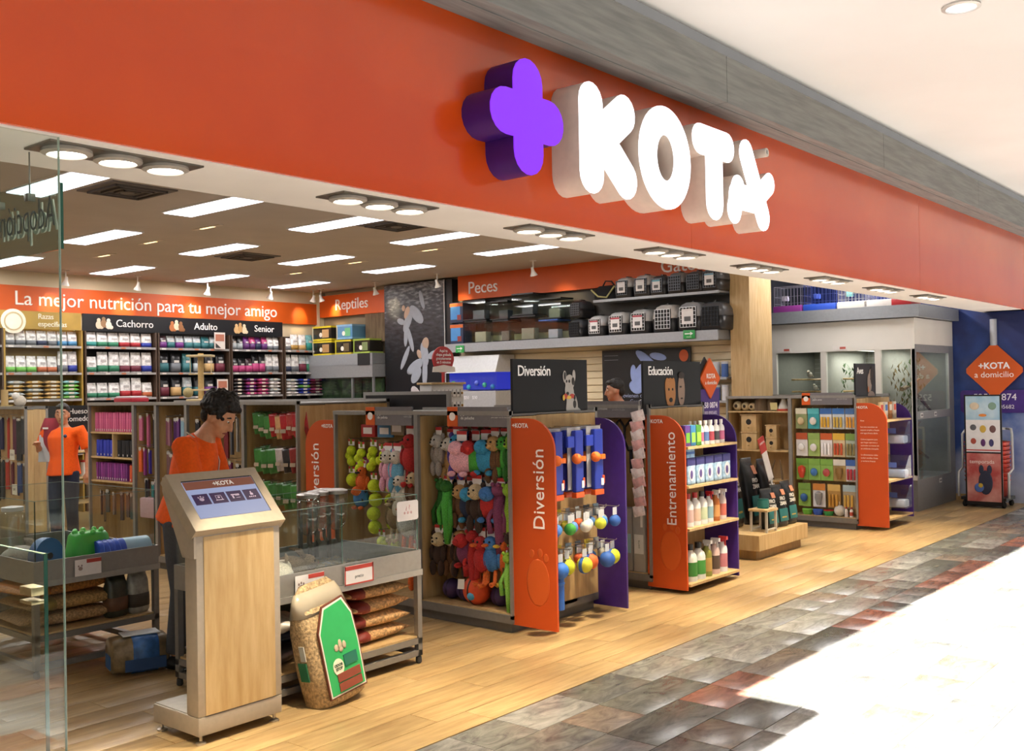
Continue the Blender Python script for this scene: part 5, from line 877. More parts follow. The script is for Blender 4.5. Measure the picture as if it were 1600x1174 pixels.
spawn('food_tin', [P('tin', m_cyl(.055, .09, 'metal', 16), '1f6f68'), P('label', m_lathe([(.056, .01), (.056, .08)], 'paper', 16), '1f6a64')], 'teal food tin on the step stool among the black bags', 'tin', (9.22, 4.53, .466))
# ================================================================ back wall: food shelving
sn = obj('wall_sign', None, loc=(6.0, YB - .06, 2.87)); tag(sn, 'long orange sign reading La mejor nutrición para tu mejor amigo', 'sign')
obj('board', MB().box(-2.2, 5.87, 0, .06, 0, .37).mesh('board', ORANGE), sn)
obj('lettering', font('La mejor nutrición para tu mejor amigo', .285, .008, 'LEFT', .985), sn, 'f6efe8', (.47, -.004, .185), FACE_Y)
hd_ = obj('category_header', None, loc=(7.35, YB - .28, 2.62)); tag(hd_, 'black header strip reading Cachorro, Adulto and Senior', 'sign')
obj('board', MB().box(0, 3.56, 0, .02, 0, .25).mesh('board', BLACK), hd_)
for t, x in (('Cachorro', .82), ('Adulto', 2.05), ('Senior', 3.18)): obj('lettering', font(t, .155, .003), hd_, 'f4f0ec', (x, -.003, .12), FACE_Y)
for x, cc in ((.32, ['c9b8a0', '8a6a4a', 'e0d4c4']), (1.52, ['b06a3a', 'd8c4a8', '8a5a34']), (2.70, ['d8b07a', 'c89a60', 'e6d0b0'])):
    for i, c in enumerate(cc): obj('dog_picture', blobs((0, 0, .05, .06), (.0, .07, .03, .03), (.04, -.03, .035, .03)).mesh('dogs', 'paper', True), hd_, c, (x + (i - 1) * .075, -.004 - .001 * i, .09 + .02 * (i % 2)))
gh = obj('category_header', None, loc=(6.0, YB - .28, 2.62)); tag(gh, 'gold header strip reading Razas específicas with a round emblem', 'sign')
obj('board', MB().box(-.9, 1.33, 0, .02, 0, .25).mesh('board', surfmat('gold_board', 'a5853c', .35, .08, 3)), gh)
obj('lettering', font('Razas\nespecíficas', .105, .003, 'LEFT', .95), gh, 'f4ecd8', (.70, -.003, .125), FACE_Y)
obj('emblem', m_prism([(.17 * math.cos(2 * PI * i / 28), .17 * math.sin(2 * PI * i / 28)) for i in range(28)], .01, 'paper'), gh, 'f0e8d4', (.36, -.012, .1)); obj('emblem_ring', ring_mb(0, 0, .13, .13, .11, .11, .004, 28).mesh('ring', 'paper'), gh, 'c9b48a', (.36, -.017, .1))
bays = [(5.0, 6.22), (6.22, 7.34), (7.37, 8.52), (8.54, 9.84), (9.86, 10.90), (10.93, 11.82)]
bn = ['far left', 'gold', 'Cachorro', 'Adulto', 'Senior', 'corner']
SHZ = (2.385, 2.005, 1.63, 1.25)
for bi, (xa, xb) in enumerate(bays):
    u = obj('wall_shelf_unit', None, loc=(xa, YB - .3, 0)); tag(u, f'tall wall shelving unit of the {bn[bi]} bay on the back wall', 'shelving')
    w = xb - xa; gold = bi == 1
    um = surfmat('gold_board', 'a5853c', .35, .08, 3) if gold else surfmat('unit_dark', '2a2624', .5)
    obj('back_panel', MB().box(0, w, .26, .29, .2, 2.64).mesh('back', um if gold else surfmat('unit_black', '171516', .6)), u)
    for x in (0, w - .025): obj('upright', MB().box(x, x + .025, 0, .26, 0, 2.62).mesh('upright', surfmat('unit_brown', '4a382c', .5) if not gold else um), u)
    for z in SHZ + (.85, .45):
        s = obj('shelf', MB().box(.025, w - .025, 0, .26, z - .022, z).mesh('shelf', surfmat('unit_dark', '2a2624', .5)), u); obj('price_rail', MB().box(.025, w - .025, -.006, 0, z - .026, z + .006).mesh('rail', 'satin'), s, 'a8a6a6')
        for k in range(4): obj('price_label', cached('plb', lambda: MB().box(0, .07, -.003, 0, 0, .026).mesh('label', 'paper')), s, random.choice(['d8d4d0', 'c07a5a', 'd8d4d0']), (.06 + k * (w - .15) / 4, -.0065, z - .024))
wn = {'w': 'e4e2e0', 't': '2f8a84', 'g': '2f7a5a', 'r': 'a8242c', 'm': '6a2436', 'b': '2a3a9a', 'n': '26304e', 'y': '6a6e74', 'l': '4a86b0', 'e': '6ab04a', 'o': 'b8623a', 'k': '1d1d20', 'p': '6a2a7a', 'f': 'b8427a', 's': 'a8b0b4', 'c': 'c4a06a', 'u': '5a2a68', 'a': '2f6a70', 'd': 'b08a44', 'q': '7ab0b4', 'v': '3a2a30'}
wd = dict(t='teal', g='green', r='red', m='maroon', b='blue', n='navy', y='grey', l='light blue', e='lime green', o='orange', k='black', p='purple', f='magenta', s='silver', c='tan', u='violet', a='dark teal', d='gold', q='aqua', v='dark', w='white')
def bags_row(bi, si, spec, h0, sname):
    xa, xb = bays[bi]; n = len(spec); w = (xb - xa - .08) / n
    for i, s in enumerate(spec):
        x = xa + .04 + (i + .5) * w; h = h0 * (1 if len(s) < 3 else 1.3)
        bw = round(min(w * .93, .17), 3)
        spawn('pet_food_bag', [P('bag', m_bag(bw, .1, round(h, 3)), wn[s[0]], rot=(0, 0, 0)), P('band', m_band(bw, .1, round(h, 3), .07, .36 if s[0] == 'w' else .5), wn[s[1]]), P('logo_panel', m_box(round(bw * .5, 3), .003, round(h * .12, 3), 'paper'), 'b8b4b4' if s[0] == 'w' else 'd0ccc6', (0, -.052, h * .52))],
              f'{wd[s[0]]} food bag with {wd[s[1]]} band, {ORD[i]} from the left, {sname} shelf, {bn[bi]} bay', 'food bag', (x, YB - .20 + rnd(-.01, .01), SHZ[si]), rnd(-.1, .1), 'pet food bags on the back wall')
def stack_row(bi, si, cols, nlay, sname, t=.062):
    xa, xb = bays[bi]; n = len(cols); w = (xb - xa - .08) / n
    for i, cc in enumerate(cols):
        for k in range(nlay):
            c = cc[k % len(cc)]
            spawn('stacked_food_bag', [P('bag', m_sack(.2, round(w * .95, 3), t, 'foil'), wn[c]), P('end_print', m_box(round(w * .3, 3), .003, .025, 'paper'), 'd8d0c0' if c != 'w' else 'b0a8a8', (0, -.1, t * .4))], f'{wd[c]} bag lying flat, {["lowest", "second", "third", "fourth", "topmost"][k]} in {ORD[i]} stack, {sname} shelf, {bn[bi]} bay', 'food bag', (xa + .04 + (i + .5) * w, YB - .19, SHZ[si] + k * t * .98), rnd(-.06, .06), 'food bags stacked flat on the back wall')
bags_row(1, 0, ['wy', 'wy', 'wy', 'wn', 'wy', 'wl', 'wl'], .215, 'top'); bags_row(1, 1, ['we', 'we', 'we', 'wo', 'wo', 'wyx', 'wbx'], .24, 'second'); stack_row(1, 2, ['dsd', 'dds', 'dcd', 'eqe'], 5, 'third', .055)
bags_row(2, 0, ['wt', 'wg', 'wg', 'wr', 'wr', 'wb'], .22, 'top'); bags_row(2, 1, ['wg', 'wgx', 'wgx', 'wmx', 'wmx', 'wbx'], .24, 'second'); bags_row(2, 2, ['wg', 'wg', 'wg', 'wrx', 'wrx', 'wo'], .23, 'third')
bags_row(3, 0, ['vp', 'sa', 'sp', 'sa', 'sa', 'aa', 'sa', 'ak'], .2, 'top'); bags_row(3, 1, ['kax', 'kyx', 'aax', 'ksx', 'kcx', 'kmx'], .235, 'second'); bags_row(3, 2, ['kmx', 'kcx', 'sax', 'kax', 'kpx', 'kux'], .235, 'third')
bags_row(4, 0, ['ks', 'ks', 'pu', 'fu', 'pn', 'fu', 'wy', 'wy'], .22, 'top'); bags_row(4, 1, ['kf', 'kf', 'vf', 'kfx', 'kfx', 'wyx', 'wyx'], .24, 'second'); stack_row(4, 2, ['kvk', 'fup', 'ffm', 'wsw'], 5, 'third', .058)
bags_row(5, 0, ['wy', 'wdx', 'wcx', 'qtx', 'qtx'], .22, 'top'); bags_row(5, 1, ['wnx', 'wyx', 'smx', 'sgx', 'sbx'], .24, 'second'); stack_row(5, 2, ['wsw', 'bbe', 'mfm'], 5, 'third', .055)
for bi in (2, 3, 4): bags_row(bi, 3, ['wr', 'wr', 'kv', 'ky', 'wy', 'wm'], .23, 'fourth')
for i, (x, z) in enumerate(((9.62, 2.385), (9.66, 1.63))): spawn('shelf_card', [P('card', m_box(.2, .006, .27, 'paper'), 'd8cfc8'), P('picture', m_box(.16, .003, .11, 'paper'), 'b0705a', (0, -.005, .13)), P('base_print', m_prism([(-.08, .02), (.02, .02), (-.08, .1)], .002, 'paper'), '3a3434', (0, -.006, 0))], ['printed card standing on the top shelf of the Adulto bay', 'printed card standing on the third shelf of the Adulto bay'][i], 'card', (x, YB - .33, z))
# black poster behind the standing worker
bp_ = obj('black_poster', None, loc=(6.35, 13.2, .9)); tag(bp_, 'black poster with a white dog behind the standing worker', 'poster')
obj('board', MB().box(0, 1.0, 0, .02, 0, .65).mesh('board', BLACK), bp_); obj('lettering', font('Huesos y\ncomedores', .1, .002), bp_, 'e6e2de', (.45, -.003, .52), FACE_Y); obj('dog_picture', blobs((0, 0, .16, .2), (.1, .1, .1, .08)).mesh('dog', 'paper', True), bp_, 'b8b4ae', (.66, -.004, .2)); obj('dog_picture', blobs((.12, .1, .05, .035), (.2, .06, .03, .02)).mesh('dog', 'paper', True), bp_, '8a5a34', (.66, -.008, .2)); obj('stand_leg', MB().box(.1, .14, .02, .05, -.9, .3).box(.86, .9, .02, .05, -.9, .3).mesh('leg', 'satin'), bp_, '6a6a6a')
# wooden cat tree on top of the gondola
ct = [P('platform', m_box(.34, .3, .03, 'fabric', .01), 'c9b48a'), P('trunk', m_cyl(.04, .62, 'fabric'), 'c4a46c', (0, 0, .03)), P('top_platform', m_box(.34, .24, .03, 'fabric', .01), 'c9b48a', (0, 0, .6))]
for q in (-.14, .14): ct += [P('hanging_rope', m_cyl(.006, .24, 'fabric', 6), 'd8c8a0', (q, 0, .37)), P('rung', m_box(.13, .03, .02, 'fabric', .005), 'c9b48a', (q * .7, 0, .36))]
ct += [P('lower_rung', m_box(.3, .08, .025, 'fabric', .006), 'c9b48a', (0, 0, .14)), P('rope_ball', m_ball(.07, 'fabric', 10, 7), 'a8986a', (-.15, -.1, .12))]
spawn('cat_tree', ct, 'pale wooden cat tree standing on top of the leash gondola', 'cat tree', (5.72, 8.75, 1.61), -.8, scale=.72)
spawn('plush_display', [P('body', m_ball(.07, 'plush', 10, 7), 'c9bcae', (0, 0, .06)), P('head', m_ball(.045, 'plush', 10, 7), 'e0d8d0', (-.05, 0, .12))], 'small pale plush toy on top of the left leash gondola', 'plush toy', (5.48, 12.1, 1.57)); spawn('scratch_post', [P('post', m_cyl(.04, .2, 'fabric'), 'b89a68'), P('base', m_box(.14, .14, .015, 'fabric'), 'a8905e')], 'short tan scratching post on top of the left leash gondola', 'scratching post', (5.48, 12.5, 1.57)); spawn('red_tray', [P('tray', m_box(.2, .34, .04, 'plastic', .01), 'a82434'), P('lid', m_box(.18, .3, .02, 'plastic', .008), 'd8ccd0', (0, 0, .04))], 'red tray with a pale lid on the leash gondola top', 'tray', (5.55, 9.75, 1.61))
# goods seen in the gap beside the worker
gp = obj('goods_rack', None, loc=(6.5, 12.6, 0)); tag(gp, 'low wooden rack of tubs behind the standing worker', 'rack')
for z in (.3, .62, .95): obj('shelf', MB().box(-.1, 1.0, 0, .35, z, z + .02).mesh('shelf', WOOD), gp)
for x in (-.1, .98): obj('side', MB().box(x, x + .02, 0, .35, 0, 1.2).mesh('side', WOOD), gp)
for i in range(8): spawn('treat_tub', [P('tub', m_cyl(.06, .18, 'plastic'), ['d9d6d0', 'c8a04a', '6a2a4a', 'e0dcd6'][i % 4]), P('lid', m_cyl(.063, .025, 'plastic'), ['c03a3a', '2a2a2a', 'd8d4d0', 'b83a3a'][i % 4], (0, 0, .18))], f'treat tub on the {"upper" if i < 4 else "lower"} shelf behind the worker, {ORD[i % 4]} from the left', 'tub', (6.6 + (i % 4) * .2, 12.75, .97 if i < 4 else .64), 0, 'treat tubs on the rack')

# ================================================================ right wall: reptiles, fish banner, fish
rs = obj('wall_sign', None, loc=(XW - .1, 14.33, 2.99)); tag(rs, 'orange sign reading Reptiles', 'sign')
obj('board', MB().box(0, .1, -1.72, 0, 0, .38).mesh('board', ORANGE), rs); obj('lettering', font('Reptiles', .27, .008), rs, 'f6efe8', (-.004, -.86, .19), FACE_X)
ps_ = obj('wall_sign', None, loc=(XW - .1, 10.95, 3.07)); tag(ps_, 'long orange sign reading Peces with letters vanishing behind the soffit', 'sign')
obj('board', MB().box(0, .1, -4.72, 0, 0, .38).mesh('board', ORANGE), ps_); obj('lettering', font('Peces', .27, .008, 'LEFT'), ps_, 'f6efe8', (-.004, -.22, .17), FACE_X); obj('lettering', font('Gatos', .27, .008, 'LEFT'), ps_, 'f6efe8', (-.004, -3.72, .2), FACE_X)
fbm, N, L, b = nmat('koi_banner')
tcn = N.new('ShaderNodeTexCoord'); mp = N.new('ShaderNodeMapping'); mp.inputs['Scale'].default_value = (1, 2.2, 7); mp.inputs['Rotation'].default_value = (.4, 0, 0); L.new(tcn.outputs['Object'], mp.inputs[0]); no = N.new('ShaderNodeTexNoise'); no.inputs['Scale'].default_value = 3.2; no.inputs['Detail'].default_value = 6; L.new(mp.outputs[0], no.inputs['Vector'])
sx = N.new('ShaderNodeSeparateXYZ'); L.new(tcn.outputs['Object'], sx.inputs[0]); mr = N.new('ShaderNodeMapRange'); mr.inputs[1].default_value = 1.2; mr.inputs[2].default_value = 3.1; L.new(sx.outputs['Z'], mr.inputs[0])
mu = N.new('ShaderNodeMath'); mu.operation = 'MULTIPLY'; L.new(no.outputs['Fac'], mu.inputs[0]); L.new(mr.outputs[0], mu.inputs[1])
rp = N.new('ShaderNodeValToRGB'); e = rp.color_ramp.elements; e[0].position = .2; e[0].color = lin('121318'); e[1].position = .66; e[1].color = lin('a8adb4'); k = e.new(.42); k.color = lin('3c4048'); L.new(mu.outputs[0], rp.inputs[0]); L.new(rp.outputs[0], b.inputs['Base Color']); b.inputs['Roughness'].default_value = .4
kb = obj('koi_banner', None, loc=(XW - .16, 11.2, .3)); tag(kb, 'tall dark banner with white ornamental fish beside Reptiles', 'banner')
obj('panel', MB().box(0, .16, 0, 1.38, 0, 3.12).mesh('panel', fbm), kb); obj('side_panel', MB().box(.02, .16, -.16, 0, 0, 3.12).mesh('side', BLACK), kb); obj('edge_strip', MB().box(-.004, .01, -.012, .003, 0, 3.12).mesh('strip', 'satin'), kb, 'd8d8d8')
def fish(pts, c, z, y, n='fish_picture'):
    mb = MB()
    for (dy, dz, a, b_, t) in pts:
        q = MB().ball((0, 0, 0), (.003, a, b_), 14, 8).xf(Matrix.Translation((0, dy, dz)) @ Matrix.Rotation(t, 4, 'X')); mb.add(q.v, q.f)
    obj(n, mb.mesh(n, 'paper', True), kb, c, (-.004, y, z))
fish([(0, 0, .08, .2, .5), (.05, -.22, .05, .2, .1), (-.2, .1, .1, .2, -.8), (-.33, .33, .05, .16, -.3), (.16, .0, .1, .05, .3), (-.05, -.3, .05, .22, -.3)], 'a4abb8', 2.5, .82); fish([(.02, .14, .06, .11, .4), (.1, .22, .04, .05, 0)], 'c8a892', 2.5, .82, 'fish_head_picture')
fish([(0, 0, .09, .2, -.2), (.22, -.2, .22, .09, -.5), (.45, -.05, .05, .22, .5), (0, -.3, .06, .26, .05), (-.18, -.02, .12, .06, -.4), (.2, -.34, .09, .16, .7)], 'a0a8b6', 1.95, .45); fish([(-.02, .16, .08, .11, .3), (.12, -.0, .05, .08, -.5)], 'b8a08e', 1.95, .45, 'fish_head_picture')
fish([(0, 0, .12, .26, -.5), (-.1, -.25, .14, .12, .3)], 'c4c0c4', 1.2, .62); fish([(-.1, -.22, .12, .09, .4)], 'b04a34', 1.2, .62, 'fish_head_picture')
def wshelf(lb, y0, y1, z0, z1, d=.42):
    r = obj('wall_shelf', None, loc=(XW - d, y0, z0)); tag(r, lb, 'shelf'); obj('board', MB().box(.02, d + .04, 0, y1 - y0, .0, z1 - z0).mesh('board', 'satin'), r, '8a8d90'); obj('front_edge', MB().box(0, .02, 0, y1 - y0, -.01, z1 - z0).mesh('edge', 'satin'), r, '9fa3a8'); return r
wshelf('thick grey wall shelf under the pet carriers', 6.22, 10.94, 2.25, 2.37); wshelf('thinner upper grey wall shelf of pet carriers', 6.22, 8.15, 2.845, 2.87, .38); wshelf('grey wall shelf under the terrariums', 12.62, 14.34, 2.12, 2.30)
def exit_sign(lb, y, z, x): 
    spawn('exit_sign', [P('board', m_box(.012, .17, .11, 'plastic', .003), '2c9a4a'), P('arrow', MB().box(-.008, -.006, -.05, .04, .05, .062).prism([(0, 0), (.035, .028), (0, .056)], .002).xf(Matrix.Identity(4)).mesh('arrow', 'paper') if False else MB().box(-.008, -.006, -.02, .06, .058, .07).add([(-.008, -.06, .064), (-.008, -.02, .04), (-.008, -.02, .088), (-.006, -.06, .064), (-.006, -.02, .04), (-.006, -.02, .088)], [(0, 2, 1), (3, 4, 5), (0, 1, 4, 3), (1, 2, 5, 4), (2, 0, 3, 5)]).mesh('arrow', 'paper'), 'f0f6f0'), P('lettering', font('SALIDA', .022, .0004), 'e6f2e6', (-.007, 0, .022), FACE_X)], lb, 'sign', (x, y, z))
exit_sign('green exit arrow sign at the left end of the carrier shelf', 10.62, 2.23, XW - .435); exit_sign('green exit arrow sign near the right end of the carrier shelf', 6.62, 2.27, XW - .435)
def carrier(lb, y, z, s, top, bot, card_=None, door='c9ccd0'):
    hw, d, h = .15 * s, .36, .30 * s
    ps = [P('lower_shell', cached(('cl', s), lambda: MB().rings([(0, .16, hw * .88), (h * .05, .175, hw * .95), (h * .5, .18, hw)], 16, 6).mesh('lower', 'plastic', True)), bot), P('upper_shell', cached(('cu', s), lambda: MB().rings([(h * .5, .182, hw * 1.02), (h * .75, .17, hw * .96), (h * .93, .14, hw * .75), (h, .1, hw * .5)], 16, 5).mesh('upper', 'plastic', True)), top), P('handle', cached(('ch', s), lambda: MB().box(-.05, .05, -.015, .015, h, h + .02).mesh('handle', 'plastic')), bot)]
    g = MB()
    for q in range(6): yy = -hw * .62 + q * hw * .248; g.box(-.192, -.186, yy - .003, yy + .003, h * .14, h * .82)
    for q in range(6): zz = h * .14 + q * h * .136; g.box(-.192, -.186, -hw * .64, hw * .64, zz - .003, zz + .003)
    ps.append(P('wire_door', cached(('cw', s), lambda: g.mesh('door', 'metal')), door)); ps.append(P('door_recess', m_box(.01, hw * 1.3, h * .7, 'matte'), '121212', (-.178, 0, h * .13)))
    if card_: ps.append(P('card', m_box(.004, hw * .9, h * .52, 'paper'), 'e6e4e4', (-.197, 0, h * .24), subs=[P('picture', m_box(.002, hw * .5, h * .16, 'paper'), '5a5a5c', (-.003, 0, h * .1)), P('strip', m_box(.002, hw * .9, h * .07, 'paper'), card_, (-.003, 0, h * .44))]))
    spawn('pet_carrier', ps, lb, 'pet carrier', (XW - .22, y, z), 0)
low_c = [(8.47, .86, '4a4c50', '2a2a2c', None, 'dark wire fronted pet carrier at the left of the lower shelf'), (8.12, .95, 'c2c4c6', '2c2c2e', 'b03a4a', 'grey pet carrier with a red edged card, second on the lower shelf'), (7.77, 1.05, 'c2c4c6', '2c2c2e', 'b03a4a', 'grey pet carrier with a card, third on the lower shelf'), (7.41, 1.1, 'c2c4c6', '2c2c2e', 'b03a4a', 'grey pet carrier with a card, fourth on the lower shelf'), (7.03, 1.22, 'd0ccc8', '2a2a2c', None, 'large pale pet carrier with an open white grid door'), (6.65, 1.25, 'a0a2a6', '2a2a2c', 'e0dcdc', 'large grey pet carrier with a white card near the exit sign'), (6.33, 1.2, '54565a', '242426', None, 'dark pet carrier at the right end of the lower shelf')]
for y, s, t, bo, cd, lb in low_c: carrier(lb, y, 2.37, s, t, bo, cd, '3a3c40' if t in ('4a4c50', '54565a') else 'd4d4d4')
for y, s, t, bo, cd, lb in ((8.45, .8, '3c3e42', '242426', None, 'dark pet carrier stacked on the leftmost lower carrier'), ): carrier(lb, y, 2.37 + .275, s, t, bo, cd, '6a6c70')
for y, s, t, bo, cd, lb in ((7.66, .92, 'c2c4c6', '2c2c2e', 'd8d4d4', 'grey pet carrier with a white card at the left of the upper shelf'), (7.36, .95, 'c2c4c6', '2c2c2e', 'd8d4d4', 'grey pet carrier with a white card, second on the upper shelf'), (7.11, .86, '4a5058', '2c2c2e', '4a9ab0', 'dark pet carrier with a blue card on the upper shelf'), (6.84, .92, '74767a', '242426', None, 'grey and black carrier in the middle of the upper shelf'), (6.57, .9, '54565a', '242426', None, 'charcoal carrier, second from the right on the upper shelf'), (6.33, .95, '4a4c50', '242426', '6a9ab0', 'charcoal carrier with a blue card at the right of the upper shelf')): carrier(lb, y, 2.87, s, t, bo, cd, '5a5c60')
spawn('soft_carrier_bag', [P('bag', MB().rings([(0, .1, .17), (.03, .12, .2), (.14, .1, .2), (.2, .05, .14)], 16, 3).mesh('bag', 'fabric', True), '1d1d20'), P('trim', m_tube([(-.12, .2, .15), (-.13, .08, .05), (-.13, -.06, .03), (-.12, -.19, .18)], .012, 'fabric'), 'b8b27a'), P('handle', m_tube([(0, .1, .18), (0, .04, .27), (0, -.06, .26), (0, -.12, .18)], .01, 'fabric'), '26262a')], 'black soft carrier bag with olive trim on the upper shelf', 'carrier bag', (XW - .2, 8.02, 2.87))
# boxed tanks and glass tanks left of the carriers
for i, z in enumerate((2.37, 2.70)): spawn('aquarium_box', [P('box', m_box(.3, .27, .31, 'paper', .003), '2c3550'), P('picture', m_box(.003, .2, .2, 'paper'), '4a8ac8', (-.152, .02, .05)), P('orange_strip', m_box(.003, .27, .05, 'paper'), 'c8642a', (-.152, 0, .25)), P('fish_print', m_box(.004, .08, .08, 'paper'), '8a3a3a', (-.154, -.06, .04))], ['printed blue aquarium carton at the left of the shelf', 'printed blue aquarium carton stacked on another'][i], 'carton', (XW - .2, 10.76, z))
tk = [(10.35, 2.37, .44, .32), (9.85, 2.37, .3, .3), (9.42, 2.37, .46, .34), (8.95, 2.37, .34, .26), (10.38, 2.72, .46, .28), (9.88, 2.70, .34, .26), (9.42, 2.74, .4, .3), (8.92, 2.66, .4, .28)]
for i, (y, z, w, h) in enumerate(tk):
    g = MB(); x = .15
    g.box(-x, x, -w / 2, -w / 2 + .006, 0, h).box(-x, x, w / 2 - .006, w / 2, 0, h).box(-x, -x + .006, -w / 2, w / 2, 0, h).box(x - .006, x, -w / 2, w / 2, 0, h)
    spawn('glass_tank', [P('glass', g.mesh('glass', GLASS)), P('rim', MB().box(-x - .004, x + .004, -w / 2 - .004, w / 2 + .004, h, h + .02).mesh('rim', 'plastic'), ['c8642a', '26282c', '1d1f22', '3a62b0', '1d1f22', '26282c', '2a2c30', '1d1f22'][i] if i in (3,) else '1d1f22'), P('base', MB().box(-x - .004, x + .004, -w / 2 - .004, w / 2 + .004, -.0, .014).mesh('base', 'plastic'), '1d1f22'), P('insert', m_box(.12, w * .5, h * .5, 'paper', .004), ['a8a490', '6a5a50', '9a9484', 'b8bcc8', '6a7078', '4a5058', '5a6068', '6a746a'][i], (.02, 0, .014))], f'black rimmed glass tank left of the carriers, {["lower", "upper"][i // 4]} tier, {ORD[i % 4]} from the left', 'glass tank', (XW - .22, y, z), 0, 'glass tanks')
# terrariums
for i, (y, z, c, lb) in enumerate(((13.98, 2.30, 'd8c62a', 'yellow edged terrarium carton at the bottom left under Reptiles'), (13.98, 2.56, 'd8c62a', 'yellow edged terrarium carton at the top left under Reptiles'), (13.42, 2.30, 'c8b830', 'yellow terrarium carton in the middle under Reptiles'), (13.38, 2.56, '7aa8c8', 'blue printed terrarium carton in the upper middle under Reptiles'), (12.95, 2.30, '9ab04a', 'green edged terrarium at the right under Reptiles'))):
    w = .5 if i < 2 else .4
    spawn('terrarium', [P('glass', m_box(.3, w, .24, 'gloss', .003), '2a2620' if i != 3 else '5a8ab0'), P('top_edge', m_box(.31, w + .01, .03, 'plastic'), c, (0, 0, .22)), P('bottom_edge', m_box(.31, w + .01, .03, 'plastic'), c, (0, 0, 0)), P('corner', m_box(.02, .02, .24, 'plastic'), c if i in (2, 4) else 'c9c4b0', (-.15, w / 2 - .01, 0)), P('lizard_print', m_box(.003, w * .35, .14, 'paper'), ['b08a5a', 'c09a6a', '6a5a3a', '6ab07a', '7a8a5a'][i], (-.153, -w * .2, .05)), P('round_print', m_prism([(.04 * math.cos(2 * PI * q / 14), .04 * math.sin(2 * PI * q / 14)) for q in range(14)], .003, 'paper'), 'e6e2d4', (-.155, w * .05, .1), (0, 0, -PI / 2))], lb, 'terrarium', (XW - .2, y, z))
spawn('cork_bark', [P('bark', m_box(.05, .5, .5, MT('bark'), .02))], 'rough brown cork bark slab under the Reptiles sign', 'bark slab', (XW - .06, 12.9, 2.5))
rc = obj('reptile_cabinet', None, loc=(XW - .42, 12.62, 0)); tag(rc, 'grey cabinet of glass fronted vivariums under Reptiles', 'cabinet')
obj('hood', MB().box(0, .44, 0, 1.72, 1.90, 2.115).mesh('hood', 'satin'), rc, '9a9c9e'); obj('body', MB().box(.04, .44, 0, 1.72, 0, 1.55).mesh('body', 'satin'), rc, '85878a')
for y in (0, .52, 1.69): obj('mullion', MB().box(.02, .06, y, y + .03, 1.55, 1.9).mesh('mullion', 'satin'), rc, '8a8c8e')
for a, b_ in ((.03, .52), (.55, 1.69)): obj('vivarium_glass', MB().box(.035, .04, a, b_, 1.55, 1.9).mesh('glass', GLASS), rc); obj('plants', MB().box(.25, .3, a, b_, 1.55, 1.88).mesh('plants', surfmat('vivarium_green', '1d2a1c', .7, .2, 9, '3f5a34')), rc)
obj('dark_notice', m_box(.01, .3, .2, 'paper'), rc, '1f1f22', (-.005, .2, 2.1))
# lit aquarium at the left of the fish wall
aq = obj('aquarium', None, loc=(XW - .45, 9.9, 0)); tag(aq, 'lit blue aquarium under a silver hood left of the Diversión sign', 'aquarium')
obj('hood', MB().prism([(0, 1.92), (.45, 1.92), (.45, 2.18), (.1, 2.18)], 1.02).mesh('hood', 'satin'), aq, 'c4c6c8'); obj('water', MB().box(.06, .44, .03, .99, 1.66, 1.92).mesh('water', emat('aqua_water_glow', '1c2fc0', .75)), aq); obj('glass', MB().box(.03, .036, .01, 1.01, 1.64, 1.92).mesh('glass', GLASS), aq)  # the tank's light is put into the water as a weak blue glow
for i in range(6): obj('coral', m_ball(.04, 'plastic', 8, 6), aq, ['2f7ab8', '3aa08a', '5a6ad0', '2a9ac0', '3f5fc0', '3aa060'][i], (.055, .1 + i * .16, 1.70 + .03 * (i % 3)))
obj('cabinet', MB().box(0, .45, 0, 1.02, 0, 1.64).mesh('cabinet', 'satin'), aq, 'b4b6ba'); obj('price_print', font('$50   $50', .07, .001), aq, 'f0f0f4', (-.004, .5, 1.54), FACE_X)
# big dark poster with a fighting fish
fp = obj('fish_poster', None, loc=(XW - .03, 6.84, 1.3)); tag(fp, 'large black poster with a pale blue fighting fish', 'poster')
obj('board', MB().box(0, .025, 0, 1.42, 0, .88).mesh('board', BLACK), fp)
q = MB()
for (dy, dz, a, b_, t) in ((0, 0, .12, .2, .4), (-.1, .22, .07, .22, -.9), (-.28, .27, .14, .05, .2), (.08, -.14, .12, .09, .5), (.12, .05, .05, .12, 0)):
    w_ = MB().ball((0, 0, 0), (.003, a, b_), 14, 8).xf(Matrix.Translation((0, dy, dz)) @ Matrix.Rotation(t, 4, 'X')); q.add(w_.v, w_.f)
obj('fish_picture', q.mesh('fish', 'paper', True), fp, '8fa4dc', (-.003, .78, .5)); obj('round_logo', m_prism([(.07 * math.cos(2 * PI * i / 22), .08 * math.sin(2 * PI * i / 22)) for i in range(22)], .003, 'paper'), fp, 'c85a2a', (-.004, .1, .77), (0, 0, -PI / 2)); obj('outline_box', MB().box(-.004, 0, 1.15, 1.38, .74, .745).box(-.004, 0, 1.15, 1.38, .80, .805).mesh('box', 'paper'), fp, '8a8c94'); obj('lettering', font('Provienen de las costas de\nCentroamerica', .08, .001), fp, '9aa4c8', (-.004, .72, .2), FACE_X)
for i, z in enumerate((1.75, 1.45)):
    r = wshelf(['upper small shelf of fish food beside the wooden pier', 'lower small shelf of fish food beside the wooden pier'][i], 6.23, 6.72, z, z + .02, .2)
    for k in range(4): spawn('fish_food_tub', [P('tub', m_cyl(.045, .17, 'plastic'), ['d8d8dc', '8a9ab8', 'c8ccd0', '4a6aa8'][(k + i) % 4]), P('cap', m_cyl(.046, .03, 'plastic'), ['e6e6e8', '3a4a8a', 'd0d0d4', 'c9ccd4'][k], (0, 0, .17))], f'fish food tub on the {["upper", "lower"][i]} small shelf, {ORD[k]} from the left', 'tub', (XW - .1, 6.66 - k * .12, z + .02), 0, 'fish food tubs')
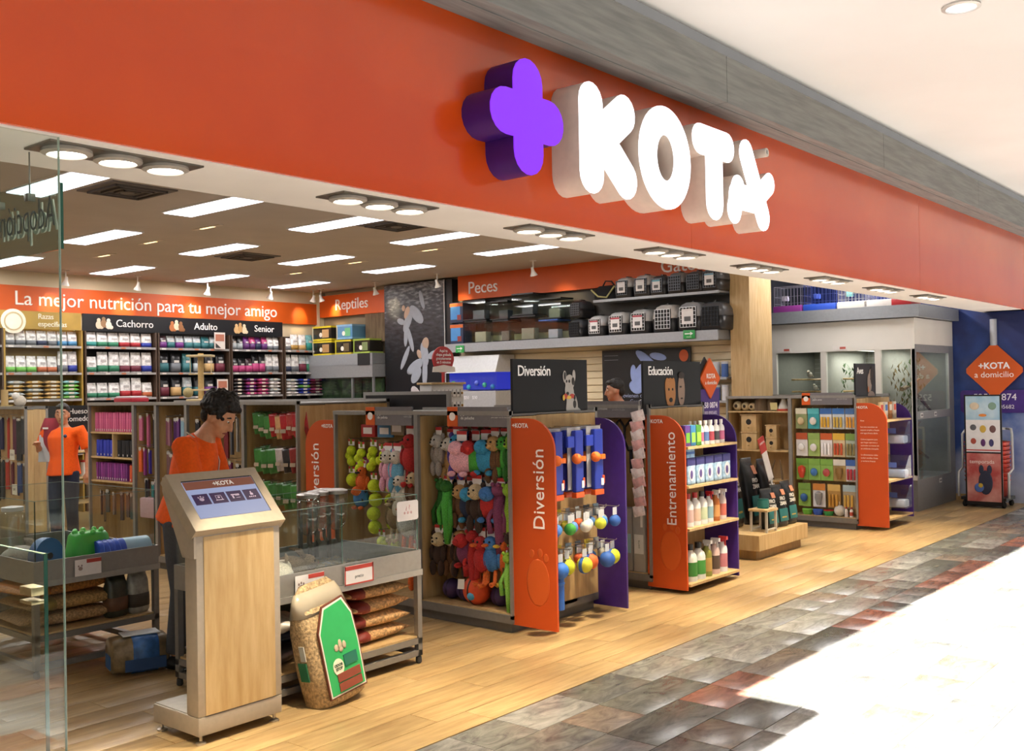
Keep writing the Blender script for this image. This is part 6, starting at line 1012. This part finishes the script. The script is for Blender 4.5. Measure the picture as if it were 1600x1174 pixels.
# tag engraving stand with the red notice
cg = obj('service_counter', None, loc=(7.0, 6.75, 0)); tag(cg, 'grey counter under the tag engraving display', 'counter'); obj('body', MB().box(-.3, .55, 0, .5, 0, 1.40).mesh('body', 'satin'), cg, '6f6e6c'); obj('worktop', MB().box(-.33, .58, -.03, .53, 1.40, 1.43).mesh('top', 'matte'), cg, '8a8884')
tg = [P('box', m_box(.44, .16, .3, 'plastic', .004), 'c9c8c6'), P('lid', m_box(.48, .2, .02, WOOD, .003), None, (0, 0, .3))]
for rr_ in range(2):
    for cc in range(8): tg.append(P('tag_blister', m_box(.04, .012, .07, 'gloss', .003), 'e0e0e0', (-.19 + cc * .054, -.085, .06 + rr_ * .12), subs=[P('pet_tag', m_ball(.012, 'metal', 8, 6), ['6a6a6e', 'b08a4a', '3a3a3e'][cc % 3], (0, -.008, .035))]))
spawn('tag_display', tg, 'white display box of pet tags in two rows under the red notice', 'display box', (7.14, 6.85, 1.43))
hp = [(.15 * math.cos(a) * (1 if math.sin(a) > -.2 else .95), .13 * math.sin(a)) for a in [2 * PI * i / 28 for i in range(28)]]
spawn('red_notice', [P('board', m_prism(hp, .012, 'paper'), 'b82c30', (0, 0, .22)), P('post', m_box(.03, .01, .12, 'plastic'), 'b82c30', (0, .008, 0)), P('white_band', m_prism([(-.16, 0), (.16, 0), (.15, .05), (0, .07), (-.15, .05)], .006, 'paper'), 'e8e4e0', (0, -.008, .1)), P('lettering', font('Aquí tu\nchapa grabada\ngratuitamente\nen 5 minutos', .037, .0006, bold=.0006), 'f8f0f0', (0, -.004, .25), FACE_Y)], 'round red notice about engraved tags above the display box', 'sign', (7.16, 6.84, 1.75))

# ================================================================ aviary
av = obj('aviary', None, loc=(13.35, 4.41, 0)); tag(av, 'large white walk-in aviary with glass windows and a silver crown', 'aviary')
AW = surfmat('aviary_white', 'd9d6cf', .5, .02, 2)
ap = lambda n, mb, m, c=None: obj(n, mb.mesh(n, m), av, c)
ap('crown', MB().box(-.09, 1.58, -.09, 2.08, 2.50, 2.66), 'satin', '8d9298'); ap('frieze', MB().box(0, 1.58, 0, 2.05, 2.15, 2.50), AW); ap('roof', MB().box(0, 1.58, 0, 2.05, 2.49, 2.5), AW)
ap('fill_lamp_housing', MB().box(.3, 1.3, .9, 1.0, 2.11, 2.148), 'satin', 'c9c9c9'); ap('fill_lamp_tube', MB().box(.32, 1.28, .92, .98, 2.105, 2.111), emat('aviary_fill_tube', 'fff6e8', 2.5))  # fixture and lamps added to brighten the aviary interior
lamp('aviary_fill_lamp', 'AREA', av, (.8, .95, 2.09), 14, (1, .95, .85), shape='RECTANGLE', size=1.0, size_y=.1); lamp('aviary_fill_lamp', 'AREA', av, (.8, .28, 2.09), 8, (1, .95, .85), shape='RECTANGLE', size=1.0, size_y=.1); lamp('aviary_fill_lamp', 'AREA', av, (.8, 1.6, 2.09), 8, (1, .95, .85), shape='RECTANGLE', size=1.0, size_y=.1)
ap('plinth', MB().box(0, 1.58, 0, 2.05, 0, .40), 'satin', '8f9193'); ap('back_wall', MB().box(1.5, 1.58, .03, 2.05, .4, 2.15), 'matte', '77786f'); ap('rear_wall', MB().box(.03, 1.5, 1.99, 2.05, .4, 2.15), 'matte', '6b6d66')
for y0, y1 in ((0, .05), (.44, .52), (1.18, 1.26), (1.9, 2.05)): ap('front_post', MB().box(0, .05, y0, y1, .40, 2.15), AW)
ap('sill', MB().box(-.01, .05, 0, 2.05, .4, .46), AW); ap('head_rail', MB().box(-.005, .05, 0, 2.05, 2.09, 2.15), AW)
for y0, y1 in ((.05, .44), (.52, 1.18), (1.26, 1.9)): ap('pane', MB().box(.02, .026, y0, y1, .46, 2.09), GLASS)
for x0, x1 in ((0, .05), (1.38, 1.58)): ap('side_post', MB().box(x0, x1, -.002, .04, .40, 2.15), 'satin', '8f9193')
ap('mid_rail', MB().box(.05, 1.38, -.002, .03, 1.18, 1.28), 'satin', '9a9c9e'); ap('side_head', MB().box(.05, 1.38, -.002, .03, 2.05, 2.15), 'satin', '9a9c9e'); ap('pane', MB().box(.05, 1.38, .012, .018, 1.28, 2.05), GLASS); ap('pane', MB().box(.05, 1.38, .012, .018, .4, 1.18), GLASS)
for y0, y1 in ((.5, .54), (1.2, 1.24)):
    ap('partition', MB().box(.06, 1.5, y0, y1, .42, 2.12), 'matte', '8a8c86')
for y in (.75, .95, 1.45, 1.7):
    for z in (1.55, 1.72): ap('perch', MB().tube([(.4, y - .16, z), (.4, y + .16, z)], .012, 6), WOOD)
mesh_ = MB()
for i in range(22): mesh_.box(1.40, 1.404, .56 + i * .062, .564 + i * .062, .5, 2.1)
for i in range(24): mesh_.box(1.40, 1.404, .55, 1.95, .5 + i * .066, .504 + i * .066)
g_ = ap('wire_mesh', mesh_, 'metal', 'a8aaac'); g_['kind'] = 'stuff'
for i, y in enumerate((.2, .36, 1.08)):
    br = MB()
    for k in range(60):
        a = rnd(0, 2 * PI); h = rnd(0, .7); r_ = rnd(.03, .16); c = Vector((.5 + r_ * math.cos(a), y + r_ * math.sin(a), 1.25 + h)); d = .04
        br.add([c, c + Vector((rnd(-d, d), rnd(-d, d), d)), c + Vector((rnd(-d, d), rnd(-d, d), -d))], [(0, 1, 2)])
    s = ap('foliage', br, 'matte', ['4a5a34', '7a6a44', '3a5a34'][i]); s['kind'] = 'stuff'
for i, (x, y, z, t) in enumerate(((.5, .25, .95, .5), (.8, .25, .75, -.4), (.6, .3, .6, .2), (.9, .22, 1.45, -.6), (.5, .24, 1.6, .3))): ap('branch', MB().tube([(x - .3, y, z - .1 * t), (x, y + .03, z), (x + .35, y - .02, z + .35 * t)], [.03, .025, .015], 7), MT('bark'))
def bird(lb, loc, c, s=1, rz=0):
    spawn('small_bird', [P('body', MB().ball((0, 0, .035), (.045, .025, .028), 10, 7).ball((.035, 0, .065), (.02, .018, .018), 8, 6).tube([(-.03, 0, .03), (-.1, 0, .01)], [(.014, .008), (.006, .003)], 6).mesh('body', 'plush', True), c), P('beak', m_lathe([(.006, 0), (.001, .014)], 'plastic', 6), 'd8a05a', (.053, 0, .064), (0, PI / 2, 0)), P('eye', m_ball(.003, 'gloss', 5, 4), '111111', (.045, -.014, .07)), P('leg', m_cyl(.002, .02, 'matte', 5), '8a6a5a', (0, .008, -.008)), P('leg', m_cyl(.002, .02, 'matte', 5), '8a6a5a', (0, -.008, -.008))], lb, 'bird', loc, rz, None, s)
bird('small pale bird on the upper perch in the left aviary window', (13.75, 6.0, 1.745), 'c8c4bc', 1.3, PI); bird('small white bird on the lower perch in the left aviary window', (13.75, 5.92, 1.57), 'e0dcd4', 1.1, PI); bird('small grey bird on a perch in the middle aviary window', (13.75, 5.3, 1.745), '8a8c86', 1.2, PI)
for i, y in enumerate((1.78, .98)): spawn('window_notice', [P('card', m_box(.003, .2, .06, 'paper'), 'dcd8d4'), P('strip', m_box(.002, .08, .03, 'paper'), 'b8584a', (-.003, -.04, .02))], ['small white and red notice above the left aviary window', 'small white and red notice above the middle aviary window'][i], 'notice', (13.337, 4.41 + y, 2.10))
for i, (x, z) in enumerate(((.2, 1.2), (.75, 1.2), (.9, .3))): spawn('window_notice', [P('card', m_box(.1, .003, .06, 'paper'), 'd8d6d4'), P('print', m_box(.06, .002, .02, 'paper'), '6a6a70', (0, -.003, .02))], ['pale notice at the left of the aviary side rail', 'pale notice at the right of the aviary side rail', 'pale notice low on the aviary side plinth'][i], 'notice', (13.35 + x, 4.404, z))
# cages on the aviary roof
for i, (y, w, c, h, lb) in enumerate(((6.12, .42, '8a3a8a', .36, 'tall bird cage with a purple tray on the aviary roof'), (5.66, .46, '2f52b8', .36, 'bird cage with a blue tray on the aviary roof'), (5.20, .42, 'd0ccc4', .32, 'bird cage with a cream tray on the aviary roof'), (4.86, .38, 'd8d4d0', .3, 'bird cage with a white tray on the aviary roof'), (4.56, .26, 'a8222a', .22, 'bird cage with a red tray on the aviary roof'))):
    wires = MB(); x = .17
    for k in range(9): yy = -w * .46 + k * w * .115; wires.box(-x, -x + .004, yy - .002, yy + .002, .08, h).box(x - .004, x, yy - .002, yy + .002, .08, h)
    for k in range(7): xx = -x + k * x / 3; wires.box(xx - .002, xx + .002, -w * .47, -w * .47 + .004, .08, h).box(xx - .002, xx + .002, w * .47 - .004, w * .47, .08, h).box(xx - .002, xx + .002, -w * .47, w * .47, h, h + .004)
    for z in (.12, h * .6, h): wires.box(-x, x, -w * .47, -w * .47 + .004, z, z + .004).box(-x, x, w * .47 - .004, w * .47, z, z + .004).box(-x, -x + .004, -w * .47, w * .47, z, z + .004)
    spawn('bird_cage', [P('tray', m_box(.38, w, .09, 'plastic', .015), c), P('wires', wires.mesh('wires', 'metal'), ['d8d4dc', '6a7ac8', 'd8dcd8', '8a8cc0', '6a9a78'][i]), P('feeder', m_box(.06, .08, .07, 'gloss', .006), ['c8c4d4', '4a62c0', '7ab8b8', '6a6ab8', '5a9a6a'][i], (-.12, .05, .16))], lb, 'bird cage', (13.50, y, 2.66))

# ================================================================ end wall signs and basket stand
ds = obj('delivery_sign', None, loc=(14.90, 3.87, 1.3)); tag(ds, 'orange diamond sign reading KOTA a domicilio on the blue wall', 'sign')
obj('diamond', MB().prism([(-.03, .14), (.03, .14), (.36, .47), (.36, .53), (.03, .86), (-.03, .86), (-.36, .53), (-.36, .47)], .03).xf(Matrix(((0, 1, 0, 0), (-1, 0, 0, 0), (0, 0, 1, 0), (0, 0, 0, 1)))).mesh('diamond', ORANGE, False, .006), ds)
obj('handle', m_cyl(.045, .36, 'satin', 16), ds, 'b8bcc4', (.02, 0, .84)); obj('number_board', MB().prism([(-.42, -.08), (.42, -.08), (.45, -.05), (.45, .2), (.42, .23), (-.42, .23), (-.45, .2), (-.45, -.05)], .02).xf(Matrix(((0, 1, 0, .02), (-1, 0, 0, 0), (0, 0, 1, 0), (0, 0, 0, 1)))).mesh('board', WINGP), ds)
obj('lettering', font('+KOTA', .12, .002, bold=.003), ds, 'f4f0f4', (-.003, 0, .56), FACE_X); obj('lettering', font('a domicilio', .115, .002), ds, 'f8ece4', (-.003, 0, .44), FACE_X); obj('lettering', font('5258 0874', .13, .002), ds, 'e8e4f0', (.014, 0, .13), FACE_X); obj('lettering', font('01 800 8905682', .075, .002), ds, 'e0dcec', (.014, 0, .0), FACE_X)
bs = obj('basket_trolley', None, loc=(14.45, 3.86, 0)); tag(bs, 'wheeled rack stacked with red shopping baskets by the blue wall', 'basket rack')
obj('base', MB().box(-.22, .22, -.28, .28, .09, .13).mesh('base', 'plastic'), bs, '1f1f22')
for a, b_ in ((-.18, -.24), (.18, -.24), (-.18, .24), (.18, .24)): obj('caster', m_lathe([(.012, .09), (.03, .06), (.034, .03), (.02, 0)], 'rubber'), bs, '1a1a1c', (a, b_, 0))
for s in (-1, 1): obj('side_frame', MB().tube([(-.2, s * .31, .13), (-.2, s * .31, .45), (.0, s * .31, .5), (.0, s * .31, .95), (.08, s * .28, 1.02), (.16, s * .2, 1.02)], .016, 8).mesh('frame', 'satin', True), bs, 'c4c6c8')
obj('hoop', MB().tube([(.16, -.2, 1.02), (.16, .2, 1.02)], .016, 8).mesh('hoop', 'satin', True), bs, 'c4c6c8')
for i in range(10):
    spawn('shopping_basket', [P('shell', cached('bsk', lambda: MB().rings([(0, .15, .22), (.2, .18, .26), (.215, .19, .27), (.2, .175, .255), (.012, .145, .215)], 16, 5).mesh('basket', 'plastic', True)), 'b83220'), P('handle', cached('bskh', lambda: MB().tube([(-.0, -.25, .2), (-.02, -.25, .23), (-.02, .25, .23), (0, .25, .2)], .008, 6).mesh('handle', 'metal', True)), '8a8a8a')], f'red shopping basket, {ORD[i]} from the bottom of the stack', 'basket', (14.45, 3.86, .135 + i * .056), 0, 'stacked red baskets')
pb = obj('poster_stand', None, loc=(14.205, 3.84, .13)); tag(pb, 'black framed double poster on the front of the basket rack', 'poster')
obj('frame', MB().box(0, .02, -.23, .23, -.1, 1.35).mesh('frame', 'plastic'), pb, '161618')
obj('upper_poster', MB().box(-.004, 0, -.21, .21, 1.02, 1.33).mesh('poster', surfmat('poster_sky', '6aa8d0', .4, .05, 3, 'c8dce6')), pb); obj('offer_sheet', MB().box(-.004, 0, -.21, .21, .60, 1.02).mesh('sheet', 'paper'), pb, 'e4e2e4'); obj('lower_poster', MB().box(-.004, 0, -.21, .21, -.05, .58).mesh('poster', surfmat('poster_red', 'b04a48', .4, .05, 4, 'd8a098')), pb)
for (y, z, a, b_, c) in ((.1, 1.2, .06, .05, 'd8c8b0'), (-.12, 1.2, .05, .05, '7a9a8a'), (0, 1.08, .05, .02, 'd8823a'), (.12, .92, .04, .04, '5a5a60'), (0, .9, .04, .05, 'c8a848'), (-.12, .9, .04, .05, '6a4a4a'), (.12, .74, .035, .04, 'a84a3a'), (0, .72, .03, .05, '5a2a6a'), (-.1, .72, .03, .05, '3a3a6a')): obj('print', MB().ball((0, 0, 0), (.002, a, b_), 12, 6).mesh('print', 'paper', True), pb, c, (-.005, y, z))
obj('red_line', MB().box(-.006, -.004, -.21, .21, .615, .63).mesh('line', 'paper'), pb, 'b83a3a'); obj('lettering', font('temporada', .07, .0006), pb, 'f0e4e0', (-.006, .02, .47), FACE_X); obj('dog_print', MB().ball((0, 0, 0), (.003, .09, .16), 14, 8).ball((0, .05, .17), (.003, .03, .06), 8, 6).ball((0, -.05, .17), (.003, .03, .06), 8, 6).mesh('dog', 'paper', True), pb, '2a3048', (-.006, -.02, .2)); obj('dog_print', MB().ball((0, .08, -.07), (.003, .06, .06), 14, 8).mesh('dog', 'paper', True), pb, '4a6ab0', (-.009, -.02, .2)); obj('dog_print', MB().ball((0, .06, .0), (.003, .03, .03), 14, 8).mesh('dog', 'paper', True), pb, 'c8a83a', (-.012, -.02, .16))
# ================================================================ people
def fused(name, mb, parent, color, kind, vox=.011, it=6, loc=(0, 0, 0)):
    o = obj(name, mb.mesh(name, kind, True), parent, color, loc)
    m = o.modifiers.new('fuse', 'REMESH'); m.mode = 'VOXEL'; m.voxel_size = vox; m.use_smooth_shade = True
    s = o.modifiers.new('soften', 'SMOOTH'); s.iterations = it; s.factor = .5
    return o
def lerp(a, b, t): return tuple(p + (q - p) * t for p, q in zip(a, b))
def person(label, loc, rz, J, pitch, yaw, hair_c, skin_c, trousers_c, scale=1, bushy=False, hand_curl=.6):
    """J: joints in the person's own frame (x ahead, y left, z up)"""
    r = obj('person', None, loc=loc, rot=(0, 0, rz), scale=scale); tag(r, label, 'person')
    V = Vector; body = MB()
    hip, chest, neck, head = J['hip'], J['chest'], J['neck'], J['head']
    body.tube([lerp(hip, chest, -.12), hip, lerp(hip, chest, .4), lerp(hip, chest, .8), chest, lerp(chest, neck, .5), neck], [(.07, .09), (.10, .135), (.105, .145), (.115, .17), (.115, .175), (.09, .13), (.06, .065)], 14)
    body.tube([lerp(chest, neck, .6), neck, lerp(neck, head, .7)], [.07, .058, .056], 12)
    HM = Matrix.Translation(head) @ Matrix.Rotation(yaw, 4, 'Z') @ Matrix.Rotation(pitch, 4, 'Y')
    h = MB().ball((-.005, 0, .03), (.098, .078, .10), 18, 12).ball((.03, 0, -.045), (.062, .056, .07), 14, 10).ball((.062, 0, -.085), (.03, .032, .026), 10, 8).tube([(.085, 0, .03), (.105, 0, -.002), (.112, 0, -.025), (.088, 0, -.034)], [.011, .013, .018, .012], 8).ball((.04, .045, -.02), (.035, .025, .03), 8, 6).ball((.04, -.045, -.02), (.035, .025, .03), 8, 6).ball((.072, 0, .045), (.025, .05, .012), 10, 6)
    for s in (-1, 1): h.ball((-.005, s * .08, -.005), (.02, .011, .032), 8, 7)
    h.xf(HM); body.add(h.v, h.f)
    for s, k in ((1, 'l'), (-1, 'r')):
        sh_, el, wr_ = J['sh_' + k], J['el_' + k], J['wr_' + k]
        body.tube([lerp(chest, sh_, .55), sh_, lerp(sh_, el, .35), el, lerp(el, wr_, .3), wr_], [.055, .058, .05, .041, .042, .028], 12)
        d = (V(wr_) - V(el)).normalized(); side = V((-d.y, d.x, 0)); side = (side.normalized() if side.length > .1 else V((1, 0, 0))) ; nrm = d.cross(side).normalized()
        if J.get('palm'): side, nrm = V(J['palm']).normalized(), d.cross(V(J['palm']).normalized()).normalized()
        w = V(wr_); body.tube([w, w + d * .04, w + d * .095], [(.026, .022), (.04, .018), (.038, .014)] if False else [.026, .032, .028], 10)
        for fi, (o_, ln) in enumerate(((-.03, .072), (-.01, .082), (.01, .078), (.028, .06))):
            b0 = w + d * .085 + side * o_; c1 = b0 + d * ln * .45 + nrm * (-.1 * ln * hand_curl); c2 = c1 + d * ln * .3 - nrm * ln * .35 * hand_curl; c3 = c2 + d * ln * .15 - nrm * ln * .3 * hand_curl
            body.tube([b0 - d * .03, b0, c1, c2, c3], [.011, .0105, .0098, .009, .007], 7)
        b0 = w + d * .03 - side * .022; body.tube([b0, b0 - side * .025 + d * .025 - nrm * .01, b0 - side * .032 + d * .06 - nrm * .02], [.014, .012, .008], 7)
        hp_, kn, an = J['hp_' + k], J['kn_' + k], J['an_' + k]
        body.tube([lerp(hp_, hip, .2), hp_, lerp(hp_, kn, .5), kn, lerp(kn, an, .35), an], [.055, .068, .066, .052, .05, .038], 12)
        body.tube([V(an) + V((-.04, 0, -.05)), V(an) + V((.06, 0, -.055)), V(an) + V((.16, 0, -.06))], [.035, .036, .026], 8)
    fused('body', body, r, skin_c, 'skin', .0095, 5)
    sh = MB()
    sh.tube([lerp(hip, chest, -.22), lerp(hip, chest, -.05), lerp(hip, chest, .4), lerp(hip, chest, .8), chest, lerp(chest, neck, .55), lerp(chest, neck, .85)], [(.158, .212), (.15, .198), (.13, .168), (.138, .19), (.137, .195), (.105, .15), (.075, .085)], 16)
    for k in 'lr':
        sh_, el = J['sh_' + k], J['el_' + k]; sh.tube([lerp(chest, sh_, .5), sh_, lerp(sh_, el, .4), lerp(sh_, el, .82)], [.075, .08, .074, .072], 12)
    fused('shirt', sh, r, 'f05c06', 'fabric', .012, 6)
    tr = MB()
    tr.tube([lerp(hip, chest, -.3), lerp(hip, chest, -.1), lerp(hip, chest, .1)], [(.128, .165), (.132, .168), (.125, .16)], 14)
    for k in 'lr':
        hp_, kn, an = J['hp_' + k], J['kn_' + k], J['an_' + k]; tr.tube([lerp(hp_, hip, .3), hp_, lerp(hp_, kn, .5), kn, lerp(kn, an, .5), lerp(kn, an, .97)], [.07, .094, .09, .074, .07, .066], 12)
    fused('trousers', tr, r, trousers_c, 'fabric', .012, 6)
    for k in 'lr':
        an = V(J['an_' + k]); fused('shoe', MB().tube([an + V((-.06, 0, -.045)), an + V((.04, 0, -.05)), an + V((.12, 0, -.058)), an + V((.19, 0, -.064))], [.042, .048, .044, .026], 10), r, '1c1c1e', 'rubber', .01, 3)
    hr = MB().ball((-.025, 0, .065), (.10, .086, .092), 16, 10).ball((-.07, 0, .0), (.055, .072, .075), 12, 8).ball((.035, 0, .105), (.06, .07, .036), 12, 8)
    if bushy:
        rr_ = random.Random(4)
        for i in range(130):
            zz = 1 - 1.35 * (i + .5) / 130; a = i * 2.39996; rr2 = math.sqrt(max(0, 1 - zz * zz)); jt = rr_.uniform(.94, 1.14); q = V((-.025 + .108 * jt * rr2 * math.cos(a), .092 * jt * rr2 * math.sin(a), .06 + .108 * jt * zz))
            if q.x > .05 and q.z < .10: continue
            hr.ball(q, rr_.uniform(.014, .024), 7, 5)
    hr.xf(HM); fused('hair', hr, r, hair_c, 'hair', .0065, 1)
    for s in (-1, 1):
        e_ = MB().ball((.083, s * .032, .022), (.007, .011, .0065), 8, 6).xf(HM); obj('eye', e_.mesh('eye', 'gloss', True), r, 'e6e0d8'); e_ = MB().ball((.089, s * .032, .0205), (.004, .006, .006), 8, 6).xf(HM); obj('pupil', e_.mesh('pupil', 'gloss', True), r, '1d130d')
        e_ = MB().tube([(.084, s * .014, .046), (.088, s * .034, .052), (.076, s * .054, .045)], [.004, .006, .003], 6).xf(HM); obj('eyebrow', e_.mesh('eyebrow', 'hair', True), r, hair_c)
    e_ = MB().tube([(.082, .024, -.064), (.094, 0, -.06), (.082, -.024, -.064)], [.003, .0065, .003], 7).xf(HM); obj('mouth', e_.mesh('mouth', 'skin', True), r, '8a4038')
    return r
def joints(hip, chest, neck, head, arms, legs=None):
    J = dict(hip=hip, chest=chest, neck=neck, head=head)
    for k, (a, b_, c) in zip('lr', arms): J['sh_' + k], J['el_' + k], J['wr_' + k] = a, b_, c
    for k, s in (('l', 1), ('r', -1)): J['hp_' + k], J['kn_' + k], J['an_' + k] = (hip[0], s * .09, hip[2] - .06), (hip[0] + .03, s * .1, .49), (hip[0] - .02, s * .1, .09)
    return J
J1 = joints((-.06, 0, .98), (.03, 0, 1.33), (.10, 0, 1.475), (.185, 0, 1.575), [((.04, .195, 1.41), (.10, .235, 1.14), (.32, .12, 1.04)), ((.04, -.195, 1.41), (.12, -.225, 1.13), (.34, -.1, 1.04))])
p1 = person('worker in an orange shirt bowing his curly dark head behind the kiosk', (3.60, 5.62, 0), math.atan2(-.7676, .641) - .12, J1, .55, -.12, '0d0907', 'c8906c', '4a4c52', .975, True)
obj('lanyard', MB().tube([(.0, .07, 1.49), (.11, .075, 1.42), (.172, .03, 1.30), (.165, 0, 1.14), (.172, -.03, 1.30), (.11, -.075, 1.42), (.0, -.07, 1.49)], [.005] * 7, 6).mesh('lanyard', 'fabric', True), p1, 'c9c0b4'); obj('badge', m_prism([(.04 * math.cos(2 * PI * i / 18), .04 * math.sin(2 * PI * i / 18)) for i in range(18)], .006, 'plastic'), p1, '23262a', (.162, -.02, 1.12), (0, 0, PI / 2)); obj('badge_mark', m_box(.012, .05, .012, 'paper'), p1, 'd8d8d4', (.172, -.02, 1.12), (.6, 0, 0))
J2 = joints((0, 0, .98), (0, 0, 1.36), (.0, 0, 1.51), (.03, 0, 1.63), [((0, .205, 1.44), (-.03, .29, 1.17), (.05, .30, .93)), ((0, -.205, 1.44), (.0, -.28, 1.18), (.17, -.24, 1.27))])
p2 = person('worker in an orange shirt standing in the aisle with a red bag', (5.50, 11.10, 0), math.atan2(-.70, -.71), J2, .02, .1, '16110f', 'b98262', '222b44', .90)
obj('chest_badge', m_ball(.022, 'plastic', 8, 6), p2, '2a3358', (.145, .07, 1.38))
spawn('shoulder_bag', [P('bag', MB().rings([(0, .07, .12), (.05, .09, .13), (.3, .08, .12), (.42, .04, .08)], 14, 3).mesh('bag', 'fabric', True), '8a2030'), P('paper_sheet', m_box(.012, .2, .3, 'paper', .004), 'aeb0b4', (-.10, .0, -.06), (0, .15, .2)), P('white_tag', m_box(.01, .06, .02, 'paper'), 'e0dcd8', (-.085, .03, .3))], 'dark red bag with a grey sheet on the shoulder of the aisle worker', 'bag', (5.415, 11.185, 1.02), .6)
J3 = joints((0, 0, .98), (0, 0, 1.36), (.02, 0, 1.51), (.06, 0, 1.62), [((0, .205, 1.44), (.02, .27, 1.17), (.2, .2, 1.05)), ((0, -.205, 1.44), (.02, -.27, 1.17), (.2, -.2, 1.05))])
person('worker in an orange shirt in profile before the fighting fish poster', (10.02, 6.72, 0), math.atan2(.7676, -.641), J3, .1, 0, '14100e', 'a8765a', '2a2c34', 1.0)
